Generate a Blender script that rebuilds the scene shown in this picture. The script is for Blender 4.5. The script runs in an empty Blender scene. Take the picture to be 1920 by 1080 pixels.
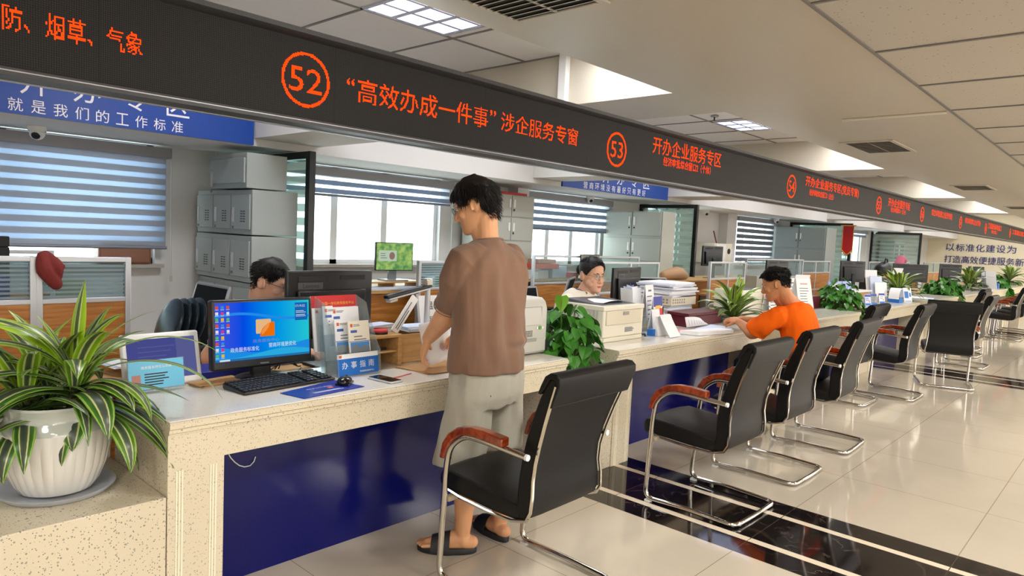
import bpy, bmesh, math, random
from mathutils import Vector as V, Matrix, noise
from mathutils.bvhtree import BVHTree
C = bpy.context.scene.collection
S = bpy.context.scene
PI = math.pi
rnd = random.Random(7)

# ------------------------------------------------------------------ camera, world, lights, exposure
cam_d = bpy.data.cameras.new('camera')
cam = bpy.data.objects.new('camera', cam_d); C.objects.link(cam)
cam_d.sensor_width = 36.0
cam_d.lens = 36.0*1298.0/1920.0
cam_d.clip_start = 0.05; cam_d.clip_end = 200
_yaw, _pit, _rol = math.radians(47.3), math.radians(4.4), math.radians(2.73)
fw = V((math.sin(_yaw)*math.cos(_pit), math.cos(_yaw)*math.cos(_pit), -math.sin(_pit)))
rg = V((math.cos(_yaw), -math.sin(_yaw), 0)); up = rg.cross(fw)
rg2 = rg*math.cos(_rol)+up*math.sin(_rol); up2 = -rg*math.sin(_rol)+up*math.cos(_rol)
cam.matrix_world = Matrix(((rg2.x, up2.x, -fw.x, 0), (rg2.y, up2.y, -fw.y, 0), (rg2.z, up2.z, -fw.z, 1.5), (0, 0, 0, 1)))
S.camera = cam

W = bpy.data.worlds.new('world'); S.world = W; W.use_nodes = True
bg = W.node_tree.nodes['Background']
bg.inputs[0].default_value = (0.93, 0.97, 1.0, 1); bg.inputs[1].default_value = 9.0

def area(name, loc, sx, sy, power, color, rot=(0, 0, 0), portal=False):
    d = bpy.data.lights.new(name, 'AREA'); d.shape = 'RECTANGLE'; d.size = sx; d.size_y = sy
    d.energy = power; d.color = color
    if portal: d.cycles.is_portal = True
    o = bpy.data.objects.new(name, d); C.objects.link(o); o.location = loc; o.rotation_euler = rot
    return o
# unseen area lights added to brighten the public hall and the staff area
for ix in range(8):
    for iy, yy in enumerate((0.1, -2.6, -5.0)):
        area('hall_overhead_fill', (-1.5+ix*4.2, yy, 2.84), 0.6, 0.6, 78, (1.0, 0.96, 0.90))  # added for general hall light; bare area lights out of view
for ix in range(4):
    area('hall_wall_fill', (-0.5+ix*8.0, -6.9, 1.5), 6.0, 2.0, 150, (1.0, 0.98, 0.95), (PI/2, 0, 0))  # added fill on the solid hall wall, standing in for daylight
for xx in (-2.6, 2.2, 5.0, 8.4, 11.75, 15.2, 18.45, 22.0, 24.95, 27.6):
    area('staff_recess_fill', (xx, 3.78, 3.36), 1.1, 0.6, 52, (0.93, 0.95, 1.0))  # added fill, hidden behind the soffit to brighten recess and beam faces
# daylight portals in the window openings
for (xa, xb) in ((-0.7, 2.28), (3.35, 5.5), (6.95, 8.78), (10.1, 11.2), (13.35, 15.05), (16.9, 18.6), (20.1, 21.7)):
    area('window_daylight', ((xa+xb)/2, 6.42, 1.58), xb-xa, 1.0, 1, (1, 1, 1), (-PI/2, 0, 0), True)
S.view_settings.view_transform = 'Standard'
S.view_settings.look = 'None'
S.view_settings.gamma = 1.0
S.view_settings.use_curve_mapping = False
S.view_settings.exposure = -0.2
S.cycles.max_bounces = 7; S.cycles.diffuse_bounces = 4; S.cycles.glossy_bounces = 3
S.cycles.transmission_bounces = 4; S.cycles.transparent_max_bounces = 12
S.cycles.caustics_reflective = False; S.cycles.caustics_refractive = False
S.cycles.sample_clamp_indirect = 6.0
S.cycles.use_denoising = True

# ------------------------------------------------------------------ materials
def lin(c):
    return tuple(((v/255.0)/12.92 if v/255.0 <= .04045 else ((v/255.0+.055)/1.055)**2.4) for v in c)
MATS = {}
def mat(name, rgb=(128, 128, 128), rough=.5, metal=0.0, spec=.5, coat=0.0, emit=None, es=0.0, alpha=1.0, trans=0.0, bump=0.0, bscale=60, var=0.0, vscale=8, sheen=0.0):
    if name in MATS: return MATS[name]
    m = bpy.data.materials.new(name); m.use_nodes = True
    nt = m.node_tree; p = nt.nodes['Principled BSDF']
    c = lin(rgb)
    p.inputs['Base Color'].default_value = (*c, 1); p.inputs['Roughness'].default_value = rough
    p.inputs['Metallic'].default_value = metal; p.inputs['Specular IOR Level'].default_value = spec
    p.inputs['Coat Weight'].default_value = coat; p.inputs['Coat Roughness'].default_value = .08
    p.inputs['Alpha'].default_value = alpha; p.inputs['Transmission Weight'].default_value = trans
    if sheen: p.inputs['Sheen Weight'].default_value = sheen
    if emit:
        p.inputs['Emission Color'].default_value = (*lin(emit), 1); p.inputs['Emission Strength'].default_value = es
    tc = None
    if var or bump:
        tc = nt.nodes.new('ShaderNodeTexCoord')
    if var:
        n = nt.nodes.new('ShaderNodeTexNoise'); n.inputs['Scale'].default_value = vscale; n.inputs['Detail'].default_value = 4
        nt.links.new(tc.outputs['Object'], n.inputs['Vector'])
        r = nt.nodes.new('ShaderNodeMapRange'); r.inputs['From Min'].default_value = .3; r.inputs['From Max'].default_value = .7
        r.inputs['To Min'].default_value = 1-var; r.inputs['To Max'].default_value = 1+var
        nt.links.new(n.outputs['Fac'], r.inputs['Value'])
        mx = nt.nodes.new('ShaderNodeVectorMath'); mx.operation = 'SCALE'; mx.inputs[0].default_value = c
        nt.links.new(r.outputs[0], mx.inputs['Scale']); nt.links.new(mx.outputs[0], p.inputs['Base Color'])
    if bump:
        n = nt.nodes.new('ShaderNodeTexNoise'); n.inputs['Scale'].default_value = bscale; n.inputs['Detail'].default_value = 3
        nt.links.new(tc.outputs['Object'], n.inputs['Vector'])
        b = nt.nodes.new('ShaderNodeBump'); b.inputs['Strength'].default_value = bump; b.inputs['Distance'].default_value = .004
        nt.links.new(n.outputs['Fac'], b.inputs['Height']); nt.links.new(b.outputs[0], p.inputs['Normal'])
    MATS[name] = m
    return m
def nodes(m): return m.node_tree.nodes, m.node_tree.links, m.node_tree.nodes['Principled BSDF']
def math_n(N, L, op, a, b=None, c=None):
    n = N.new('ShaderNodeMath'); n.operation = op
    for i, v in enumerate((a, b, c)):
        if v is None: continue
        if isinstance(v, (int, float)): n.inputs[i].default_value = v
        else: L.new(v, n.inputs[i])
    return n.outputs[0]
def mixc(N, L, fac, a, b):
    n = N.new('ShaderNodeMix'); n.data_type = 'RGBA'
    for k, v in ((0, fac), (6, a), (7, b)):
        if isinstance(v, (int, float)): n.inputs[k].default_value = v
        elif isinstance(v, tuple): n.inputs[k].default_value = (*v, 1)
        else: L.new(v, n.inputs[k])
    return n.outputs[2]

def stone(name, base, speck=(112, 108, 98), rough=.22, dens=.16):
    m = mat(name, base, rough); N, L, p = nodes(m)
    g = N.new('ShaderNodeNewGeometry')
    out = None
    for sc, th in ((64, dens*.92), (120, dens)):
        v = N.new('ShaderNodeTexVoronoi'); v.inputs['Scale'].default_value = sc
        L.new(g.outputs['Position'], v.inputs['Vector'])
        d = math_n(N, L, 'LESS_THAN', v.outputs['Distance'], th)
        sp = N.new('ShaderNodeSeparateColor'); L.new(v.outputs['Color'], sp.inputs[0])
        k = math_n(N, L, 'GREATER_THAN', sp.outputs[0], .35)
        f = math_n(N, L, 'MULTIPLY', d, k)
        f = math_n(N, L, 'MULTIPLY', f, math_n(N, L, 'MULTIPLY_ADD', sp.outputs[1], .7, .2))
        out = f if out is None else math_n(N, L, 'MAXIMUM', out, f)
    n = N.new('ShaderNodeTexNoise'); n.inputs['Scale'].default_value = 2.5; n.inputs['Detail'].default_value = 5
    L.new(g.outputs['Position'], n.inputs['Vector'])
    b = lin(base); b2 = tuple(x*.86 for x in b)
    col = mixc(N, L, n.outputs['Fac'], b, b2)
    col = mixc(N, L, out, col, lin(speck))
    L.new(col, p.inputs['Base Color'])
    return m
M_stone = stone('cream_speckled_stone', (220, 208, 182), (104, 102, 98), rough=.24, dens=.25)
M_stonetop = stone('lit_speckled_stone_top', (232, 227, 216), (150, 146, 138), rough=.14, dens=.17)  # same stone as the fronts, whitened to paint in light from above

def floor_mat():
    m = mat('polished_floor_tile', (214, 199, 174), .07, spec=.5); N, L, p = nodes(m)
    g = N.new('ShaderNodeNewGeometry'); s = N.new('ShaderNodeSeparateXYZ'); L.new(g.outputs['Position'], s.inputs[0])
    x, y = s.outputs[0], s.outputs[1]
    def cellline(v, off, per, w):
        t = math_n(N, L, 'ADD', v, -off+per*50); t = math_n(N, L, 'DIVIDE', t, per); t = math_n(N, L, 'FRACT', t)
        t = math_n(N, L, 'SUBTRACT', t, .5); t = math_n(N, L, 'ABSOLUTE', t)
        return math_n(N, L, 'GREATER_THAN', t, .5-w/per)
    ly = cellline(y, 1.4, .806, .0022)
    lx = cellline(x, 3.21, .82, .0022)
    joint = math_n(N, L, 'MAXIMUM', lx, ly)
    # veins and clouding
    n = N.new('ShaderNodeTexNoise'); n.inputs['Scale'].default_value = 1.6; n.inputs['Detail'].default_value = 7; n.inputs['Distortion'].default_value = 1.2
    L.new(g.outputs['Position'], n.inputs['Vector'])
    base = mixc(N, L, n.outputs['Fac'], lin((200, 190, 173)), lin((187, 177, 160)))
    # dark inlaid bands across the hall every seven tiles, each with two pale stripes
    def between(v, a, b):
        return math_n(N, L, 'MULTIPLY', math_n(N, L, 'GREATER_THAN', v, a), math_n(N, L, 'LESS_THAN', v, b))
    xx = math_n(N, L, 'MODULO', math_n(N, L, 'ADD', x, -3.21+6.60*10), 6.60)
    band = between(xx, 0.0, .83)
    st = math_n(N, L, 'MAXIMUM', between(xx, .165, .215), between(xx, .60, .65))
    n2 = N.new('ShaderNodeTexNoise'); n2.inputs['Scale'].default_value = 3.0; n2.inputs['Detail'].default_value = 6
    L.new(g.outputs['Position'], n2.inputs['Vector'])
    vein = math_n(N, L, 'LESS_THAN', math_n(N, L, 'ABSOLUTE', math_n(N, L, 'SUBTRACT', n2.outputs['Fac'], .5)), .004)
    dark = mixc(N, L, vein, lin((24, 19, 19)), lin((74, 62, 58)))
    band2 = mixc(N, L, st, dark, lin((222, 208, 186)))
    col = mixc(N, L, band, base, band2)
    jcol = mixc(N, L, band, lin((150, 134, 112)), lin((70, 60, 55)))
    col = mixc(N, L, joint, col, jcol)
    L.new(col, p.inputs['Base Color'])
    return m
M_floor = floor_mat()

def ceil_mat():
    m = mat('perforated_ceiling_tile', (196, 184, 166), .85, spec=.2); N, L, p = nodes(m)
    g = N.new('ShaderNodeNewGeometry')
    v = N.new('ShaderNodeTexVoronoi'); v.inputs['Scale'].default_value = 26; L.new(g.outputs['Position'], v.inputs['Vector'])
    sp = N.new('ShaderNodeSeparateColor'); L.new(v.outputs['Color'], sp.inputs[0])
    f = math_n(N, L, 'MULTIPLY', math_n(N, L, 'LESS_THAN', v.outputs['Distance'], .14), math_n(N, L, 'GREATER_THAN', sp.outputs[0], .45))
    L.new(mixc(N, L, f, lin((194, 187, 175)), lin((134, 128, 118))), p.inputs['Base Color'])
    return m
M_ceil = ceil_mat()
M_ceil2 = mat('brightened_recess_tile', (232, 228, 222), .85, spec=.2, var=.03, vscale=60)  # recess brightness put into the colour: lighter than the hall tile

def wood(name, a, b, rough=.4, scale=(1, 14, 14), coat=0.0):
    m = mat(name, a, rough, coat=coat); N, L, p = nodes(m)
    tc = N.new('ShaderNodeTexCoord'); mp = N.new('ShaderNodeMapping'); mp.inputs['Scale'].default_value = scale
    L.new(tc.outputs['Object'], mp.inputs['Vector'])
    n = N.new('ShaderNodeTexNoise'); n.inputs['Scale'].default_value = 3.0; n.inputs['Detail'].default_value = 6; n.inputs['Distortion'].default_value = .8
    L.new(mp.outputs[0], n.inputs['Vector'])
    r = N.new('ShaderNodeMapRange'); r.inputs['From Min'].default_value = .35; r.inputs['From Max'].default_value = .65
    L.new(n.outputs['Fac'], r.inputs['Value'])
    L.new(mixc(N, L, r.outputs[0], lin(a), lin(b)), p.inputs['Base Color'])
    return m
M_oak = wood('oak_laminate', (196, 132, 62), (160, 98, 40), .4, (1.2, 12, 16))
M_lightwood = wood('light_wood', (206, 164, 106), (186, 142, 84), .45, (1.5, 10, 14))
M_redwood = wood('varnished_red_wood', (160, 66, 24), (112, 36, 10), .2, (2, 12, 12), coat=.6)

def led_face():
    m = mat('led_matrix_face', (30, 28, 27), .55, spec=.2); N, L, p = nodes(m)
    g = N.new('ShaderNodeNewGeometry'); s = N.new('ShaderNodeSeparateXYZ'); L.new(g.outputs['Position'], s.inputs[0])
    def fr(v):
        t = math_n(N, L, 'FRACT', math_n(N, L, 'MULTIPLY', v, 1/.0075)); t = math_n(N, L, 'SUBTRACT', t, .5)
        return math_n(N, L, 'MULTIPLY', t, t)
    d = math_n(N, L, 'LESS_THAN', math_n(N, L, 'ADD', fr(math_n(N, L, 'ADD', s.outputs[0], 50)), fr(s.outputs[2])), .035)
    # cabinet seams every 0.96 m
    t = math_n(N, L, 'FRACT', math_n(N, L, 'DIVIDE', math_n(N, L, 'ADD', s.outputs[0], 49.1), .96))
    seam = math_n(N, L, 'LESS_THAN', t, .004)
    col = mixc(N, L, d, lin((24, 22, 22)), lin((62, 57, 52)))
    col = mixc(N, L, seam, col, lin((20, 18, 18)))
    L.new(col, p.inputs['Base Color'])
    return m
M_ledface = led_face()

def emis(name, rgb, s):
    m = bpy.data.materials.new(name); m.use_nodes = True
    N, L = m.node_tree.nodes, m.node_tree.links
    N.remove(N['Principled BSDF']); e = N.new('ShaderNodeEmission'); e.inputs[0].default_value = (*lin(rgb), 1); e.inputs[1].default_value = s
    L.new(e.outputs[0], N['Material Output'].inputs[0])
    return m
M_led = emis('lit_red_led', (255, 62, 10), 2.6)

def glassy(name, tint, alpha, rough=.05, stripes=None, scol=(235, 245, 242), salpha=.8):
    """thin sheet: transparent mixed with a glossy/diffuse coat; optional frosted horizontal stripes (period, duty)"""
    m = bpy.data.materials.new(name); m.use_nodes = True
    N, L = m.node_tree.nodes, m.node_tree.links; p = N['Principled BSDF']; out = N['Material Output']
    p.inputs['Base Color'].default_value = (*lin(scol), 1); p.inputs['Roughness'].default_value = rough
    p.inputs['Transmission Weight'].default_value = 0
    t = N.new('ShaderNodeBsdfTransparent'); t.inputs[0].default_value = (*lin(tint), 1)
    mx = N.new('ShaderNodeMixShader'); L.new(t.outputs[0], mx.inputs[1])
    if stripes:
        tr = N.new('ShaderNodeBsdfTranslucent'); tr.inputs[0].default_value = (*lin(scol), 1)
        mm = N.new('ShaderNodeMixShader'); mm.inputs[0].default_value = .5
        L.new(p.outputs[0], mm.inputs[1]); L.new(tr.outputs[0], mm.inputs[2]); L.new(mm.outputs[0], mx.inputs[2])
    else:
        L.new(p.outputs[0], mx.inputs[2])
    if stripes:
        g = N.new('ShaderNodeNewGeometry'); s = N.new('ShaderNodeSeparateXYZ'); L.new(g.outputs['Position'], s.inputs[0])
        f = math_n(N, L, 'FRACT', math_n(N, L, 'DIVIDE', s.outputs[2], stripes[0]))
        f = math_n(N, L, 'LESS_THAN', f, stripes[1])
        f = math_n(N, L, 'MULTIPLY_ADD', f, salpha-alpha, alpha)
        L.new(f, mx.inputs[0])
    else:
        mx.inputs[0].default_value = alpha
    L.new(mx.outputs[0], out.inputs[0])
    MATS[name] = m
    return m
M_glass = glassy('clear_glass', (236, 244, 244), .10)
M_acrylic = glassy('clear_acrylic', (232, 236, 238), .16)
M_frost = glassy('frosted_stripe_glass', (215, 232, 228), .10, .25, (.115, .56), (216, 230, 224), .72)
M_frost2 = glassy('lightly_striped_glass', (225, 236, 234), .10, .25, (.115, .5), (226, 236, 232), .34)
M_slatglass = glassy('striped_screen_glass', (210, 228, 234), .12, .3, (.022, .5), (196, 210, 214), .62)

def blind_mat(name, solid, sheer, period, duty, z0, sheer_alpha, talpha):
    m = bpy.data.materials.new(name); m.use_nodes = True
    N, L = m.node_tree.nodes, m.node_tree.links; p = N['Principled BSDF']; out = N['Material Output']
    p.inputs['Roughness'].default_value = .8; p.inputs['Base Color'].default_value = (*lin(solid), 1)
    tl = N.new('ShaderNodeBsdfTranslucent'); tl.inputs[0].default_value = (*lin(solid), 1)
    a = N.new('ShaderNodeMixShader'); a.inputs[0].default_value = talpha
    L.new(p.outputs[0], a.inputs[1]); L.new(tl.outputs[0], a.inputs[2])
    d2 = N.new('ShaderNodeBsdfTranslucent'); d2.inputs[0].default_value = (*lin(sheer), 1)
    tp = N.new('ShaderNodeBsdfTransparent'); tp.inputs[0].default_value = (*lin(sheer), 1)
    b = N.new('ShaderNodeMixShader'); b.inputs[0].default_value = sheer_alpha
    L.new(d2.outputs[0], b.inputs[1]); L.new(tp.outputs[0], b.inputs[2])
    g = N.new('ShaderNodeNewGeometry'); s = N.new('ShaderNodeSeparateXYZ'); L.new(g.outputs['Position'], s.inputs[0])
    f = math_n(N, L, 'FRACT', math_n(N, L, 'DIVIDE', math_n(N, L, 'SUBTRACT', s.outputs[2], z0-10*period), period))
    f = math_n(N, L, 'LESS_THAN', f, duty)
    c = N.new('ShaderNodeMixShader'); L.new(f, c.inputs[0]); L.new(b.outputs[0], c.inputs[1]); L.new(a.outputs[0], c.inputs[2])
    L.new(c.outputs[0], out.inputs[0])
    return m

M_wall = mat('white_wall_paint', (218, 216, 214), .85, spec=.2)
M_paint = mat('cream_ceiling_paint', (196, 187, 170), .38, spec=.35)
M_white = mat('white_plaster', (226, 224, 220), .8, spec=.2)
M_bar = mat('grey_ceiling_bar', (120, 116, 112), .5)
M_darkgrey = mat('dark_grey_metal', (46, 45, 46), .45)
M_midgrey = mat('grey_aluminium', (150, 150, 152), .35, metal=.5)
M_alu = mat('silver_aluminium', (196, 198, 202), .32, metal=.35)
M_steel = mat('grey_painted_steel', (150, 157, 154), .42)
M_steel2 = mat('warm_grey_painted_steel', (172, 174, 164), .42)
M_dark = mat('black_plastic', (22, 22, 24), .35)
M_black = mat('matt_black', (12, 12, 13), .55)
M_blackframe = mat('black_frame_metal', (26, 28, 30), .35)
M_chrome = mat('chrome', (205, 200, 192), .13, metal=1.0)
M_chair = mat('black_leather', (15, 14, 14), .46, spec=.28, bump=.12, bscale=260)
M_bluepanel = mat('deep_blue_panel', (11, 16, 88), .14, spec=.4)
M_bluesign = mat('blue_sign_board', (16, 64, 150), .3)
M_wtext = mat('pale_lettering', (236, 232, 236), .5)
M_btext = mat('navy_lettering', (20, 40, 120), .5)
M_paper = mat('white_paper', (238, 238, 240), .7, spec=.2)
M_paper2 = mat('pale_blue_paper', (206, 216, 238), .7, spec=.2)
M_kraft = mat('kraft_paper', (176, 136, 92), .75, spec=.2, var=.06, vscale=30)
M_ink = mat('black_ink', (50, 50, 58), .7)
M_red = mat('red_card', (206, 40, 44), .5)
M_redink = mat('red_stamp_ink', (224, 130, 140), .6)
M_blue = mat('blue_card', (20, 104, 190), .45)
M_navy = mat('royal_blue_card', (22, 44, 150), .35)
M_white_pl = mat('white_plastic', (232, 232, 230), .35)
M_cream = mat('cream_plastic', (226, 220, 202), .38)
M_grey_pl = mat('light_grey_plastic', (186, 184, 174), .42)
M_grey_pl2 = mat('shadow_grey_plastic', (150, 150, 144), .45)
M_maroon = mat('maroon_leatherette', (86, 14, 34), .4)
M_skin = mat('skin', (214, 158, 116), .5, spec=.35, var=.04, vscale=22)
M_skin2 = mat('tanned_skin', (196, 134, 92), .5, spec=.35, var=.05, vscale=22)
M_skin3 = mat('fair_skin', (214, 164, 136), .5, spec=.35, var=.04, vscale=22)
M_hair = mat('black_hair', (20, 17, 16), .55, spec=.35)
M_brown_t = mat('brown_cotton', (128, 98, 80), .9, spec=.15, bump=.25, bscale=320, sheen=.2)
M_greyshorts = mat('light_grey_cotton', (176, 172, 158), .9, spec=.15, bump=.25, bscale=320, var=.03, vscale=14)
M_orange = mat('orange_cotton', (248, 104, 16), .88, spec=.15, bump=.2, bscale=320)
M_creamshirt = mat('cream_knit', (230, 222, 206), .9, spec=.15, bump=.25, bscale=220)
M_browncollar = mat('taupe_collar', (110, 92, 84), .9, spec=.15)
M_navycloth = mat('dark_trousers', (34, 38, 50), .9, spec=.15)
M_slipper = mat('black_rubber', (32, 32, 34), .6)
M_ceramic = mat('white_glazed_ceramic', (222, 219, 212), .1, spec=.6, coat=.5)
M_saucer = mat('grey_plastic_saucer', (176, 180, 188), .4)
M_soil = mat('dark_soil', (44, 34, 26), .95, bump=.6, bscale=80)
M_pothos = mat('pothos_leaf', (56, 116, 34), .34, spec=.45, var=.3, vscale=9)
M_stem = mat('green_stem', (70, 104, 40), .5)
M_cane = mat('brown_cane', (74, 62, 46), .8, var=.2, vscale=30)
def leaf_mat():
    m = mat('striped_dracaena_leaf', (70, 110, 50), .32, spec=.45); N, L, p = nodes(m)
    at = N.new('ShaderNodeAttribute'); at.attribute_name = 'u'
    at2 = N.new('ShaderNodeAttribute'); at2.attribute_name = 'tone'
    u = math_n(N, L, 'ABSOLUTE', at.outputs['Fac'])
    r = N.new('ShaderNodeValToRGB'); L.new(u, r.inputs[0]); e = r.color_ramp.elements
    r.color_ramp.interpolation = 'LINEAR'
    def fill(r, stops):
        e = r.color_ramp.elements
        e[0].position, e[0].color = stops[0][0], (*lin(stops[0][1]), 1)
        e[1].position, e[1].color = stops[-1][0], (*lin(stops[-1][1]), 1)
        for q, c in stops[1:-1]:
            k = e.new(q); k.color = (*lin(c), 1)
    fill(r, [(0, (58, 70, 56)), (.30, (70, 82, 66)), (.36, (186, 190, 132)), (.42, (190, 196, 132)), (.5, (44, 84, 28)), (.80, (60, 108, 34)), (.86, (150, 176, 84)), (1, (104, 150, 40))])
    r2 = N.new('ShaderNodeValToRGB'); L.new(u, r2.inputs[0])
    fill(r2, [(0, (66, 88, 44)), (.22, (80, 104, 50)), (.28, (216, 222, 150)), (.36, (206, 216, 120)), (.42, (140, 182, 22)), (.9, (168, 206, 30)), (1, (190, 216, 80))])
    L.new(mixc(N, L, at2.outputs['Fac'], r.outputs[0], r2.outputs[0]), p.inputs['Base Color'])
    return m
M_drac = leaf_mat()

# ------------------------------------------------------------------ mesh helpers
class B:
    """collects shapes for ONE mesh object"""
    def __init__(s): s.bm = bmesh.new(); s.mi = 0; s.T = None
    def faces(s, pts, fs):
        vs = [s.bm.verts.new(s.T @ V(p) if s.T else V(p)) for p in pts]
        for f in fs:
            try:
                q = s.bm.faces.new([vs[i] for i in f]); q.material_index = s.mi
            except ValueError: pass
        return vs
    def bx(s, x0, x1, y0, y1, z0, z1):
        s.faces([(x0, y0, z0), (x1, y0, z0), (x1, y1, z0), (x0, y1, z0), (x0, y0, z1), (x1, y0, z1), (x1, y1, z1), (x0, y1, z1)],
                [(0, 3, 2, 1), (4, 5, 6, 7), (0, 1, 5, 4), (1, 2, 6, 5), (2, 3, 7, 6), (3, 0, 4, 7)]); return s
    def prism(s, pts, a0, a1, ax='x'):
        k = len(pts)
        def P(a, u, v): return {'x': (a, u, v), 'y': (u, a, v), 'z': (u, v, a)}[ax]
        s.faces([P(a0, *p) for p in pts]+[P(a1, *p) for p in pts],
                [tuple(range(k))[::-1], tuple(range(k, 2*k))]+[(i, (i+1) % k, k+(i+1) % k, k+i) for i in range(k)]); return s
    def loft(s, rings, cap=True, closed=False):
        n = len(rings[0]); pts = [p for r in rings for p in r]; fs = []
        m = len(rings)
        for i in range(m if closed else m-1):
            a, b = i*n, ((i+1) % m)*n
            for j in range(n):
                fs.append((a+j, a+(j+1) % n, b+(j+1) % n, b+j))
        if cap and not closed: fs += [tuple(range(n))[::-1], tuple(range((m-1)*n, m*n))]
        return s.faces(pts, fs)
    def tube(s, pts, r, n=8, closed=False, flat=None):
        """swept round tube; r is a number or one radius per point; flat=(k) squashes it along the frame's second axis"""
        P = [V(p) for p in pts]; m = len(P); R = r if isinstance(r, (list, tuple)) else [r]*m
        rings = []; prev = None
        for i in range(m):
            a = P[(i-1) % m] if (closed or i > 0) else P[i]; b = P[(i+1) % m] if (closed or i < m-1) else P[i]
            t = (b-a).normalized()
            if prev is None:
                q = V((0, 0, 1)) if abs(t.z) < .9 else V((1, 0, 0))
                u = (q-t*q.dot(t)).normalized()
            else:
                u = prev-t*prev.dot(t)
                u = u.normalized() if u.length > 1e-6 else prev
            prev = u; w = t.cross(u)
            k = flat or 1.0
            rings.append([P[i]+u*math.cos(2*PI*j/n)*R[i]*k+w*math.sin(2*PI*j/n)*R[i] for j in range(n)])
        s.loft(rings, closed=closed); return s
    def lathe(s, prof, c=(0, 0, 0), n=32, flute=None):
        rings = []
        for k, (r, z) in enumerate(prof):
            ring = []
            for j in range(n):
                rr = r*(flute(k, j) if flute else 1)
                ring.append(V(c)+V((rr*math.cos(2*PI*j/n), rr*math.sin(2*PI*j/n), z)))
            rings.append(ring)
        s.loft(rings); return s
    def cyl(s, c, r, h, n=20): return s.lathe([(r, 0), (r, h)], c, n)
    def ell(s, c, rx, ry, rz, M=None, n=16, m=10):
        pts = []
        for i in range(m+1):
            th = PI*i/m
            for j in range(n):
                ph = 2*PI*j/n; p = V((rx*math.sin(th)*math.cos(ph), ry*math.sin(th)*math.sin(ph), -rz*math.cos(th)))
                pts.append(V(c)+(M @ p if M else p))
        s.loft([pts[i*n:(i+1)*n] for i in range(m+1)]); return s
    def limb(s, pts, rad, n=16):
        """tapered capsule chain with round ends"""
        P = [V(p) for p in pts]; out = []; R = []
        t0 = (P[1]-P[0]).normalized(); t1 = (P[-1]-P[-2]).normalized()
        for a in (.98, .8, .45): out.append(P[0]-t0*rad[0]*a); R.append(rad[0]*math.sqrt(max(1-a*a, .01)))
        # smooth the chain with catmull-rom
        for i in range(len(P)-1):
            p0 = P[max(i-1, 0)]; p1 = P[i]; p2 = P[i+1]; p3 = P[min(i+2, len(P)-1)]
            for k in range(4):
                t = k/4.0
                q = .5*((2*p1)+(p2-p0)*t+(2*p0-5*p1+4*p2-p3)*t*t+(3*p1-p0-3*p2+p3)*t**3)
                out.append(q); R.append(rad[i]+(rad[i+1]-rad[i])*t)
        out.append(P[-1]); R.append(rad[-1])
        for a in (.45, .8, .98): out.append(P[-1]+t1*rad[-1]*a); R.append(rad[-1]*math.sqrt(max(1-a*a, .01)))
        s.tube(out, R, n); return s
    def add(s, bm2, M=None):
        off = len(s.bm.verts); s.bm.verts.ensure_lookup_table()
        vs = [s.bm.verts.new((M @ v.co) if M else v.co) for v in bm2.verts]
        bm2.verts.index_update()
        for f in bm2.faces:
            try:
                q = s.bm.faces.new([vs[v.index] for v in f.verts]); q.material_index = s.mi
            except ValueError: pass
        return s

WM = {}
def wmat(o): return WM.get(o.name, Matrix())
def mesh_of(b, name, smooth=40):
    bm = b.bm if isinstance(b, B) else b
    bmesh.ops.recalc_face_normals(bm, faces=bm.faces)
    me = bpy.data.meshes.new(name); bm.to_mesh(me); bm.free()
    if smooth:
        me.shade_smooth(); me.set_sharp_from_angle(angle=math.radians(smooth))
    return me
def obj(name, b, mats, parent=None, world=True, bevel=0, smooth=40, seg=2, label=None, sub=0):
    """ONE mesh object; with world=True its geometry is given in world coordinates"""
    me = b if isinstance(b, bpy.types.Mesh) else mesh_of(b, name, smooth)
    if not isinstance(mats, (list, tuple)): mats = [mats]
    for m in mats: me.materials.append(m)
    o = bpy.data.objects.new(name, me); C.objects.link(o)
    if parent is not None:
        o.parent = parent; WM[o.name] = wmat(parent).copy()
        if world: me.transform(wmat(parent).inverted())
    elif world and len(me.vertices):
        xs = [v.co for v in me.vertices]
        c = V(((min(v.x for v in xs)+max(v.x for v in xs))/2, (min(v.y for v in xs)+max(v.y for v in xs))/2, min(v.z for v in xs)))
        me.transform(Matrix.Translation(-c)); o.location = c; WM[o.name] = Matrix.Translation(c)
    if bevel:
        md = o.modifiers.new('bevel', 'BEVEL'); md.width = bevel; md.segments = seg; md.limit_method = 'ANGLE'; md.angle_limit = math.radians(50)
        md.harden_normals = False
    if sub:
        md = o.modifiers.new('sub', 'SUBSURF'); md.levels = sub; md.render_levels = sub
    if label: o['label'] = label
    return o
def thing(name, label, cat, loc=(0, 0, 0), rz=0.0, group=None):
    o = bpy.data.objects.new(name, None); C.objects.link(o); o.empty_display_size = .1
    o.location = loc; o.rotation_euler = (0, 0, rz); o['label'] = label; o['category'] = cat
    if group: o['group'] = group
    WM[o.name] = Matrix.Translation(loc) @ Matrix.Rotation(rz, 4, 'Z')
    return o
def solo(name, label, cat, b, mats, group=None, **k):
    o = obj(name, b, mats, **k); o['label'] = label; o['category'] = cat
    if group: o['group'] = group
    return o
def struct(name, b, mats, **k):
    o = obj(name, b, mats, **k); o['kind'] = 'structure'; return o
def dup(root, loc, rz, label, group=None, sc=None):
    r = root.copy(); C.objects.link(r); r.location = loc; r.rotation_euler = (0, 0, rz); r['label'] = label
    if group: r['group'] = group
    if sc: r.scale = sc
    for ch in list(root.children):
        c = ch.copy(); C.objects.link(c); c.parent = r
        for g in ch.children:
            d = g.copy(); C.objects.link(d); d.parent = c
    return r

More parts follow.
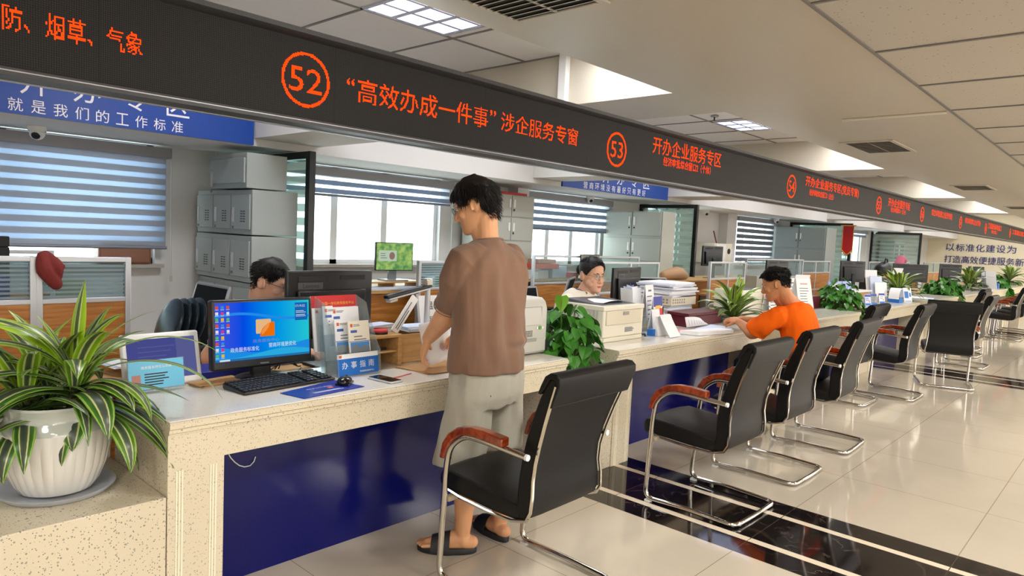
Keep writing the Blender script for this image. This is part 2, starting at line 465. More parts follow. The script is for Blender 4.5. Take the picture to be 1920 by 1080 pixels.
TXT = {}
def text_bm(s, depth=0.0, bold=0.0):
    """the string as a mesh in the xy plane, one unit high, centred"""
    key = (s, depth, bold)
    if key not in TXT:
        cu = bpy.data.curves.new('t', 'FONT'); cu.body = s; cu.size = 1.0; cu.align_x = 'CENTER'; cu.align_y = 'CENTER'
        cu.extrude = depth; cu.offset = bold; cu.resolution_u = 3; cu.fill_mode = 'FRONT' if depth == 0 else 'BOTH'
        o = bpy.data.objects.new('t', cu); C.objects.link(o)
        dg = bpy.context.evaluated_depsgraph_get(); dg.update()
        me = bpy.data.meshes.new_from_object(o.evaluated_get(dg))
        bm = bmesh.new(); bm.from_mesh(me)
        bpy.data.objects.remove(o); bpy.data.curves.remove(cu); bpy.data.meshes.remove(me)
        if bm.verts:
            xs = [v.co.x for v in bm.verts]; ys = [v.co.y for v in bm.verts]
            c = V(((min(xs)+max(xs))/2, (min(ys)+max(ys))/2, 0))
            for v in bm.verts: v.co -= c
            dims = (max(xs)-min(xs), max(ys)-min(ys))
        else: dims = (1, 1)
        TXT[key] = (bm, dims)
    return TXT[key]
def put_text(b, s, frame, cx, cy, h=None, w=None, depth=0.0, bold=0.0, aspect=None):
    bold = 0.0
    """add text to B in a plane: frame = Matrix whose local xy plane carries it"""
    bm, (dw, dh) = text_bm(s, depth, bold)
    if w and h: sx, sy = w/dw, h/dh
    elif h: sx = sy = h/dh
    else: sx = sy = w/dw
    b.add(bm, frame @ Matrix.Translation((cx, cy, 0)) @ Matrix.Diagonal((sx, sy, min(sx, sy), 1)))
def front(y): return Matrix(((1, 0, 0, 0), (0, 0, -1, y), (0, 1, 0, 0), (0, 0, 0, 1)))      # faces -y
def westw(x): return Matrix(((0, 0, -1, x), (-1, 0, 0, 0), (0, 1, 0, 0), (0, 0, 0, 1)))      # faces -x
def flat(z, loc=(0, 0), rz=0): return Matrix.Translation((loc[0], loc[1], z)) @ Matrix.Rotation(rz, 4, 'Z')
def frame_at(o, xdir, ydir):
    x = V(xdir).normalized(); y = V(ydir); y = (y-x*y.dot(x)).normalized(); z = x.cross(y)
    return Matrix(((x.x, y.x, z.x, o[0]), (x.y, y.y, z.y, o[1]), (x.z, y.z, z.z, o[2]), (0, 0, 0, 1)))
def rect(b, F, x0, x1, y0, y1, z=0.0):
    T = b.T; b.T = F; b.faces([(x0, y0, z), (x1, y0, z), (x1, y1, z), (x0, y1, z)], [(0, 1, 2, 3)]); b.T = T
def rbox(b, F, x0, x1, y0, y1, z0, z1):
    T = b.T; b.T = F; b.bx(x0, x1, y0, y1, z0, z1); b.T = T
def rrect(w, h, r, n=5):
    pts = []
    for cx, cy, a0 in ((w/2-r, h/2-r, 0), (-w/2+r, h/2-r, PI/2), (-w/2+r, -h/2+r, PI), (w/2-r, -h/2+r, 1.5*PI)):
        for k in range(n+1):
            a = a0+PI/2*k/n; pts.append((cx+r*math.cos(a), cy+r*math.sin(a)))
    return pts
def lines(b, F, x0, x1, y0, y1, n, h, z=.0006, jit=True):
    """rows of tiny print"""
    for i in range(n):
        y = y1-(y1-y0)*(i+.5)/n
        e = x1-(x1-x0)*(rnd.random()*.35 if jit else 0)
        rect(b, F, x0, e, y-h/2, y+h/2, z)
def remeshed(b, voxel, smooth=4, name='body'):
    bm = b.bm; bmesh.ops.recalc_face_normals(bm, faces=bm.faces)
    me = bpy.data.meshes.new('tmp'); bm.to_mesh(me); bm.free()
    o = bpy.data.objects.new('tmp', me); C.objects.link(o)
    md = o.modifiers.new('r', 'REMESH'); md.mode = 'VOXEL'; md.voxel_size = voxel
    if smooth:
        ms = o.modifiers.new('s', 'SMOOTH'); ms.iterations = smooth; ms.factor = .5
    dg = bpy.context.evaluated_depsgraph_get(); dg.update()
    out = bpy.data.meshes.new_from_object(o.evaluated_get(dg)); out.name = name
    bpy.data.objects.remove(o); bpy.data.meshes.remove(me)
    out.shade_smooth()
    return out

# ------------------------------------------------------------------ the setting
XA, XB = -5.0, 29.7
b = B(); b.bx(XA-.3, XB+.3, -7.3, 6.6, -.12, 0); struct('floor', b, M_floor)
b = B(); b.bx(XA, XB, -7, 1.53, 2.857, 2.95); struct('ceiling', b, M_ceil)
b = B()
for k in range(-8, 21):
    x = 5.174+1.2*k; b.bx(x-.012, x+.012, -7, 1.53, 2.848, 2.858)
for y in (-.9, -3.3, -5.7): b.bx(XA, XB, y-.012, y+.012, 2.848, 2.858)
b.bx(XA, XB, 1.515, 1.535, 2.846, 2.858)
struct('trim_1', b, M_bar)
b = B(); b.bx(XA, XB, 1.53, 3.36, 2.857, 3.45); struct('ceiling_soffit', b, M_paint)
b = B(); b.bx(XA, XB, 3.36, 6.3, 3.38, 3.47); struct('ceiling_recess', b, M_ceil2)
b = B()
for k in range(-10, 23):
    x = 5.66+1.055*k; b.bx(x-.012, x+.012, 3.36, 6.3, 3.37, 3.381)
for y in (4.13, 5.19, 6.25): b.bx(XA, XB, y-.012, y+.012, 3.37, 3.381)
struct('trim_2', b, M_bar)
for i, x in enumerate((-1.0, 5.67, 12.46, 19.1, 25.6)):
    b = B(); b.bx(x, x+1.06, 3.36, 6.3, 2.857, 3.42); struct('beam', b, M_paint)
b = B(); b.bx(5.60, 5.68, 4.57, 4.66, 2.857, 3.38); struct('trim_3', b, M_white)
# header along the windows and the drop boxes below the ceiling
b = B(); b.bx(XA, XB, 5.36, 6.35, 2.11, 2.62); struct('beam_window_header', b, M_wall)
for i, (x0, x1) in enumerate(((2.68, 3.27), (6.08, 6.58), (9.08, 9.86), (15.9, 16.5), (22.3, 22.9))):
    b = B(); b.bx(x0, x1, 3.5, 5.36, 2.17, 2.42); struct('beam_drop_box', b, M_white)
# window wall with openings
WIN = [(-.7, 2.28), (3.35, 5.5), (6.95, 8.78), (10.1, 11.2), (13.35, 15.05), (16.9, 18.6), (20.1, 21.7)]
b = B(); xs = XA
for x0, x1 in WIN:
    b.bx(xs, x0, 6.3, 6.6, 0, 3.47); b.bx(x0, x1, 6.3, 6.6, 0, 1.1); b.bx(x0, x1, 6.3, 6.6, 2.11, 3.47); xs = x1
b.bx(xs, XB, 6.3, 6.6, 0, 3.47)
struct('wall_window_side', b, M_wall)
b = B(); b.bx(XA-.3, XA, -7.3, 6.6, 0, 3.47); struct('wall_near_end', b, M_wall)
b = B(); b.bx(XB, XB+.3, -7.3, 6.6, 0, 3.47); struct('wall_far_end', b, mat('cream_wall_cladding', (234, 224, 196), .6))
b = B(); b.bx(XA-.3, XB+.3, -7.3, -7, 0, 3.47); struct('wall_hall_side', b, M_wall)
# pilasters beside the windows
for x0, x1, y in ((6.66, 6.88, 6.12), (12.7, 13.1, 6.12)):
    b = B(); b.bx(x0, x1, y, 6.31, 0, 2.12); struct('column', b, M_wall)
M_wframe = mat('white_window_frame', (236, 238, 240), .4)
for i, (x0, x1) in enumerate(WIN):
    t = bpy.data.objects.new('window_%d' % (i+1), None); C.objects.link(t); t.location = (x0, 6.3, 1.1); t['kind'] = 'structure'
    WM[t.name] = Matrix.Translation((x0, 6.3, 1.1))
    b = B(); w = .05
    b.bx(x0, x0+w, 6.36, 6.42, 1.1, 2.11); b.bx(x1-w, x1, 6.36, 6.42, 1.1, 2.11)
    b.bx(x0, x1, 6.36, 6.42, 1.1, 1.1+w); b.bx(x0, x1, 6.36, 6.42, 2.11-w, 2.11)
    for f in (.34, .64): x = x0+(x1-x0)*f; b.bx(x-.04, x+.04, 6.36, 6.42, 1.1, 2.11)
    obj('window_frame', b, M_wframe, t)
    b = B(); b.bx(x0+.02, x1-.02, 6.385, 6.391, 1.12, 2.09); obj('window_glass', b, M_glass, t)
    b = B(); b.bx(x0-.04, x1+.05, 6.22, 6.36, 1.075, 1.105); obj('window_sill', b, mat('grey_stone_sill', (170, 164, 156), .3), t)

# ------------------------------------------------------------------ ceiling fittings
def grille_lamp(label, x0, x1, y0, y1, z, group):
    t = thing('ceiling_lamp', label, 'ceiling lamp', ((x0+x1)/2, (y0+y1)/2, z), group=group)
    b = B()
    b.bx(x0, x1, y0, y0+.02, z-.012, z); b.bx(x0, x1, y1-.02, y1, z-.012, z); b.bx(x0, x0+.02, y0, y1, z-.012, z); b.bx(x1-.02, x1, y0, y1, z-.012, z)
    obj('frame', b, M_alu, t)
    b = B(); b.bx(x0+.02, x1-.02, y0+.02, y1-.02, z-.004, z-.001)
    obj('diffuser', b, emis('cool_lamp_glow', (214, 220, 255), 2.6), t)
    b = B(); m = .02
    nx, ny = 3, 2
    for i in range(nx+1):
        x = x0+.02+(x1-x0-.04)*i/nx; b.prism([(x-.004, z-.012), (x+.004, z-.012), (x+.03, z-.004), (x-.03, z-.004)], y0+.02, y1-.02, 'y')
    for i in range(ny*2+1):
        y = y0+.02+(y1-y0-.04)*i/(ny*2); b.prism([(y-.003, z-.012), (y+.003, z-.012), (y+.012, z-.004), (y-.012, z-.004)], x0+.02, x1-.02, 'x')
    obj('louver', b, mat('silver_louver', (214, 216, 230), .2, metal=.6), t)
grille_lamp('bright grille lamp above the sign between the first two ceiling lines', 3.53, 4.5, 4.14, 5.18, 3.379, 'grille ceiling lamps')
grille_lamp('small far grille lamp beyond the sprinkler head', 10.0, 11.0, 4.14, 5.18, 3.379, 'grille ceiling lamps')
def vent(label, x0, x1, y0, y1, first=False):
    z = 2.857; t = thing('ceiling_vent', label, 'vent', ((x0+x1)/2, (y0+y1)/2, z), group='air vents in the ceiling soffit')
    b = B(); w = .05
    for q in ((x0-w, x1+w, y0-w, y0), (x0-w, x1+w, y1, y1+w), (x0-w, x0, y0, y1), (x1, x1+w, y0, y1)): b.bx(*q, z-.014, z)
    obj('frame', b, M_paint, t, bevel=.004)
    b = B(); b.bx(x0, x1, y0, y1, z-.002, z-.0005); obj('recess', b, mat('dark_vent_recess', (48, 42, 34), .9), t)
    b = B(); n = int((x1-x0)/.06)
    for i in range(n):
        x = x0+(x1-x0)*(i+.5)/n
        b.prism([(x-.018, z-.014), (x-.008, z-.014), (x+.014, z-.003), (x+.004, z-.003)], y0, y1, 'y')
    b.bx(x0, x1, (y0+y1)/2-.008, (y0+y1)/2+.008, z-.010, z-.004)
    obj('slat', b, M_paint, t); return t
vent('slatted air vent in the soffit above the standing man, largest in view', 2.05, 3.28, 2.46, 3.08)
vent('second slatted air vent along the soffit, beyond the pale conduit', 9.3, 10.35, 2.48, 3.0)
vent('third slatted air vent along the soffit, farther down the hall', 15.7, 16.75, 2.48, 3.0)
vent('tiny last slatted air vent far down the soffit', 22.2, 23.2, 2.48, 3.0)
b = B(); b.tube([(7.64, 2.5, 2.845), (7.62, 1.56, 2.845)], .014); solo('conduit', 'thin cream conduit across the soffit before the second vent', 'conduit', b, M_cream)
t = thing('sprinkler_head', 'small fire sprinkler hanging beside the far grille lamp', 'sprinkler', (9.5, 4.9, 3.3))
b = B(); b.cyl((9.5, 4.9, 3.31), .012, .07, 10); obj('stem', b, M_darkgrey, t)
b = B(); b.lathe([(.05, 0), (.06, .012), (.02, .022)], (9.5, 4.9, 3.355)); obj('collar', b, M_midgrey, t)
b = B(); b.cyl((9.5, 4.9, 3.3), .03, .006, 12); obj('deflector', b, M_darkgrey, t)

# ------------------------------------------------------------------ the long led sign
LY = 2.8
t = thing('led_sign', 'long black dot matrix sign with glowing red counter names hung over the counters', 'led sign', (12, LY, 1.925))
b = B(); b.bx(-3, 28.9, LY, LY+.10, 1.96, 2.315); obj('screen', b, M_ledface, t)
b = B()
b.prism([(LY-.03, 2.345), (LY-.03, 2.325), (LY-.004, 2.306), (LY+.10, 2.306), (LY+.10, 2.345)], -3, 28.9, 'x'); 
b.prism([(LY-.032, 1.938), (LY-.032, 1.953), (LY-.004, 1.966), (LY+.10, 1.966), (LY+.10, 1.938)], -3, 28.9, 'x')
obj('frame', b, M_darkgrey, t)
b = B(); b.prism([(LY-.034, 1.951), (LY-.034, 1.955), (LY-.008, 1.967), (LY-.004, 1.964)], -3, 28.9, 'x'); b.bx(-3, 28.9, LY+.085, LY+.104, 1.934, 1.94); obj('edge_strip', b, M_midgrey, t)
PITCH = .005
def led_text(items, label=None):
    """rasterise strings onto the led grid: every lit dot is a small square"""
    tmp = B(); F = Matrix()
    for it in items:
        if it[0] == 'ring':
            _, cx, cz, r, th, el = it
            n = 48; pts = []; fs = []
            for i in range(n):
                a = 2*PI*i/n
                pts += [(cx+r*math.cos(a)*el, cz+r*math.sin(a), 0), (cx+(r-th)*math.cos(a)*el, cz+(r-th)*math.sin(a), 0)]
            fs = [(2*i, 2*i+1, (2*i+3) % (2*n), (2*i+2) % (2*n)) for i in range(n)]
            tmp.faces(pts, fs)
        else:
            s, x0, x1, zc, h = it
            put_text(tmp, s, F, (x0+x1)/2, zc, h=h, w=x1-x0)
    tmp.bm.verts.ensure_lookup_table()
    xs = [v.co.x for v in tmp.bm.verts]; ys = [v.co.y for v in tmp.bm.verts]
    bmesh.ops.triangulate(tmp.bm, faces=tmp.bm.faces[:])
    tree = BVHTree.FromBMesh(tmp.bm)
    o = B(); P = PITCH; e = P*.46
    i0, i1 = int(min(xs)/P)-1, int(max(xs)/P)+2; j0, j1 = int(min(ys)/P)-1, int(max(ys)/P)+2
    for i in range(i0, i1):
        for j in range(j0, j1):
            x, z = (i+.5)*P, (j+.5)*P
            if tree.ray_cast(V((x, z, 1)), V((0, 0, -1)))[0] is not None:
                o.faces([(x-e, LY-.0015, z-e), (x+e, LY-.0015, z-e), (x+e, LY-.0015, z+e), (x-e, LY-.0015, z+e)], [(0, 1, 2, 3)])
    tmp.bm.free()
    q = obj('lit_lettering', o, M_led, t, smooth=0)
    if label: q['label'] = label
led_text([('消防、烟草、气象', .475, .965, 2.128, .082)], 'red lettering at the near end of the sign')
led_text([('ring', 1.636, 2.134, .118, .013, 1.0), ('52', 1.555, 1.715, 2.132, .105)], 'red ring around 52')
led_text([('“', 1.845, 1.885, 2.17, .03), ('高效办成一件事', 1.905, 2.77, 2.14, .115), ('”', 2.785, 2.83, 2.175, .03), ('涉企服务专窗', 2.875, 3.59, 2.143, .108)])
led_text([('ring', 4.036, 2.122, .118, .015, 1.0), ('53', 3.965, 4.11, 2.122, .11)], 'red ring around 53')
led_text([('开办企业服务专区', 4.5, 5.6, 2.218, .125)]); led_text([('经济审批综合窗口2（个体）', 4.66, 5.42, 2.112, .068)])
led_text([('ring', 7.192, 2.13, .118, .016, 1.0), ('54', 7.12, 7.265, 2.13, .11)], 'red ring around 54')
led_text([('开办企业服务专区(党员专窗)', 7.57, 9.37, 2.215, .125)]); led_text([('经济审批综合窗口3（企业）', 7.7, 8.47, 2.112, .07)])
led_text([('ring', 10.27, 2.131, .118, .017, 1.0), ('55', 10.19, 10.35, 2.131, .11)], 'red ring around 55')
led_text([('开办企业服务专区', 10.7, 11.88, 2.21, .12)]); led_text([('综合审批窗口4（企业）', 10.85, 11.65, 2.11, .07)])
led_text([('ring', 12.65, 2.137, .118, .018, 1.0), ('56', 12.56, 12.74, 2.137, .11)], 'red ring around 56')
led_text([('综合审批窗口(党员专窗)', 13.27, 14.87, 2.2, .13)])
led_text([('ring', 15.65, 2.144, .118, .02, 1.0), ('57', 15.55, 15.75, 2.144, .11)], 'red ring around 57')
led_text([('综合审批窗口(企业专窗)', 16.05, 17.7, 2.2, .13)])
led_text([('ring', 18.35, 2.13, .118, .02, 1.0), ('58', 18.26, 18.46, 2.13, .11)], 'red ring around 58')
led_text([('工程建设审批窗口', 18.63, 20.45, 2.21, .13)]); led_text([('综合窗口', 19.1, 19.9, 2.09, .08)])
led_text([('ring', 21.87, 2.15, .118, .02, 1.0), ('59', 21.76, 21.98, 2.15, .11)], 'red ring around 59')
led_text([('工程建设窗口', 22.2, 24.6, 2.2, .13)])

# ------------------------------------------------------------------ blue boards and wall slogan
def spaced(b, s, F, x0, x1, z, h, depth=.003, bold=.006):
    for i, ch in enumerate(s):
        x = x0+(x1-x0)*i/(len(s)-1)
        put_text(b, ch, F, x, z, h=h, w=h*.98 if ch not in '一' else h, depth=depth, bold=bold)
t = thing('sign_board', 'blue board with pale lettering above the fully lowered blind', 'sign board', (1.0, 5.35, 2.11), group='blue boards on the window header')
b = B(); b.bx(-1.2, 2.67, 5.335, 5.36, 2.112, 2.5); obj('panel', b, M_bluesign, t)
b = B(); spaced(b, '就是我们的工作标准', front(5.334), 1.095, 2.081, 2.17, .082); obj('lettering', b, M_wtext, t)
b = B(); spaced(b, '开办专区', front(5.334), 1.2, 2.085, 2.325, .165, bold=.008); obj('lettering', b, M_wtext, t)
t = thing('sign_board', 'small blue board with pale lettering above the seated woman', 'sign board', (7.8, 5.35, 2.11), group='blue boards on the window header')
b = B(); b.bx(6.6, 9.07, 5.335, 5.36, 2.112, 2.5); obj('panel', b, M_bluesign, t)
b = B(); spaced(b, '营商环境没有最好只有更好', front(5.334), 7.056, 8.412, 2.168, .086); obj('lettering', b, M_wtext, t)
b = B(); spaced(b, '开办专区', front(5.334), 7.5, 8.47, 2.315, .165, bold=.008); obj('lettering', b, M_wtext, t)
t = thing('wall_slogan', 'two rows of navy lettering on the cream end wall', 'wall lettering', (29.69, 4.5, 1.3))
b = B()
for i, ch in enumerate('以标准化建设为'): put_text(b, ch, westw(29.685), -(5.557+(3.708-5.557)*i/6), 1.81, h=.27, w=.27, depth=.02, bold=.006)
obj('lettering', b, M_btext, t)
b = B()
for i, ch in enumerate('打造高效便捷服务新'): put_text(b, ch, westw(29.685), -(5.59+(3.44-5.59)*i/8), 1.375, h=.27, w=.25, depth=.02, bold=.006)
obj('lettering', b, M_btext, t)

# ------------------------------------------------------------------ roller blinds
def blind(label, x0, x1, zb, m):
    y = 6.2; t = thing('roller_blind', label, 'blind', ((x0+x1)/2, y, zb), group='striped roller blinds')
    b = B(); b.bx(x0-.03, x1+.03, y-.05, y+.05, 2.0, 2.085); obj('head_box', b, mat('grey_blind_box', (150, 150, 154), .45), t, bevel=.004)
    b = B(); b.bx(x0, x1, y+.0, y+.004, zb+.02, 2.01); obj('fabric', b, m, t)
    b = B(); b.tube([(x0-.01, y+.002, zb+.012), (x1+.01, y+.002, zb+.012)], .013, 8); obj('bottom_rail', b, mat('blind_rail', (120, 124, 136), .4), t)
    b = B(); b.tube([(x1+.035, y-.02, 2.02), (x1+.04, y-.02, 1.0)], .004, 5); b.cyl((x1+.04, y-.02, .96), .012, .05, 8); obj('pull_cord', b, M_grey_pl, t)
bm1 = blind_mat('bluish_closed_blind', (170, 172, 180), (172, 180, 194), .088, .56, 1.25, .03, .5)
bm2 = blind_mat('blue_grey_open_blind', (150, 162, 182), (250, 252, 255), .083, .6, 1.83, .75, .42)
bm3 = blind_mat('steel_open_blind', (150, 162, 178), (250, 252, 255), .098, .6, 1.60, .75, .42)
bm4 = blind_mat('dark_closed_blind', (128, 132, 140), (250, 252, 255), .118, .68, 1.18, .75, .25)
blind('blue striped blind lowered almost to the sill, below the blue sign board', -.75, 2.33, 1.235, bm1)
blind('short striped blind over the window beside the tall glass screen and game monitor', 3.3, 5.55, 1.80, bm2)
blind('half lowered striped blind between the steel cupboard and the blue board', 6.9, 8.84, 1.585, bm3)
blind('narrow fully lowered dark striped blind behind the white wall box', 13.3, 15.12, 1.14, bm4)
blind('short far blind beside the red pennant', 20.0, 21.75, 1.9, bm2)

def dome(label, x, y, z=2.11):
    t = thing('dome_camera', label, 'security camera', (x, y, z-.09), group='dome cameras under the header')
    b = B(); b.lathe([(.055, 0), (.06, .02), (.06, .035)], (x, y, z-.035)); obj('base', b, M_white_pl, t)
    b = B(); b.ell((x, y, z-.045), .05, .05, .05); obj('housing', b, M_white_pl, t)
    b = B(); d = V((-.45, -.8, -.45)).normalized(); c = V((x, y, z-.05))+d*.03
    M = d.to_track_quat('Z', 'Y').to_matrix(); b.ell(c, .03, .03, .026, M); obj('lens', b, M_black, t)
dome('white dome camera above the blue striped lowered blind', 1.35, 5.95)
dome('white dome camera beside the standing man\'s head', 5.72, 6.15)
dome('white dome camera above the half lowered blind by the woman', 8.2, 6.1)
dome('white dome camera over the wall behind the trays of papers', 11.75, 6.1)
dome('white dome camera above the far dark blind', 14.85, 6.05)
dome('tiny white dome camera near the far pennant window', 21.9, 6.0)

# ------------------------------------------------------------------ tall glass screens with black frames
def tallscreen(label, x, y0, y1, z1=2.1, gm=None):
    t = thing('glass_screen', label, 'partition', (x, (y0+y1)/2, 0), group='tall black framed glass screens')
    b = B(); w = .06
    b.bx(x-.03, x+.03, y0, y0+w, 0, z1); b.bx(x-.03, x+.03, y1-w, y1, 0, z1)
    b.bx(x-.03, x+.03, y0+w, y1-w, z1-w, z1); b.bx(x-.03, x+.03, y0+w, y1-w, 0, .08)
    obj('frame', b, M_blackframe, t, bevel=.004)
    b = B(); b.bx(x-.004, x+.004, y0+w, y1-w, .08, z1-w); obj('glass_pane', b, gm or M_frost, t)
tallscreen('tall black framed frosted glass screen behind the grey lockers', 3.06, 5.1, 6.3)
tallscreen('tall black framed glass screen beside the second steel cupboard', 9.86, 5.25, 6.3)
tallscreen('tall black framed glass screen holding the red pennant', 16.3, 4.93, 6.3)
tallscreen('far tall black framed glass screen by the white glazed cupboard', 22.6, 4.95, 6.3, 2.1, M_frost2)

# ------------------------------------------------------------------ lockers and cupboards (doors face -x)
def door_set(t, x, y0, y1, z0, z1, n, m, vents=True, split=False, lab=None):
    for i in range(n):
        a = y0+(y1-y0)*i/n+.008; c = y0+(y1-y0)*(i+1)/n-.008
        b = B(); b.bx(x-.016, x, a, c, z0+.01, z1-.01)
        d = obj('door', b, m, t, bevel=.003)
        hy = a+.05 if not split else (c-.035 if i == 0 else a+.035)
        if not split: hy = c-.045
        zc = z1-.16 if not split else (z0+z1)/2+.05
        b = B(); b.bx(x-.022, x-.015, hy-.014, hy+.014, zc-.07, zc+.05); b.bx(x-.027, x-.02, hy-.008, hy+.008, zc-.055, zc+.035)
        obj('handle', b, M_alu if not split else M_white_pl, d)
        b = B(); M = Matrix.Rotation(-PI/2, 4, 'Y')
        b.T = Matrix.Translation((x-.016, hy, zc-.11)) @ M; b.cyl((0, 0, 0), .011, .012, 10); b.T = None
        obj('lock', b, M_black if split else M_chrome, d)
        if vents:
            b = B()
            for r in range(5):
                for q in range(2):
                    yy = a+.07+q*.045; zz = z0+.07+r*.02; b.bx(x-.0175, x-.015, yy, yy+.032, zz, zz+.008)
            obj('air_slots', b, M_darkgrey, d)
def locker(label, x0, x1, y0, y1, z0, z1, n, m, group, vents=True, split=False):
    t = thing('steel_locker', label, 'locker', ((x0+x1)/2, (y0+y1)/2, z0), group=group)
    b = B(); b.bx(x0, x1, y0, y1, z0, z1); obj('body', b, m, t, bevel=.004)
    door_set(t, x0, y0+.01, y1-.01, z0+.03, z1-.03, n, m, vents, split)
    return t
G = 'grey lockers stacked by the first glass screen'
locker('single door grey steel box on the very top of the locker stack', 2.56, 2.90, 5.22, 5.86, 1.765, 2.04, 1, M_steel, G, vents=False)
locker('three door grey locker under the single door top box', 2.60, 2.99, 5.2, 6.2, 1.40, 1.755, 3, M_steel, G)
locker('three door grey locker in the middle of the stack, behind the dark haired clerk', 2.60, 2.99, 5.2, 6.22, 1.02, 1.39, 3, M_steel, G)
locker('lowest grey locker of the stack, behind the mesh office chair', 2.62, 2.99, 5.2, 6.2, .60, 1.01, 3, M_steel, G)
t = thing('locker_base', 'grey steel base standing under the locker stack', 'locker', (2.8, 5.7, 0))
b = B(); b.bx(2.62, 2.99, 5.2, 6.2, 0, .59); obj('body', b, M_steel, t, bevel=.004)
b = B(); b.bx(2.604, 2.62, 5.22, 6.18, .04, .56); obj('door', b, M_steel, t, bevel=.003)
def cupboard(label, x0, x1, y0, y1, rows, m, group):
    t = thing('steel_cupboard', label, 'cupboard', ((x0+x1)/2, (y0+y1)/2, 0), group=group)
    b = B(); b.bx(x0, x1, y0, y1, 0, rows[-1]); obj('body', b, m, t, bevel=.004)
    for z0, z1 in zip(rows[:-1], rows[1:]): door_set(t, x0, y0+.015, y1-.015, z0+.02, z1-.005, 2, m, False, True)
G2 = 'steel cupboards against the glass screens'
cupboard('pale steel cupboard with paired doors behind the woman\'s monitor', 8.78, 9.14, 5.22, 6.24, (0, .42, .80, 1.18, 1.55, 1.935), M_steel2, G2)
cupboard('grey steel cupboard beside the screen holding the red pennant', 15.2, 15.8, 5.1, 6.25, (0, .55, 1.02, 1.48, 1.96), M_steel, G2)
# cupboard by the pillar behind the standing man (doors face -y)
t = thing('steel_cupboard', 'grey steel cupboard half hidden by the standing man\'s head', 'cupboard', (6.2, 5.98, 0), group=G2)
b = B(); b.bx(5.78, 6.62, 5.8, 6.2, 0, 1.985); obj('body', b, M_steel2, t, bevel=.004)
for z0, z1 in ((.5, .95), (.97, 1.4), (1.43, 1.70), (1.72, 1.975)):
    for i, (xa, xb) in enumerate(((5.79, 6.195), (6.205, 6.61))):
        b = B(); b.bx(xa, xb, 5.785, 5.8, z0, z1); d = obj('door', b, M_steel2, t, bevel=.003)
        hx = 6.16 if i == 0 else 6.24; zc = (z0+z1)/2+.03
        b = B(); b.bx(hx-.016, hx+.016, 5.775, 5.785, zc-.05, zc+.05); obj('handle', b, M_white_pl, d)
        if i: b = B(); b.bx(hx-.01, hx+.01, 5.778, 5.785, zc-.09, zc-.065); obj('lock', b, M_black, d)
b = B(); b.bx(5.85, 6.54, 5.85, 6.05, 1.987, 2.02); solo('banner_roll', 'folded red banner lying on top of the steel cupboard', 'banner', b, M_red, bevel=.006)
# glazed cupboard far behind
t = thing('glazed_cupboard', 'far white cupboard with glazed doors behind the desks', 'cupboard', (23.8, 6.0, 0))
b = B(); b.bx(23.2, 24.4, 5.82, 6.2, 0, 1.9); obj('body', b, M_white_pl, t, bevel=.004)
for a, c in ((23.22, 23.79), (23.81, 24.38)):
    b = B(); b.bx(a, c, 5.8, 5.82, .9, 1.86); d = obj('door', b, M_white_pl, t)
    b = B(); b.bx(a+.08, c-.08, 5.795, 5.802, 1.0, 1.78); obj('glass', b, mat('grey_glass', (150, 160, 160), .15), d)
# red pennant
t = thing('pennant', 'red silk pennant with gold fringe hanging on the glass screen', 'pennant', (16.22, 4.9, 1.5))
b = B(); pts = [(-.11, .62), (.11, .62), (.11, .08), (0, -.02), (-.11, .08)]
b.prism([(4.99+u, 1.42+v) for u, v in pts], 16.215, 16.223, 'x')
obj('cloth', b, M_red, t)
M_gold = mat('gold_fringe', (226, 168, 60), .5)
b = B()
b.tube([(16.21, 4.88, 1.5), (16.21, 4.99, 1.40), (16.21, 5.10, 1.5)], .018, 6); b.tube([(16.21, 4.83, 2.05), (16.21, 5.15, 2.05)], .012, 6); b.tube([(16.21, 4.88, 1.5), (16.21, 4.88, 2.04)], .008, 5); b.tube([(16.21, 5.10, 1.5), (16.21, 5.10, 2.04)], .008, 5)
obj('fringe', b, M_gold, t)

# ------------------------------------------------------------------ low desk screens: aluminium frame, glass above wood
def screen(label, x0, x1, y, zt, zg, n, glass, group='low desk screens', ax='x'):
    """runs along x (ax='x', at depth y) or along y (ax='y': x0..x1 are y values, y is x)"""
    L = lambda a0, a1, c0, c1, z0, z1: (a0, a1, c0, c1, z0, z1) if ax == 'x' else (c0, c1, a0, a1, z0, z1)
    t = thing('desk_screen', label, 'desk screen', ((x0+x1)/2, y, 0) if ax == 'x' else (y, (x0+x1)/2, 0), group=group)
    b = B(); w = .028
    for i in range(n+1):
        x = x0+(x1-x0)*i/n; b.bx(*L(x-w/2, x+w/2, y-.02, y+.02, 0, zt))
    for z in (zt-.025, zg-.025, zg-.36, .06): b.bx(*L(x0, x1, y-.018, y+.018, z, z+.025))
    obj('frame', b, M_alu, t, bevel=.003)
    for i in range(n):
        xa = x0+(x1-x0)*i/n+w/2; xb = x0+(x1-x0)*(i+1)/n-w/2
        b = B(); b.bx(*L(xa, xb, y-.003, y+.003, zg, zt-.025)); obj('glass_pane', b, glass, t)
        b = B(); b.bx(*L(xa, xb, y-.01, y+.01, .085, zg-.36)); b.bx(*L(xa, xb, y-.01, y+.01, zg-.335, zg-.025)); obj('wood_panel', b, M_oak, t)
    return t
screen('oak and striped glass desk screen behind the big potted plant', .91, 1.31, 4.0, 1.283, 1.075, 1, M_slatglass)
screen('oak and striped glass desk screen at the near edge, with a blue folder behind it', .1, .885, 4.0, 1.285, 1.075, 1, M_slatglass)
screen('grey framed glass screen under the lowered blind, behind the red gloves', .3, 1.35, 5.6, 1.24, .98, 1, M_glass)
screen('desk screen with a post beside the game monitor desk', 4.05, 5.2, 4.9, 1.225, .98, 1, M_slatglass)
screen('desk screen behind the seated woman, papers piled before it', 6.15, 8.4, 5.35, 1.275, .95, 2, M_glass)
screen('glass screen near the woman\'s monitor', 6.35, 7.6, 4.55, 1.245, .9, 2, M_glass)
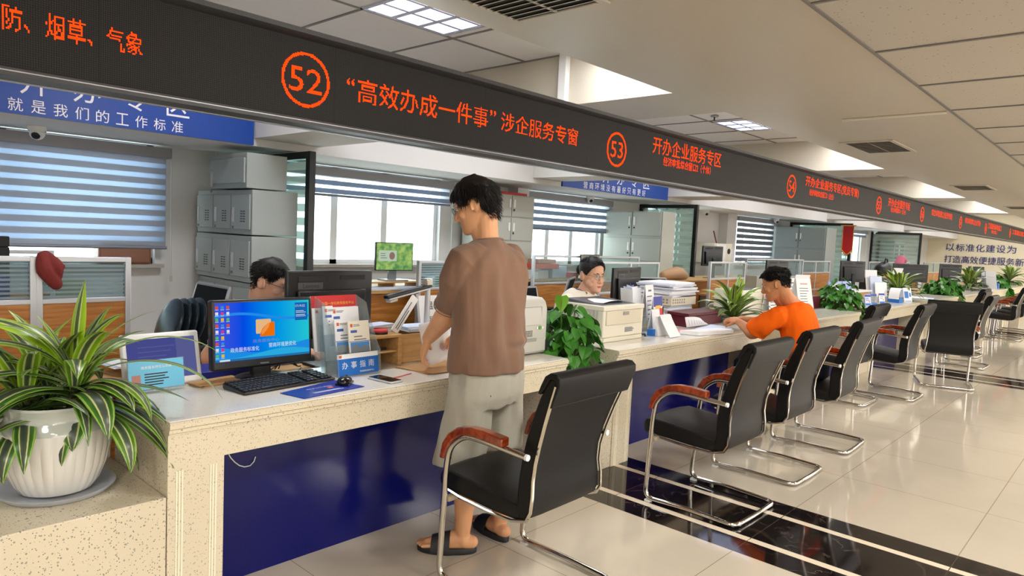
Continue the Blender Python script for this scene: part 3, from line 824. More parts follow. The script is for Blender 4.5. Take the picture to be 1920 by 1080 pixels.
screen('two bay oak and glass desk screen over the dracaena beside the orange shirt', 8.5, 9.55, 4.3, 1.27, 1.05, 2, M_glass)
screen('long pale glass screen behind the man in orange', 10.6, 13.0, 4.75, 1.3, 1.0, 2, M_glass)
screen('oak and glass desk screen in front of the grey cupboard', 13.3, 14.9, 4.9, 1.27, 1.05, 2, M_glass)
screen('far long glass desk screen under the pennant window', 17.6, 21.2, 4.9, 1.27, .98, 3, M_glass)
screen('farthest oak and glass desk screen against the cream end wall', 22.9, 26.6, 4.9, 1.27, .98, 3, M_glass)

# ------------------------------------------------------------------ service counters
X0, PER, LEN = .962, 2.81, 2.28
YF, YB, ZT = 2.52, 3.07, .78
def counter_builder(x0):
    x1 = x0+LEN
    t = thing('service_counter', 'COUNTER', 'counter', ((x0+x1)/2, 2.8, 0), group='stone service counters in a row')
    b = B()
    b.bx(x0, x1, YF-.012, YB, ZT-.006, ZT)
    obj('worktop', b, M_stonetop, t, bevel=.003)
    b = B(); b.prism([(YF-.004, ZT-.055), (YF-.004, ZT-.05), (YF-.010, ZT-.046), (YF-.010, ZT-.034), (YF-.018, ZT-.028), (YF-.018, ZT-.012), (YF-.012, ZT-.006), (YB, ZT-.006), (YB, ZT-.055)], x0-.0, x1+.0, 'x')
    obj('edge_moulding', b, M_stone, t)
    b = B(); b.bx(x0, x1, YF, YF+.03, ZT-.165, ZT-.055); obj('apron', b, M_stone, t)
    def leg(xa, xb, inner):
        b = B(); b.bx(xa, xb, YF, YB, 0, ZT-.165); b.bx(xa if inner > 0 else xb-.03, xa+.03 if inner > 0 else xb, YF+.03, YB, ZT-.165, ZT-.055)
        o = obj('leg', b, M_stone, t)
        b = B()
        for q in (.03, .04, .05, .15, .16, .17):
            xx = xa+(xb-xa)*q/.2; b.bx(xx-.0022, xx+.0022, YF-.0022, YF+.001, .0, ZT-.19)
        obj('groove', b, mat('pale_groove', (244, 236, 214), .3), o)
    leg(x0, x0+.205, 1); leg(x1-.205, x1, -1)
    b = B(); b.bx(x0+.205, x1-.205, YF+.2, YF+.22, 0, ZT-.06); obj('front_panel', b, M_bluepanel, t)
    return t
CL = ['stone topped service counter with the wall blue screen monitor and the standing man', 'service counter with the cream printer, where the man in orange reads',
      'pale service counter right behind the man in orange, with the slanted notice', 'service counter with small display cards, beyond the pothos in the middle',
      'service counter with loose papers, beyond the display cards counter', 'service counter beyond the second dracaena trough',
      'far service counter next to the leaning grey stands', 'farthest service counter at the edge of the picture']
CL[0] = 'stone topped service counter with the blue screen monitor, where the man in brown stands'
c0 = counter_builder(X0); c0['label'] = CL[0]
for k in range(1, 8): dup(c0, (c0.location.x+PER*k, 2.8, 0), 0, CL[k])
b = B(); b.tube([(1.275, 2.718, .55), (1.286, 2.716, .528), (1.302, 2.716, .508), (1.322, 2.716, .489), (1.345, 2.716, .478), (1.37, 2.716, .478), (1.386, 2.716, .492), (1.393, 2.716, .512)], .0022, 5)
solo('wire', 'thin white wire loop hanging against the blue counter front', 'wire', b, M_white_pl)
# low planter blocks between the counters
def plinth(label, x0, x1, z=.5):
    b = B(); b.bx(x0, x1, YF+.004, 3.1, 0, z); 
    return solo('planter_block', label, 'plinth', b, M_stone, group='low stone blocks between the counters', bevel=.003)
plinth('low stone block under the big white plant pot', -1.6, .960)
PLB = ['low stone block between the first two counters, under the pothos', 'low stone block under the dracaena beside the man in orange', 'low stone block under the wide pothos beyond the slanted notice',
       'low stone block under the dracaena by the display cards', 'low stone block under the long far pothos', 'low stone block under the far dracaena in a grey trough', 'low stone block under the last pothos']
for k in range(7):
    x = X0+LEN+PER*k; plinth(PLB[k], x+.002, x+PER-LEN-.002, .5)
# round-about work desks on the staff side
def desk(label, x0, x1, y0, y1, z, front_wood=True):
    t = thing('office_desk', label, 'desk', ((x0+x1)/2, (y0+y1)/2, 0), group='staff desks')
    b = B(); b.bx(x0, x1, y0, y1, z-.03, z); obj('desktop', b, M_lightwood, t, bevel=.003)
    b = B(); b.bx(x0+.02, x1-.02, y0+.05, y0+.07, .1, z-.03); obj('front_panel', b, M_oak, t)
    for x in (x0+.03, x1-.03):
        b = B(); b.bx(x-.02, x+.02, y0+.02, y1-.02, 0, z-.03); obj('leg', b, M_midgrey, t)
desk('staff desk right behind the first counter, under the big black monitor', 1.55, 3.22, 3.09, 3.30, .76)
desk('wooden desk by the window carrying the game monitor', 3.35, 4.9, 5.1, 5.75, .94)
desk('staff desk behind the stacked paper trays', 4.85, 6.0, 3.09, 3.75, .76)
desk('desk under the paper piles behind the seated woman', 6.1, 7.9, 5.42, 5.77, .98)
desk('desk behind the paper filled counter', 12.3, 14.4, 3.5, 4.1, .75)
desk('desk beside the near striped glass screen', .1, 1.25, 4.05, 4.7, .76)

# ------------------------------------------------------------------ visitor chairs
def make_chair():
    t = thing('visitor_chair', 'CHAIR', 'chair', (0, 0, 0), group='black visitor chairs along the counters')
    # seat cushion: loft along y of rounded sections
    def sect(y, zt, zb, w, puff):
        pts = []
        n = 8
        for i in range(n+1):
            u = -1+2*i/n; pts.append((u*w, y, zt+puff*(1-u*u)-.010*(abs(u) > .99)))
        pts += [(w+.004, y, (zt+zb)/2), (w-.004, y, zb), (-w+.004, y, zb), (-w-.004, y, (zt+zb)/2)]
        return [V(p) for p in pts]
    b = B()
    b.loft([sect(.338, .432, .42, .205, .004), sect(.342, .448, .40, .22, .006), sect(.325, .472, .385, .228, .008), sect(.27, .486, .386, .232, .014), sect(.15, .478, .381, .234, .016),
            sect(.02, .462, .374, .232, .012), sect(-.09, .446, .372, .226, .006), sect(-.13, .444, .374, .222, .002)])
    obj('seat', b, M_chair, t, world=False, bevel=.006)
    # backrest: closed section swept up the S curve
    outer = [(-.125, .378, .226), (-.165, .392, .232), (-.185, .43, .232), (-.186, .49, .226), (-.180, .55, .219), (-.186, .62, .217), (-.206, .70, .222), (-.235, .79, .232), (-.268, .88, .244), (-.294, .95, .252), (-.301, .972, .252)]
    inner = [(-.10, .42), (-.102, .44), (-.104, .47), (-.100, .51), (-.098, .56), (-.106, .63), (-.128, .71), (-.162, .80), (-.205, .89), (-.24, .945), (-.262, .975)]
    rings = []
    for (yo, zo, w), (yi, zi) in zip(outer, inner):
        o = V((0, yo, zo)); i_ = V((0, yi, zi)); ring = []
        for u in (-1, -.6, 0, .6, 1): ring.append(o+(i_-o)*(.0 if abs(u) < 1 else .05)+V((u*w, 0, 0)))
        for u in (1, .6, 0, -.6, -1):
            puff = (i_-o).normalized()*(.014*(1-u*u)); ring.append(o+(i_-o)*(1 if abs(u) < 1 else .88)+puff+V((u*w, 0, 0)))
        rings.append(ring)
    b = B(); b.loft(rings); obj('backrest', b, M_chair, t, world=False, bevel=.007)
    # folded head cover
    b = B()
    prof = [(-.284, .865), (-.317, .955), (-.316, .980), (-.298, .995), (-.27, .996), (-.246, .980), (-.226, .94), (-.214, .91), (-.226, .906), (-.25, .94), (-.27, .973), (-.296, .968), (-.30, .945), (-.274, .862)]
    b.prism(prof, -.262, .262, 'x'); obj('head_cover', b, M_chair, t, world=False, bevel=.006, seg=3)
    b = B(); b.tube([(-.255, -.284, .868), (0, -.286, .868), (.255, -.284, .868)], .003, 5); obj('seam', b, M_black, t, world=False)
    # chrome trims at the sides
    for s in (-1, 1):
        b = B(); P = [(s*.236, .30, .392), (s*.238, .2, .378), (s*.236, .05, .368), (s*.226, -.08, .364)]+[(s*(w+.004), y-.004, z) for y, z, w in outer[:-1]]
        b.tube(P, .0075, 6); obj('trim', b, M_chrome, t, world=False)
    # tubular frame: one bent tube
    def bend(P, r=.05):
        out = [V(P[0])]
        for i in range(1, len(P)-1):
            p = V(P[i]); a = (V(P[i-1])-p); c = (V(P[i+1])-p); ra = min(r, a.length*.45, c.length*.45)
            A = p+a.normalized()*ra; Cc = p+c.normalized()*ra
            for k in range(6):
                q = k/5; out.append(A*(1-q)**2+p*2*q*(1-q)+Cc*q*q)
        out.append(V(P[-1])); return out
    half = [(-.268, -.178, .655), (-.272, .03, .668), (-.274, .15, .668), (-.276, .235, .60), (-.277, .25, .5), (-.272, .275, .02), (-.262, .02, .026), (-.255, -.27, .016), (0, -.275, .016)]
    P = half+[(-x, y, z) for x, y, z in half[-2::-1]]
    b = B(); b.tube(bend(P, .055), .0135, 10); obj('frame', b, M_chrome, t, world=False)
    b = B(); b.bx(-.268, .268, .235, .262, .355, .378); obj('seat_bar', b, mat('beige_painted_bar', (170, 156, 128), .5), t, world=False, bevel=.004)
    for s in (-1, 1):
        b = B()
        prof = [(.276, .546), (.262, .612), (.23, .662), (.175, .698), (.1, .714), (.03, .716), (-.075, .708), (-.075, .672), (.03, .678), (.1, .677), (.155, .668), (.2, .638), (.232, .598), (.252, .545)]
        b.prism(prof, s*.274-.024, s*.274+.024, 'x'); obj('armrest', b, M_redwood, t, world=False, bevel=.006)
        b = B(); b.T = Matrix.Translation((s*.268, -.178, .655)) @ Matrix.Rotation(PI/2, 4, 'X'); b.cyl((0, 0, 0), .0125, .012, 12); b.T = None
        obj('end_cap', b, M_white_pl, t, world=False)
        b = B(); b.bx(s*.27-.014, s*.27+.014, .235, .27, 0, .012); obj('foot_pad', b, M_white_pl, t, world=False)
    return t
CH = [ # x, y (floor centre), rotation in degrees, label
    (2.222, 1.875, 1, 'black leather visitor chair nearest the camera, in front of the standing man'),
    (3.715, 1.775, 0, 'black visitor chair standing on the dark floor band'),
    (4.62, 1.81, 0, 'black visitor chair next after the one on the dark floor band'),
    (5.60, 1.815, 2, 'black visitor chair the man in orange sits on'),
    (7.40, 2.21, 0, 'black visitor chair pushed up to the counter, beyond the man in orange'),
    (8.10, 1.95, 0, 'black visitor chair with its side and wooden arm showing, before the one seen from behind'),
    (9.3, 1.68, -72, 'black visitor chair turned away so its whole back faces the camera'),
    (11.2, 1.82, 0, 'black visitor chair just past the chair turned away'),
    (12.4, 2.08, 0, 'black visitor chair with only its head cover showing over the others'),
    (13.3, 2.22, 0, 'farther black visitor chair barely showing behind the others'),
    (15.66, 1.95, 0, 'far black visitor chair with wooden arms in profile at the picture edge'),
    (16.6, 1.95, 3, 'second far black visitor chair in profile, behind the one at the picture edge'),
    (17.6, 2.0, 0, 'farthest black visitor chair in profile'),
]
ch0 = make_chair()
for i, (x, y, r, lab) in enumerate(CH):
    if i == 0: ch0.location = (x, y, 0); ch0.rotation_euler = (0, 0, math.radians(r)); ch0['label'] = lab
    else: dup(ch0, (x, y, 0), math.radians(r), lab)

# ------------------------------------------------------------------ plants
def leaf_strap(b, ul, tl, base, az, elev, L, w, droop, twist=0.0, tone=0.0, n=11):
    """one arching striped leaf; ul / tl collect the across-leaf coordinate and the colour tone per vertex"""
    p = V(base); d = V((math.cos(az)*math.cos(elev), math.sin(az)*math.cos(elev), math.sin(elev)))
    side0 = V((-math.sin(az), math.cos(az), 0)); pts = []; fs = []; cols = 5
    for i in range(n+1):
        t = i/n
        ww = w*(.35+.65*math.sin(min(1, t*1.9)*PI/2))*(1-max(0, (t-.55)/.45)**1.7)+.0008
        nrm = side0.cross(d).normalized(); sd = (side0*math.cos(twist*t)+nrm*math.sin(twist*t)).normalized()
        nn = sd.cross(d).normalized()
        for c in range(cols):
            u = -1+2*c/(cols-1)
            pts.append(p+sd*(u*ww/2)+nn*(-(1-abs(u))*ww*.10)); ul.append(u); tl.append(tone)
        p = p+d*(L/n)
        ax = side0; d = (Matrix.Rotation(droop/n*(0.5+t*1.1), 3, ax) @ d).normalized()
        if d.z < -.97: d = V((d.x, d.y, -.97)).normalized()
    for i in range(n):
        for c in range(cols-1):
            a = i*cols+c; fs.append((a, a+1, a+cols+1, a+cols))
    b.faces(pts, fs)
def finish_leaves(name, b, ul, tl, parent):
    me = bpy.data.meshes.new(name); b.bm.to_mesh(me); b.bm.free(); me.shade_smooth()
    for nm, vals in (('u', ul), ('tone', tl)):
        a = me.attributes.new(nm, 'FLOAT', 'POINT'); a.data.foreach_set('value', vals)
    me.transform(wmat(parent).inverted())
    me.materials.append(M_drac)
    o = bpy.data.objects.new(name, me); C.objects.link(o); o.parent = parent
    return o
POT = [(.115, 0), (.135, .03), (.158, .09), (.170, .15), (.174, .19), (.174, .225), (.171, .245), (.158, .262), (.155, .275), (.163, .30), (.172, .312), (.168, .32), (.156, .318), (.150, .28), (.150, .255), (.02, .25)]
M_glaze = mat('grey_green_glaze', (188, 194, 186), .08, spec=.6, coat=.6)
def pot(t, c, s=1.0, m=None, fluted=True):
    b = B(); b.lathe([(r*s, z*s) for r, z in POT[:6]], c, 120, (lambda k, j: 1+(-.022 if j % 4 == 0 else .004) if 0 < k < 5 else 1) if fluted else None)
    o = obj('pot', b, m or M_ceramic, t)
    b = B(); b.lathe([(r*s, z*s) for r, z in POT[5:]], c, 60); obj('glazed_rim', b, M_glaze, o)
    b = B(); b.lathe([(.148*s, .252*s), (.10*s, .268*s), (.01, .272*s)], c, 24); obj('soil', b, M_soil, t)
def dracaena(label, c, s, seed, n=60, hero=None, potted=True, ps=1.0, crowns=((0, 0, .14),), lmax=.40, wd=.064):
    R = random.Random(seed)
    t = thing('potted_dracaena', label, 'potted plant', c, group='striped dracaenas on the low blocks')
    if potted: pot(t, c, ps)
    z0 = c[2]+(.26*ps if potted else 0)
    b = B(); ul = []; tl = []; bs = B()
    for (dx, dy, h) in crowns:
        top = V((c[0]+dx, c[1]+dy, z0+h))
        bs.tube([(c[0]+dx*.6, c[1]+dy*.6, z0-.01), (c[0]+dx*.9, c[1]+dy*.9, z0+h*.5), top], .014*s, 7)
        k = n//len(crowns)
        for i in range(k):
            f = i/k; az = i*2.39996+R.uniform(-.3, .3)
            el = math.radians(82-92*f+R.uniform(-8, 8))
            leaf_strap(b, ul, tl, top+V((0, 0, -.10*f*s)), az, el, lmax*s*(.62+.38*math.sin(PI*min(1, .25+f*.75)))*R.uniform(.85, 1.1), wd*s*R.uniform(.8, 1.15), math.radians(55+62*f+R.uniform(-10, 30)), R.uniform(-.5, .5), max(0, .75-f*1.6)*R.uniform(.6, 1))
    for h in hero or ():
        leaf_strap(b, ul, tl, *h)
    obj('stem', bs, M_cane, t)
    finish_leaves('foliage', b, ul, tl, t)
    return t
pc = (.70, 2.84, .516)
b = B(); b.lathe([(.10, 0), (.165, .0), (.182, .016), (.186, .022), (.178, .022), (.16, .008), (.02, .007)], (.70, 2.84, .502), 72, lambda k, j: 1+(.006 if j % 2 and k in (2, 3) else 0))
solo('plant_saucer', 'grey scalloped plastic saucer under the big white plant pot', 'saucer', b, M_saucer)
top = V((.745, 2.80, .90))
def H(dz, az, el, L, w, dr, tw=0, tone=0, dx=0, dy=0): return (top+V((dx, dy, dz)), math.radians(az), math.radians(el), L, w*1.4, math.radians(dr), tw, tone, 14)
# azimuth: -43 is toward the picture's right, 137 toward its left, -133 toward the camera
hero = [H(.04, 20, 86, .33, .062, 8, .2, 1.0), H(.03, 140, 52, .46, .062, 78, .3, .85), H(.03, 160, 44, .40, .05, 80, .2, .3), H(.02, 130, 66, .26, .02, 25, .1, .4),
        H(.02, -40, 42, .56, .034, 85, .2, .6), H(.0, -42, 30, .58, .036, 95, .1, .15), H(.03, -30, 58, .36, .026, 45, .1, .5), H(-.02, -38, 8, .40, .062, 40, .3, 0), H(-.03, -48, 2, .42, .058, 62, .2, 0),
        H(-.03, -60, 30, .40, .060, 120, .2, .25), H(-.06, -55, 5, .44, .052, 80, .2, .05), H(-.06, -85, 28, .36, .064, 125, .0, 0), H(-.02, 170, 34, .46, .058, 125, .1, 0), H(-.04, -165, 26, .42, .066, 125, .2, 0),
        H(-.01, 145, 34, .42, .040, 75, 0, .1), H(-.04, 150, 8, .42, .05, 60, 0, 0), H(-.05, 120, 12, .40, .05, 50, 0, 0), H(-.08, 160, -2, .44, .05, 45, 0, 0), H(-.08, -25, -6, .38, .055, 40, 0, 0),
        H(-.06, -50, -10, .46, .05, 60, .1, .05), H(-.10, -110, 0, .20, .06, 110, 0, 0, 0, -.02), H(-.12, -80, 10, .34, .05, 120, 0, .1, .05, -.06), H(-.11, 175, 10, .30, .045, 115, 0, .1, -.08, -.06), H(-.10, -45, -18, .34, .05, 70, 0, .05)]
dracaena('big striped dracaena in a fluted white glazed pot at the counter end', pc, 1.0, 3, 66, hero, crowns=((.045, -.04, .12), (-.09, .02, .06), (.0, .10, .07)), lmax=.37, wd=.064)
dracaena('striped dracaena beside the chest of the man in orange', (6.22, 2.86, .502), 1.05, 12, 64, crowns=((-.07, 0, .12), (.08, .03, .10)), lmax=.40)
dracaena('striped dracaena by the small display cards, its leaves leaning out', (11.92, 2.85, .502), 1.15, 15, 60, crowns=((-.06, 0, .16), (.1, .05, .12)), lmax=.42)
dracaena('striped dracaena in the grey trough, before the cream end wall', (17.55, 2.85, .502), 1.2, 19, 66, crowns=((-.08, 0, .16), (.1, .05, .14)), lmax=.44)
dracaena('farthest striped dracaena at the picture edge', (23.1, 2.85, .502), 1.25, 22, 60, crowns=((-.06, 0, .18), (.1, .05, .14)), lmax=.45)

def heart_leaf(b, c, M, s):
    """pothos leaf: folded heart with a drooping tip"""
    out = [(0, 0), (.30, .10), (.46, -.12), (.46, -.38), (.32, -.68), (.12, -.94), (0, -1.08)]
    mid = [(0, 0), (0, -.15), (0, -.38), (0, -.62), (0, -.86), (0, -1.08)]
    pts = []; fs = []
    def P(x, y): return V(c)+M @ V((x*s, y*s, (abs(x)*.28-.16*y*y)*s))
    ring = out[1:-1]
    for y in (0, -.15, -.38, -.66, -.92, -1.08): pts.append(P(0, y))
    for sg in (1, -1):
        st = len(pts)
        for x, y in ((.27, .045), (.44, -.14), (.45, -.40), (.31, -.70), (.11, -.95)): pts.append(P(sg*x, y))
        for k in range(5):
            a = (k, k+1, st+min(k+1, 4), st+k) if k < 4 else (4, 5, st+4)
            fs.append(a if sg > 0 else a[::-1])
    b.faces(pts, fs)
def pothos(label, c, rx, ry, h, n, s, seed, spill=.25, potted=True):
    R = random.Random(seed)
    t = thing('potted_pothos', label, 'potted plant', c, group='green pothos plants on the low blocks')
    if potted: pot(t, c, .72, fluted=False)
    z0 = c[2]+(.20 if potted else .02)
    b = B(); st = B()
    for i in range(n):
        a = R.uniform(0, 2*PI); rr = math.sqrt(R.random())
        x = c[0]+rx*rr*math.cos(a); y = c[1]+ry*rr*math.sin(a)
        zt = z0+h*(1-rr*rr*.75)*R.uniform(.35, 1.0)-(spill*R.random() if rr > .75 else 0)
        p = V((x, y, zt)); d = V((math.cos(a), math.sin(a), 0))
        tilt = R.uniform(.3, 1.3); yaw = a+PI/2+R.uniform(-.9, .9)
        M = Matrix.Rotation(yaw, 3, 'Z') @ Matrix.Rotation(tilt*.8, 3, 'X') @ Matrix.Rotation(R.uniform(-.4, .4), 3, 'Y')
        heart_leaf(b, p, M, s*R.uniform(.65, 1.15))
        if i % 2 == 0:
            q = V((c[0]+rx*.15*math.cos(a), c[1]+ry*.15*math.sin(a), z0)); m = (p+q)/2+V((0, 0, h*.25)); st.tube([q, m, p], .0025, 5)
    obj('stem', st, M_stem, t)
    obj('foliage', b, M_pothos, t, smooth=0)
    return t
t = pothos('bushy pothos trailing over its pot between the first two counters', (3.53, 2.74, .502), .27, .24, .38, 230, .092, 5, .38)
b = B(); M = Matrix.Rotation(math.radians(-43), 3, 'Z') @ Matrix.Rotation(math.radians(-75), 3, 'X'); heart_leaf(b, V((3.42, 2.72, 1.13)), M.to_3x3() @ Matrix.Rotation(PI, 3, 'Z'), .10)
b.tube([(3.45, 2.74, .9), (3.43, 2.73, 1.05), (3.42, 2.72, 1.10)], .003, 5)
obj('tall_leaf', b, mat('bright_pothos_leaf', (96, 150, 30), .35), t, smooth=0)
pothos('wide pothos beyond the slanted notice, one leaf standing up', (9.12, 2.84, .502), .36, .30, .46, 260, .095, 8, .2)
pothos('long low pothos beyond the small display cards', (14.75, 2.82, .502), .44, .36, .42, 240, .12, 9, .25)
pothos('far pothos trailing beside the leaning grey stands', (20.3, 2.82, .502), .42, .34, .42, 170, .17, 10, .35)

# ------------------------------------------------------------------ things on the first counter
Z = .781
def frame_on(x, y, z, yaw, lean):
    """upright plane: local x along its width, local y up, normal toward the viewer; yaw turns it, lean tips it back"""
    return Matrix.Translation((x, y, z)) @ Matrix.Rotation(math.radians(yaw), 4, 'Z') @ Matrix.Rotation(PI/2-math.radians(lean), 4, 'X')
# self service monitor
F = frame_on(1.566, 2.985, .900, 0, 4)
t = thing('computer_monitor', 'black monitor with a bright blue desktop standing on the first counter', 'monitor', (1.56, 2.99, Z))
b = B(); rbox(b, F, -.245, .245, -.064, .252, -.045, 0); obj('casing', b, M_dark, t, bevel=.01)
b = B(); rbox(b, F, -.17, .17, -.04, .2, -.07, -.044); obj('back_shell', b, M_dark, t, bevel=.01)
scr_m = bpy.data.materials.new('blue_desktop_glow'); scr_m.use_nodes = True
N_, L_ = scr_m.node_tree.nodes, scr_m.node_tree.links; N_.remove(N_['Principled BSDF'])
tc = N_.new('ShaderNodeTexCoord'); sp = N_.new('ShaderNodeSeparateXYZ'); L_.new(tc.outputs['Generated'], sp.inputs[0])
rmp = N_.new('ShaderNodeValToRGB'); L_.new(sp.outputs[0], rmp.inputs[0]); e = rmp.color_ramp.elements
e[0].position, e[0].color = 0, (*lin((70, 92, 232)), 1); e[1].position, e[1].color = 1, (*lin((40, 214, 226)), 1)
k = e.new(.28); k.color = (*lin((0, 82, 246)), 1); k = e.new(.65); k.color = (*lin((0, 164, 246)), 1)
em = N_.new('ShaderNodeEmission'); em.inputs[1].default_value = .95; L_.new(rmp.outputs[0], em.inputs[0]); L_.new(em.outputs[0], N_['Material Output'].inputs[0])
F0 = F; F = F @ Matrix.Translation((0, -.018, 0)); b = B(); rect(b, F, -.230, .230, -.006, .256, .0006); scr = obj('screen', b, scr_m, t, smooth=0)
def glow(rgb, s=.95, _c={}):
    if rgb not in _c: _c[rgb] = emis('screen_glow_%d_%d_%d' % rgb, rgb, s)
    return _c[rgb]
b = B(); b.mi = 0
ws = []
for (y0, amp, ph, mi) in ((.195, .016, .4, 0), (.045, .022, 2.2, 1), (.02, .014, 4.0, 2)):
    b.mi = mi; top_ = [( -.231+.462*i/24, y0+amp*math.sin(ph+i*.22)) for i in range(25)]
    base = y0-.03 if mi == 0 else -.0055
    for i in range(24):
        T = b.T; b.T = F; b.faces([(top_[i][0], base if mi else top_[i][1]-.012, .0009+.0002*mi), (top_[i+1][0], base if mi else top_[i+1][1]-.012, .0009+.0002*mi), (top_[i+1][0], top_[i+1][1], .0009+.0002*mi), (top_[i][0], top_[i][1], .0009+.0002*mi)], [(0, 1, 2, 3)]); b.T = T
obj('desktop_waves', b, [glow((40, 150, 250)), glow((34, 150, 244)), glow((46, 184, 240))], scr, smooth=0)
b = B(); b.mi = 0
Fz = F @ Matrix.Translation((0, 0, .0016))
def poly(b, F, pts): T = b.T; b.T = F; b.faces([(x, y, 0) for x, y in pts], [tuple(range(len(pts)))]); b.T = T
poly(b, Fz @ Matrix.Translation((-.005, .142, 0)), [(x+.0, y) for x, y in rrect(.074, .066, .005)])
b.mi = 1; F3 = Fz @ Matrix.Translation((.014, .128, .0003)); poly(b, F3, [(.036, .033), (.036, -.033), (-.036, -.033)]+[(-.036+.072*(1-math.cos(a)), -.033+.066*math.sin(a)) for a in [PI/2*i/8 for i in range(1, 9)]])
b.mi = 2; F4 = F3 @ Matrix.Translation((0, 0, .0003)); poly(b, F4, [(-.03, -.01), (-.005, .022), (.012, .031), (.008, .012), (-.008, -.01), (-.026, -.026)])
obj('logo', b, [glow((248, 196, 140)), glow((255, 120, 10)), glow((255, 160, 80))], scr, smooth=0)
b = B(); put_text(b, '政务服务中心', Fz, .008, .076, h=.016, w=.13)
obj('caption', b, glow((126, 146, 232)), scr, smooth=0)
b = B(); put_text(b, '政务服务标准化', Fz, -.095, .043, h=.021, w=.135); put_text(b, '营商环境更优化', Fz, .09, .052, h=.021, w=.14)
obj('slogan', b, glow((240, 246, 255)), scr, smooth=0)
b = B(); cols = [(230, 90, 60), (250, 200, 40), (240, 240, 250), (60, 150, 240), (90, 200, 110), (220, 70, 150)]
for i in range(9):
    for j in range(3 if i < 5 else 2):
        b.mi = (i*2+j*3) % 6; x = -.222+j*.025; y = .236-i*.0268; rect(b, Fz, x-.0065, x+.0065, y-.006, y+.007)
        b.mi = 2; rect(b, Fz, x-.008, x+.008, y-.0105, y-.0085)
obj('icons', b, [glow(c) for c in cols], scr, smooth=0)
b = B(); b.mi = 0; rect(b, Fz, -.231, .231, -.0055, .004); b.mi = 1; rect(b, Fz, -.212, -.165, -.0045, .003, .0003)
b.mi = 2; rect(b, Fz, .155, .222, .16, .245); b.mi = 1; put_text(b, '17:19:32', Fz @ Matrix.Translation((0, 0, .0004)), .183, .229, h=.011)
for i in range(2): lines(b, Fz, .16, .215, .176+i*.018, .19+i*.018, 2, .0025, .0004)
obj('taskbar', b, [glow((40, 120, 190)), glow((235, 242, 250)), glow((24, 110, 190))], scr, smooth=0)
b = B(); put_text(b, 'FOUNDER', F0 @ Matrix.Translation((0, 0, .0008)), 0, -.046, h=.0065); obj('brand_lettering', b, M_alu, t, smooth=0)
b = B(); b.bx(1.51, 1.60, 2.985, 3.02, Z, .9); obj('neck', b, M_dark, t, bevel=.006)
b = B(); b.T = Matrix.Diagonal((1.3, .95, 1, 1)); b.lathe([(.095, 0), (.1, .006), (.09, .016), (.03, .022)], (1.56/1.3, 3.0/.95, Z), 32); b.T = None; obj('stand', b, M_dark, t)
# keyboard
t = thing('keyboard', 'black computer keyboard before the blue screen monitor', 'keyboard', (1.565, 2.825, Z), math.radians(6))
b = B(); b.prism([(-.085, 0), (-.085, .012), (.085, .026), (.085, 0)], -.235, .235, 'x'); obj('body', b, M_dark, t, world=False, bevel=.006)
b = B()
for r in range(6):
    y = -.068+r*.0262+(.004 if r == 5 else 0); z = .0135+.014*(y+.085)/.17
    xs_ = [-.222+i*.0196 for i in range(23)]
    for i, x in enumerate(xs_):
        if i in (15, 19) or (r == 0 and 3 < i < 9): continue
        b.bx(x-.0082, x+.0082, y-.0095, y+.0095, z, z+.0065)
    if r == 0: b.bx(-.15, -.055, y-.0095, y+.0095, z, z+.0065)
obj('keys', b, mat('worn_black_keys', (40, 40, 42), .3), t, world=False, bevel=.0015)
b = B(); b.tube([(-.05, .085, .012), (-.1, .14, .004), (.05, .2, .004), (.2, .16, .004), (.28, .24, .004)], .0022, 5); obj('cable', b, M_black, t, world=False)
# mat and mouse
b = B(); b.prism([(1.475, 2.672), (1.507, 2.53), (1.835, 2.575), (1.80, 2.76)], Z, Z+.0025, 'z')
mt = solo('mouse_mat', 'royal blue printed mouse mat at the counter edge', 'mouse mat', b, M_navy)
b = B(); F = flat(Z+.0029, (1.66, 2.635), .1); put_text(b, '政务服务中心欢迎您', F, 0, .03, h=.014); lines(b, F, -.08, .1, -.05, -.03, 2, .006, 0); b.mi = 1; rect(b, F, .03, .055, -.005, .015)
obj('print', b, [M_paper2, mat('orange_logo', (232, 110, 50), .5)], mt, smooth=0)
t = thing('computer_mouse', 'black computer mouse on the blue mat', 'mouse', (1.79, 2.665, Z+.003), math.radians(-50))
b = B(); b.ell((0, 0, .012), .033, .054, .024); b.bx(-.03, .03, -.045, .045, 0, .008); obj('body', b, mat('glossy_black_plastic', (16, 16, 18), .18), t, world=False)
b = B(); b.ell((0, .03, .033), .004, .009, .006); obj('scroll_wheel', b, M_darkgrey, t, world=False)
# phone
F = flat(Z, (1.995, 2.635), math.radians(7))
t = thing('mobile_phone', 'silver mobile phone lying face up on the counter', 'phone', (1.995, 2.635, Z), math.radians(7))
b = B(); b.prism(rrect(.082, .165, .012), 0, .009, 'z'); obj('body', b, M_alu, t, world=False, bevel=.002)
b = B(); b.prism(rrect(.074, .157, .010), .009, .0096, 'z'); obj('screen', b, mat('dark_phone_glass', (18, 18, 22), .08), t, world=False)
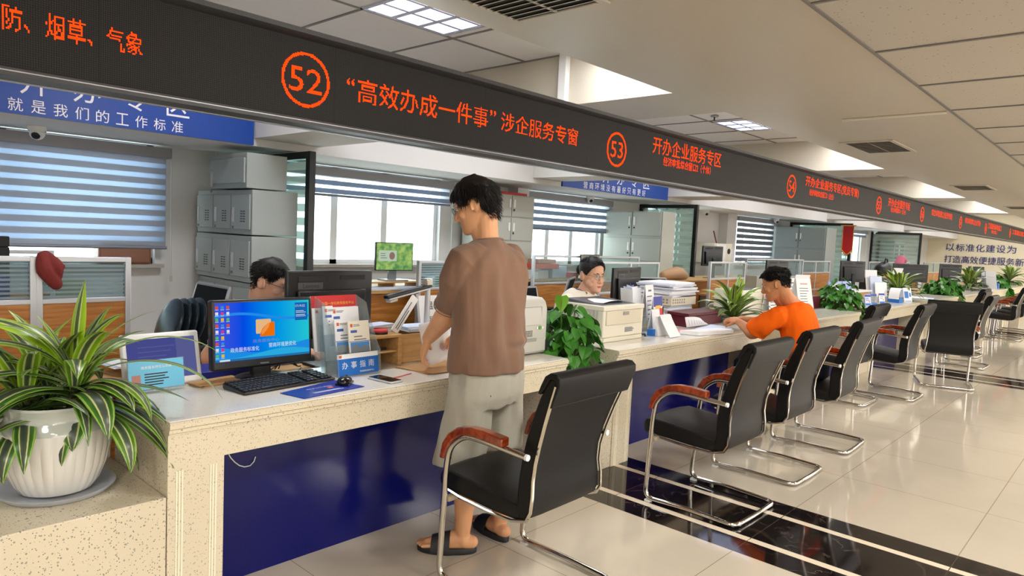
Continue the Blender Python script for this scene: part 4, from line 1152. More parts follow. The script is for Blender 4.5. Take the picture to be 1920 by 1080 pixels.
# brochure rack
t = thing('brochure_rack', 'clear acrylic brochure rack with a blue lettered front', 'brochure rack', (1.96, 2.9, Z))
b = B()
steps = [(2.815, Z, .09), (2.855, Z, .22), (2.90, Z, .30), (2.945, Z, .37)]
for y, z, h in steps:
    F = frame_on(1.963, y, z+.005, 2, 10); rbox(b, F, -.122, .122, 0, h*.62, -.002, 0)
b.prism([(2.79, Z+.001), (2.80, .90), (2.84, .95), (2.86, 1.0), (2.9, 1.04), (2.93, 1.12), (3.02, 1.15), (3.0, Z+.001)], 1.840, 1.843, 'x')
b.prism([(2.79, Z+.001), (2.80, .90), (2.84, .95), (2.86, 1.0), (2.9, 1.04), (2.93, 1.12), (3.02, 1.15), (3.0, Z+.001)], 2.082, 2.085, 'x')
obj('acrylic_tray', b, M_acrylic, t)
b = B(); F = frame_on(1.963, 2.805, Z+.003, 2, 8); rbox(b, F, -.122, .122, 0, .105, 0, .002); pl = obj('front_plate', b, M_blue, t)
b = B(); rect(b, F, -.122, .122, .082, .105, .0026); obj('pale_band', b, M_paper, pl)
b = B(); spaced(b, '办事指南', F @ Matrix.Translation((0, 0, .0028)), -.078, .078, .05, .034, .0004, .010); put_text(b, '天祝县政务服务中心', F @ Matrix.Translation((0, 0, .0028)), .05, .014, h=.009); obj('lettering', b, M_paper, pl, smooth=0)
b = B(); rect(b, F, -.11, -.095, .087, .10, .003); obj('emblem', b, mat('orange_emblem', (206, 92, 50), .5), pl, smooth=0)
def brochure(label, x, y, z, w, h, lean, kind, yaw=2, thick=.008):
    F = frame_on(x, y, z, yaw, lean)
    t = thing('brochure', label, 'brochure', (x, y, z), group='brochures in the acrylic rack')
    b = B(); rbox(b, F, -w/2, w/2, 0, h, -thick, 0); obj('sheet', b, M_paper if kind != 'cream' else mat('cream_card', (240, 234, 216), .6), t)
    b = B(); mats = [mat('orange_emblem'), mat('grey_print', (110, 112, 124), .7), mat('blue_tag', (64, 96, 168), .5), M_red, mat('gold_print', (236, 186, 60), .5), mat('sky_photo', (70, 140, 210), .5), mat('mountain_photo', (120, 130, 138), .6)]
    if kind == 'red':
        b.mi = 3; rect(b, F, -w/2, w/2, h-.06, h, .0006); b.mi = 4; put_text(b, '全国一体化政务服务平台', F @ Matrix.Translation((0, 0, .0012)), .02, h-.04, h=.016, w=w*.72, bold=.02)
        b.mi = 0; rect(b, F, -w/2+.02, -w/2+.035, h-.085, h-.07, .0006)
    else:
        b.mi = 0; rect(b, F, -w/2+.012, -w/2+.026, h-.03, h-.014, .0006); b.mi = 1; lines(b, F, -w/2+.03, -w/2+.075, h-.028, h-.016, 2, .003)
        b.mi = 2; rect(b, F, -w/2+.012, -w/2+.05, h-.058, h-.045, .0006)
        b.mi = 1; lines(b, F, -w/2+.03, w/2-.02, h-.10, h-.07, 2, .005)
        if kind in ('photo', 'cream'):
            b.mi = 2; rect(b, F, -w/2, w/2, .052, .055, .0006); b.mi = 5; rect(b, F, -w/2+.006, w/2-.006, .0, .05, .0008)
            b.mi = 6; poly(b, F @ Matrix.Translation((0, 0, .0012)), [(-w/2+.006, 0), (w/2-.006, 0), (w/2-.006, .02), (w*.2, .036), (0, .022), (-w*.2, .042), (-w/2+.006, .024)])
    obj('print', b, mats, t, smooth=0)
brochure('tallest brochure with a red and gold head in the acrylic rack', 1.96, 2.985, .88, .27, .275, 10, 'red')
brochure('white brochure in the third tier of the acrylic rack', 1.985, 2.935, .88, .165, .22, 10, 'plain')
brochure('narrow grey brochure at the side of the acrylic rack', 1.885, 2.925, .84, .06, .27, 10, 'plain')
brochure('white brochure with a mountain photo in the acrylic rack', 1.945, 2.885, .885, .12, .16, 10, 'photo')
brochure('cream brochure with a snowy mountain photo, at the front of the rack', 1.995, 2.84, .886, .125, .155, 10, 'cream')
# wooden letter organiser
t = thing('wooden_organizer', 'light wooden letter organizer on the first counter behind the rack', 'organizer', (2.3, 3.0, Z))
zo = .945
b = B(); b.bx(2.0, 2.30, 2.90, 3.14, zo-.015, zo); obj('top_board', b, M_lightwood, t, bevel=.002)
b = B(); b.bx(2.0, 2.30, 2.91, 3.14, .85, .862); obj('shelf', b, M_lightwood, t, bevel=.002)
for x in (2.0, 2.275): b = B(); b.bx(x, x+.025, 2.90, 3.14, Z, zo-.015); obj('side_board', b, M_lightwood, t, bevel=.002)
b = B(); b.bx(2.30, 2.66, 2.93, 2.945, Z, .935); obj('front_board', b, M_lightwood, t, bevel=.002)
b = B(); b.bx(2.645, 2.66, 2.945, 3.14, Z, .935); b.bx(2.02, 2.645, 3.125, 3.14, Z, .93); obj('back_board', b, M_lightwood, t)
t = thing('ink_pad', 'round red ink pad on the wooden organizer', 'ink pad', (2.20, 2.97, zo))
b = B(); b.cyl((2.20, 2.97, zo), .045, .012, 28); obj('base', b, M_black, t)
b = B(); b.cyl((2.20, 2.97, zo+.012), .046, .012, 28); obj('lid', b, M_red, t, bevel=.003)
b = B(); b.prism(rrect(.05, .013, .006), 0, .012, 'z'); solo('stapler', 'small black stapler in the organizer shelf', 'stapler', b, M_black, bevel=.002)
bpy.data.objects['stapler'].location = (2.2, 2.94, .862)
def paperstack(name, label, cx, cy, z, w, d, n, rz=0, m=None, th=.004, cat='papers', spread=.02, group=None):
    t = thing(name, label, cat, (cx, cy, z), math.radians(rz), group)
    for i in range(n):
        b = B(); dx, dy = rnd.uniform(-spread, spread), rnd.uniform(-spread, spread); a = rnd.uniform(-.12, .12)*min(1, spread*50)
        b.T = Matrix.Translation((dx, dy, i*th)) @ Matrix.Rotation(a, 4, 'Z'); b.bx(-w/2, w/2, -d/2, d/2, 0, th*.92); b.T = None
        obj('sheet', b, m[i % len(m)] if isinstance(m, list) else (m or M_paper), t, world=False)
    return t
paperstack('paper_pile', 'pile of white papers and a cream folder on the wooden organizer', 2.22, 3.06, zo+.0, .26, .10, 5, 10, [M_paper, M_paper2, mat('cream_folder', (226, 206, 160), .7)], .008)
paperstack('paper_pile', 'white papers beside the slanted name plate on the organizer', 2.52, 3.05, .935, .2, .14, 4, -8, [M_paper, M_paper2], .006)
t = thing('name_plate', 'white name plate leaning diagonally on the organizer', 'name plate', (2.30, 2.98, .946))
b = B(); F = frame_at((2.285, 2.955, .95), (.66, .10, .75), (-.75, .1, .66)); rbox(b, F, 0, .24, -.022, .022, -.006, .006); obj('plate', b, M_white_pl, t, bevel=.001)
b = B(); lines(b, F, .02, .22, -.012, .012, 2, .006, .0065); obj('print', b, mat('grey_print'), t, smooth=0)
# document camera
t = thing('document_camera', 'black and silver document camera with a long arm behind the organizer', 'document camera', (2.56, 3.08, .935))
b = B(); b.tube([(2.60, 3.06, .94), (2.60, 3.06, 1.20)], .016, 10); obj('pole', b, M_alu, t)
b = B(); F = frame_at((2.28, 3.03, 1.128), (.335, .03, .055), (0, 1, 0)); rbox(b, F, 0, .345, -.02, .02, -.008, .012); obj('arm', b, M_dark, t, bevel=.006)
b = B(); rbox(b, F, .01, .33, -.016, .016, -.018, -.008); obj('lamp_strip', b, M_alu, t, bevel=.003)
b = B(); rbox(b, F, .015, .07, -.02, .02, -.032, -.018); obj('lens_head', b, M_grey_pl, t, bevel=.004)
b = B(); b.bx(2.578, 2.622, 3.04, 3.085, 1.18, 1.225); obj('hinge', b, M_chrome, t, bevel=.004)
# stand board with lettering
t = thing('notice_stand', 'white lettered notice stand in front of the standing man\'s arm', 'notice', (2.72, 3.09, .8))
F = frame_on(2.75, 3.1, .82, -6, 12)
b = B(); rbox(b, F, -.13, .15, 0, .30, -.01, 0); obj('board', b, M_paper, t)
b = B(); rbox(b, F, -.145, -.13, -.02, .31, -.03, 0); obj('side_rail', b, M_midgrey, t)
b = B(); FT = F @ Matrix.Translation((0, 0, .001)); put_text(b, '温馨', FT, -.03, .24, h=.05); put_text(b, '提示', FT, -.03, .15, h=.05); obj('lettering', b, M_ink, t, smooth=0)
# envelope and sheet
t = thing('kraft_envelope', 'brown kraft envelopes under the man\'s hand on the counter', 'envelope', (2.36, 2.71, Z))
for i in range(2):
    b = B(); b.prism([(2.235-.02*i, 2.875-.02*i), (2.245+.02*i, 2.62-.015*i), (2.52, 2.60-.01*i), (2.56, 2.86)], Z+.003*i, Z+.003*i+.0025, 'z'); obj('envelope_sheet', b, M_kraft, t)
t = thing('certificate_sheet', 'white stamped sheet the standing man holds', 'paper', (2.42, 2.75, .80))
F = frame_at((2.335, 2.735, .792), (.9, .12, .10), (-.36, .33, .86))
b = B(); pts = []; nn = 9
for i in range(nn):
    for j in range(nn):
        u, v = i/(nn-1), j/(nn-1); pts.append(F @ V((u*.25, v*.22, .03*math.sin(u*2.6+v)+.02*v*v)))
b.faces(pts, [(i*nn+j, (i+1)*nn+j, (i+1)*nn+j+1, i*nn+j+1) for i in range(nn-1) for j in range(nn-1)])
o = obj('sheet', b, M_paper, t); md = o.modifiers.new('thick', 'SOLIDIFY'); md.thickness = .0006
b = B()
def on(u, v): return F @ V((u*.25, v*.22, .03*math.sin(u*2.6+v)+.02*v*v+.0022))
for rr in (.019, .009):
    for k in range(22):
        a, c = 2*PI*k/22, 2*PI*(k+1)/22
        P = [on(.52+q*math.cos(x)/.25, .32+q*math.sin(x)/.22) for x, q in ((a, rr), (c, rr), (c, rr-.003), (a, rr-.003))]
        b.faces(P, [(0, 1, 2, 3)])
obj('stamp', b, M_redink, t, smooth=0)
b = B(); P = [(2.02, 2.64), (2.1, 2.655), (2.19, 2.68)]
b.tube([(x, y, Z+.002) for x, y in P], .0022, 5); solo('red_pen', 'thin red pen refill lying before the envelopes', 'pen', b, M_red)
# standing display tablet and name card at the counter end
t = thing('display_tablet', 'white framed display tablet behind the dracaena leaves', 'display', (1.13, 3.0, Z))
F = frame_on(1.155, 3.06, Z+.004, 3, 14)
b = B(); rbox(b, F, -.165, .165, 0, .23, -.02, 0); obj('frame', b, M_white_pl, t, bevel=.012)
b = B(); rect(b, F, -.143, .143, .03, .205, .0008); sc_ = obj('screen', b, emis('lilac_screen_glow', (100, 104, 190), .55), t, smooth=0)
b = B(); lines(b, F, -.1, .06, .12, .18, 3, .004, .0012); rect(b, F, .06, .143, .03, .205, .001); obj('screen_print', b, glow((126, 132, 206), .5), sc_, smooth=0)
t = thing('name_card', 'light blue staff name card on a stand before the display tablet', 'name card', (1.085, 3.0, Z))
F = frame_on(1.10, 2.995, Z+.004, 4, 8)
b = B(); rbox(b, F, -.115, .115, 0, .128, -.004, 0); rbox(b, F, -.115, .115, 0, .006, -.02, .035); obj('acrylic_stand', b, M_acrylic, t)
b = B(); rect(b, F, -.112, .112, .008, .126, .0008); obj('card', b, mat('sky_blue_card', (104, 190, 226), .4), t, smooth=0)
b = B(); FT = F @ Matrix.Translation((0, 0, .0014)); put_text(b, '政务服务岗位公示牌', FT, .0, .098, h=.013); b.mi = 1; lines(b, FT, -.05, .05, .02, .075, 5, .005, 0)
b.mi = 2; rect(b, FT, -.1, -.066, .02, .07); obj('print', b, [M_paper, M_ink, mat('portrait_photo', (176, 120, 110), .5)], t, smooth=0)
paperstack('folder_stack', 'stack of kraft folders behind the dracaena, beside the counter end', .93, 3.16, .76, .34, .24, 6, 8, M_kraft, .012, 'folders')
paperstack('paper_pile', 'loose white forms on the desk behind the big pot', .45, 3.3, .74, .34, .3, 3, 12, [M_paper, mat('mint_form', (214, 232, 222), .7)], .003)
paperstack('paper_pile', 'white papers behind the display tablet', 1.1, 3.22, .86, .24, .16, 3, 12, [M_paper, M_paper2], .003)
b = B(); b.bx(-.4, .955, 3.1, 3.5, .5, .74); solo('side_cabinet', 'pale low cabinet behind the big white pot', 'cabinet', b, M_white_pl, bevel=.004)
b = B(); b.bx(.96, 1.54, 3.09, 3.5, .60, .76); solo('side_cabinet', 'light wooden cabinet behind the display tablet', 'cabinet', b, M_lightwood, bevel=.004)
b = B(); b.bx(1.33, 1.62, 3.16, 3.36, .7605, .80); solo('document_folder', 'royal blue folder on the desk beside the blue screen monitor', 'folder', b, M_navy, bevel=.003)
paperstack('folder_stack', 'kraft envelopes lying flat beside the blue screen monitor', 1.36, 3.02, Z, .22, .10, 3, 10, M_kraft, .004, 'folders')
b = B()
for k in range(3):
    b.tube([(1.66+.02*k, 3.1, Z+.01), (1.70, 3.04, Z+.06+.02*k), (1.78, 3.06, Z+.02), (1.82, 3.1, Z+.01)], .003, 5)
solo('power_cable', 'tangled black cables between monitor and rack', 'cable', b, M_black)
# big black staff monitor seen from behind
def back_monitor(label, x, y, z0, w, h, yaw, brand=None, zt=None):
    t = thing('computer_monitor', label, 'monitor', (x, y, z0), math.radians(yaw), 'staff monitors')
    zc = zt or z0+.12
    b = B(); b.bx(-w/2, w/2, 0, .03, zc-z0, zc-z0+h); obj('casing', b, M_dark, t, world=False, bevel=.008)
    b = B(); b.prism([(-w*.36, zc-z0+.03), (w*.36, zc-z0+.03), (w*.40, zc-z0+h*.72), (-w*.40, zc-z0+h*.72)], -.022, 0, 'y'); obj('back_shell', b, M_dark, t, world=False, bevel=.008)
    b = B(); b.bx(-w*.38, -.02, -.002, .002, zc-z0+h*.84, zc-z0+h*.92); b.bx(.05, w*.40, -.002, .002, zc-z0+h*.86, zc-z0+h*.93); obj('air_slots', b, M_black, t, world=False)
    b = B(); b.bx(-.035, .035, -.035, -.005, .01, zc-z0+h*.4); obj('neck', b, M_dark, t, world=False, bevel=.004)
    b = B(); b.bx(-.12, .12, -.11, .08, 0, .014); obj('stand', b, M_dark, t, world=False, bevel=.005)
    b = B(); b.bx(-w/2+.012, w/2-.012, .029, .0312, zc-z0+.02, zc-z0+h-.012); obj('screen', b, emis('pale_screen_glow', (170, 196, 226), .5) if 'pale_screen_glow' not in bpy.data.materials else bpy.data.materials['pale_screen_glow'], t, world=False)
    if brand:
        b = B(); F = Matrix.Translation((-w*.24, -.0035, zc-z0+h*.78)) @ Matrix.Rotation(PI/2, 4, 'X'); rect(b, F, -.075, .07, -.018, .018, 0); b.mi = 1; put_text(b, brand, F @ Matrix.Translation((0, 0, .001)), 0, 0, h=.022, bold=.02)
        obj('brand_plate', b, [mat('dark_plate', (70, 70, 72), .4), M_black], t, world=False, smooth=0)
    return t
back_monitor('large black monitor seen from behind, beside the clerk with glasses', 2.045, 3.19, .76, .52, .36, 0, 'Lenovo', .905)
back_monitor('black monitor seen from behind beside the seated woman', 5.42, 3.55, .76, .62, .34, 10, 'Lenovo', .91)
# grey printer beside the standing man
t = thing('printer', 'tall grey printer beside the standing man at the counter end', 'printer', (3.08, 2.9, Z))
b = B(); b.prism([(2.705, Z+.005), (2.705, 1.06), (2.72, 1.10), (2.75, 1.125), (3.06, 1.125), (3.06, Z+.005)], 2.86, 3.27, 'x'); obj('body', b, M_grey_pl, t, bevel=.018, seg=3)
b = B(); b.prism([(2.701, .965), (2.701, 1.075), (2.706, 1.075), (2.706, .965)], 2.90, 3.21, 'x'); obj('output_recess', b, M_grey_pl2, t, bevel=.003)
b = B(); b.prism([(2.90, .965), (3.21, .965), (3.195, 1.07), (2.915, 1.07)], 2.698, 2.702, 'y'); obj('output_panel', b, mat('pale_grey_plastic', (198, 196, 188), .4), t)
b = B(); b.bx(2.88, 3.25, 2.696, 2.706, Z+.02, .88); obj('paper_tray', b, M_grey_pl, t, bevel=.004)
b = B(); b.bx(2.97, 3.16, 2.692, 2.7, .865, .885); obj('tray_grip', b, M_grey_pl2, t, bevel=.003)
b = B()
for i in range(12):
    for j in range(5): b.bx(2.98+i*.013, 2.986+i*.013, 2.702, 2.7055, .895+j*.008, .899+j*.008)
obj('speaker_holes', b, M_darkgrey, t)
b = B()
for k, (c, m) in enumerate((((3.17, .945), 0), ((3.197, .945), 1), ((3.22, .945), 0))):
    b.mi = m; b.T = Matrix.Translation((c[0], 2.7035, c[1])) @ Matrix.Rotation(PI/2, 4, 'X'); b.cyl((0, 0, 0), .012 if m else .008, .003, 16); b.T = None
obj('buttons', b, [M_white_pl, mat('leaf_green_button', (90, 160, 60), .4)], t)
b = B(); b.bx(3.245, 3.262, 2.69, 2.705, .80, .87); obj('socket', b, M_black, t)
# cream laser printer on the second counter
t = thing('printer', 'cream laser printer on the second counter before the seated woman', 'printer', (4.2, 2.95, Z))
zt = 1.035
b = B(); b.bx(3.93, 4.44, 2.755, 3.16, Z+.03, zt-.03); obj('body', b, M_cream, t, bevel=.008)
b = B(); b.bx(3.925, 4.445, 2.75, 3.165, zt-.035, zt); obj('top_cover', b, M_cream, t, bevel=.006)
b = B(); b.prism([(2.80, zt+.001), (3.13, zt+.001), (3.13, zt+.025), (3.05, zt+.02), (2.84, zt+.004)], 3.97, 4.40, 'x'); obj('output_tray', b, mat('slate_tray', (78, 82, 90), .45), t, bevel=.003)
b = B(); b.bx(3.94, 4.43, 2.75, 2.78, Z+.0, Z+.03); b.bx(3.93, 4.44, 2.76, 3.16, Z, Z+.03); obj('paper_tray', b, M_cream, t, bevel=.004)
b = B(); b.bx(3.96, 4.40, 2.746, 2.756, .90, 1.0); obj('front_flap', b, mat('warm_cream_plastic', (214, 206, 184), .4), t, bevel=.003)
b = B(); b.bx(4.16, 4.23, 2.742, 2.749, .965, .99); obj('flap_handle', b, M_grey_pl2, t)
b = B()
for i in range(4): b.bx(3.926, 3.931, 2.80+.028*i, 2.816+.028*i, .93, 1.01)
obj('side_vent', b, M_grey_pl, t)
b = B(); F = front(2.7535); lines(b, F, 4.2, 4.32, .84, .875, 5, .004, .001); obj('print', b, mat('grey_print'), t, smooth=0)
b = B(); b.bx(4.436, 4.446, 2.77, 2.79, .87, .89); b.bx(4.436, 4.446, 2.77, 2.79, .92, .945); b.tube([(4.44, 2.79, .80), (4.50, 2.77, .80), (4.54, 2.79, .785)], .009, 6); obj('power_plug', b, M_black, t)
b = B(); F = flat(zt+.006, (4.19, 2.95), .05); b.T = F
pts = [(-.15+.3*i/8, y, .012*math.sin(PI*i/8)+.004) for i in range(9) for y in (-.1, .1)]
b.faces(pts, [(2*i, 2*i+2, 2*i+3, 2*i+1) for i in range(8)]); b.T = None
solo('printed_sheet', 'white sheet lying in the cream printer\'s output tray', 'paper', b, M_paper)
# papers and stands on the second counter
t = thing('document_holder', 'tall holder of curled booklets beside the woman\'s monitor', 'document holder', (4.72, 3.0, Z))
for i in range(7):
    b = B(); F = frame_on(4.66+.022*i, 3.02, Z+.004, 62-9*i, 6); rbox(b, F, -.10, .10, 0, .37-.012*abs(3-i), -.004, 0); obj('booklet', b, (M_paper, M_paper2, M_paper, M_navy, M_navy, M_paper, M_paper)[i], t)
b = B(); b.bx(4.63, 4.9, 2.93, 3.06, Z, Z+.1); obj('holder_base', b, M_acrylic, t)
def card(name, label, x, y, z, w, h, yaw, lean, m, printer=None, group=None, cat='card', thick=.004):
    t = thing(name, label, cat, (x, y, z), group=group); F = frame_on(x, y, z+.002, yaw, lean)
    b = B(); rbox(b, F, -w/2, w/2, 0, h, -thick, 0); obj('card', b, m, t)
    if lean > 3:
        b = B(); F2 = frame_on(x, y+.002, z+.002, yaw, -lean); rbox(b, F2 @ Matrix.Translation((0, 0, -2*h*math.sin(math.radians(lean)))), -w/2, w/2, 0, h*.98, -thick, 0); obj('back_leg', b, m, t)
    if printer:
        b = B(); printer(b, F, w, h); obj('print', b, [mat('grey_print'), M_navy, M_redink, M_blue, M_paper, M_red, mat('gold_print')], t, smooth=0)
    return t
def pr_lines(b, F, w, h): b.mi = 0; lines(b, F, -w*.4, w*.4, h*.1, h*.8, 7, h*.025, .001); b.mi = 0; rect(b, F, -w*.2, w*.2, h*.86, h*.9, .001)
def pr_blue(b, F, w, h): b.mi = 1; rect(b, F, -w/2, w/2, h*.82, h, .001); b.mi = 0; lines(b, F, -w*.35, w*.3, h*.45, h*.75, 2, h*.05, .001); b.mi = 2; rect(b, F, w*.15, w*.3, h*.3, h*.5, .0015); b.mi = 3; rect(b, F, -w*.45, w*.45, h*.05, h*.25, .001)
def pr_redblue(b, F, w, h): b.mi = 1; rect(b, F, -w/2, w/2, h*.6, h, .001); b.mi = 6; rect(b, F, -w*.3, w*.3, h*.52, h*.64, .0014); b.mi = 5; rect(b, F, -w/2, w/2, h*.25, h*.52, .001)
card('notice_sheet', 'white upright sheet beside the woman\'s monitor, curling at the top', 4.93, 2.97, Z, .17, .36, 10, 7, M_paper, pr_lines, cat='paper')
card('leaflet', 'blue and red leaflet below the white upright sheet', 4.86, 2.87, Z+.08, .16, .20, 6, 6, M_paper, pr_redblue, cat='leaflet')
card('leaflet', 'white leaflet with blue icons beside the cream printer', 4.80, 2.84, Z, .15, .18, 8, 8, M_paper, lambda b, F, w, h: (setattr(b, 'mi', 3), rect(b, F, -.02, .0, .04, .06, .001), rect(b, F, .03, .05, .04, .06, .001)), cat='leaflet')
t = thing('flip_calendar', 'white curled desk calendar on the second counter', 'calendar', (4.72, 2.72, Z))
b = B(); pr = []
for i in range(9):
    q = i/8; pr.append((2.62+.10*q+.03*math.sin(q*PI), Z+.004+.155*math.sin(q*PI*.55)))
b.prism(pr+[(p[0]+.004, p[1]+.002) for p in pr[::-1]], 4.62, 4.78, 'x'); b.prism([(2.725, Z), (2.75, .93), (2.755, .93), (2.78, Z)], 4.62, 4.78, 'x'); obj('pages', b, M_paper, t)
b = B(); b.bx(4.58, 4.80, 2.75, 2.80, Z, Z+.05); obj('base', b, M_blue, t)
card('info_card', 'small blue and white information card before the slanted name plate', 5.06, 2.90, Z, .15, .115, 4, 12, M_paper2, pr_blue, cat='card')
t = thing('name_plate', 'tall white name plate leaning beside the paper trays', 'name plate', (5.2, 3.05, Z))
F = frame_at((5.23, 3.03, .80), (-.28, .12, .95), (-.95, -.1, -.28)); b = B(); rbox(b, F, 0, .245, -.024, .024, -.005, .005); obj('plate', b, M_white_pl, t, bevel=.001)
b = B(); lines(b, F, .02, .22, -.012, .012, 2, .006, .0056); obj('print', b, mat('grey_print'), t, smooth=0)
t = thing('pen_box', 'brown desk box of pens behind the blue information card', 'pen holder', (5.13, 3.02, Z))
b = B(); b.bx(5.06, 5.24, 2.99, 3.06, Z, Z+.07); obj('box', b, M_kraft, t)
for i in range(4): b = B(); b.tube([(5.08+.04*i, 3.03, Z+.03), (5.07+.045*i, 3.04, Z+.17)], .005, 6); obj('pen', b, (M_black, M_blue, M_grey_pl, M_black)[i], t)
def tray(label, x0, x1, y0, y1, z):
    t = thing('document_tray', label, 'tray', ((x0+x1)/2, (y0+y1)/2, z), group='stacked document trays')
    b = B(); b.bx(x0, x1, y0, y1, z, z+.006); b.bx(x0, x1, y0, y0+.006, z, z+.075); b.bx(x0, x1, y1-.006, y1, z, z+.075); b.bx(x0, x0+.006, y0, y1, z, z+.075); b.bx(x1-.006, x1, y0, y1, z, z+.075); obj('body', b, M_cream, t, bevel=.003)
    b = B()
    for i in range(8):
        for j in range(2): b.bx(x0-.001, x0+.001, y0+.03+.035*i, y0+.05+.035*i, z+.02+.025*j, z+.036+.025*j)
    for i in range(6):
        for j in range(2): b.bx(x0+.03+.04*i, x0+.05+.04*i, y0-.001, y0+.001, z+.02+.025*j, z+.036+.025*j)
    obj('holes', b, M_grey_pl2, t)
tray('lower cream document tray beside the maroon box', 5.5, 5.96, 3.13, 3.5, .775)
tray('middle cream document tray full of papers', 5.49, 5.95, 3.13, 3.5, .93)
paperstack('paper_pile', 'crumpled papers between the two cream trays', 5.72, 3.32, .85, .42, .32, 7, 4, [M_paper, M_paper2], .011)
paperstack('paper_pile', 'tall pile of white papers on top of the cream trays', 5.72, 3.32, 1.006, .46, .36, 9, 3, [M_paper, M_paper2, M_paper], .014, spread=.03)
b = B(); b.bx(5.46, 5.98, 3.12, 3.52, .76, .774); solo('desk_pad', 'grey desk pad under the cream trays', 'desk pad', b, M_grey_pl2)
t = thing('document_box', 'maroon leatherette document box behind the open file', 'box', (5.62, 2.98, Z))
b = B(); b.bx(5.36, 5.98, 2.88, 3.07, Z, .87); obj('body', b, M_maroon, t, bevel=.004)
b = B(); b.bx(5.35, 5.99, 2.87, 3.08, .872, .90); obj('lid', b, M_maroon, t, bevel=.004)
# open file under the hands of the man in orange
t = thing('open_file', 'open file of white papers under the hands of the man in orange', 'papers', (5.25, 2.68, Z))
b = B(); b.prism([(4.90, 2.70), (4.95, 2.56), (5.38, 2.475), (5.40, 2.60)], Z+.001, Z+.03, 'z'); obj('page_block', b, M_paper, t)
b = B(); b.prism([(5.18, 2.72), (5.25, 2.60), (5.62, 2.60), (5.62, 2.80)], Z+.001, Z+.02, 'z'); obj('page_block', b, M_paper2, t)
b = B(); F = frame_at((5.12, 2.76, Z+.03), (.93, .02, .0), (.1, .25, 1))
pts = [F @ V((.40*i/10, v, .02*math.sin(i/10*PI)-(.05*(i/10)**2)*(1 if v else 0))) for i in range(11) for v in (0, .085-.05*(i/10)**2)]
b.faces(pts, [(2*i, 2*i+2, 2*i+3, 2*i+1) for i in range(10)]); o = obj('turned_page', b, M_paper, t); md = o.modifiers.new('th', 'SOLIDIFY'); md.thickness = .0008
b = B()
for i in range(1, 9):
    x = .40*i/10; F2 = F; P = [F2 @ V((x+d, v, .02*math.sin(x/.4*PI)+.0016-(.05*(x/.4)**2)*(v/.085))) for d, v in ((-.002, .015), (.002, .015), (.002, .062-.03*(x/.4)), (-.002, .062-.03*(x/.4)))]
    b.faces(P, [(0, 1, 2, 3)])
obj('print', b, mat('grey_print'), t, smooth=0)
b = B(); b.prism([(5.0, 2.84), (5.0, 2.70), (5.22, 2.72), (5.22, 2.86)], Z, Z+.001, 'z'); solo('pink_sheet', 'pink sheet under the open file', 'paper', b, M_redink)
b = B(); b.bx(5.98, 6.05, 2.9, 3.06, Z, Z+.05); solo('green_folder', 'dark green folder by the dracaena pot', 'folder', b, mat('dark_green_folder', (24, 84, 70), .5), bevel=.003)

# ------------------------------------------------------------------ third counter and beyond
def pr_notice(b, F, w, h): b.mi = 2; rect(b, F, -w*.25, w*.25, h*.83, h*.86, .001); b.mi = 0; lines(b, F, -w*.34, w*.34, h*.1, h*.76, 9, h*.018, .001)
card('slanted_notice', 'white slanted notice on the pale counter behind the man in orange', 7.76, 2.74, Z, .22, .40, -22, 14, M_paper, pr_notice, cat='notice')
card('notice_sheet', 'second white upright sheet behind the slanted notice', 8.15, 3.02, Z, .30, .36, -10, 10, M_paper, pr_lines, cat='paper')
card('notice_sheet', 'white upright sheet just behind the neck of the man in orange', 7.55, 3.0, Z, .30, .34, -4, 8, M_paper, pr_lines, cat='paper')
t = thing('flower_pot', 'tiny potted plant with a red flower beside the orange shirt', 'potted plant', (6.98, 2.72, Z))
b = B(); b.lathe([(.03, 0), (.045, .08), (.042, .082), (.03, .07)], (6.98, 2.72, Z), 16); obj('pot', b, mat('olive_pot', (140, 116, 50), .5), t)
b = B(); b.tube([(6.98, 2.72, Z+.07), (6.98, 2.72, Z+.17)], .004, 5); b.tube([(6.98, 2.72, Z+.08), (7.06, 2.70, Z+.14)], .008, 5); b.tube([(6.98, 2.72, Z+.08), (6.93, 2.72, Z+.15)], .01, 5); obj('stem', b, M_stem, t)
b = B()
for i in range(6): b.ell((6.98+.022*math.cos(i), 2.72+.022*math.sin(i), Z+.18), .022, .022, .018, None, 8, 6)
obj('flower', b, mat('crimson_flower', (206, 20, 60), .5), t)
b = B(); b.bx(8.4, 8.84, 2.98, 3.07, Z, .93); solo('document_box', 'maroon document box on the counter beyond the slanted notice', 'box', b, M_maroon, bevel=.004)
t = thing('printer', 'low cream printer behind the white upright sheets', 'printer', (7.2, 3.25, .8))
b = B(); b.bx(6.95, 7.45, 3.12, 3.45, .78, 1.03); obj('body', b, M_cream, t, bevel=.012)
b = B(); b.bx(7.0, 7.4, 3.17, 3.4, 1.031, 1.04); obj('top_tray', b, mat('slate_tray'), t)
desk('staff desk behind the slanted notice counter', 6.9, 8.9, 3.10, 3.7, .77)
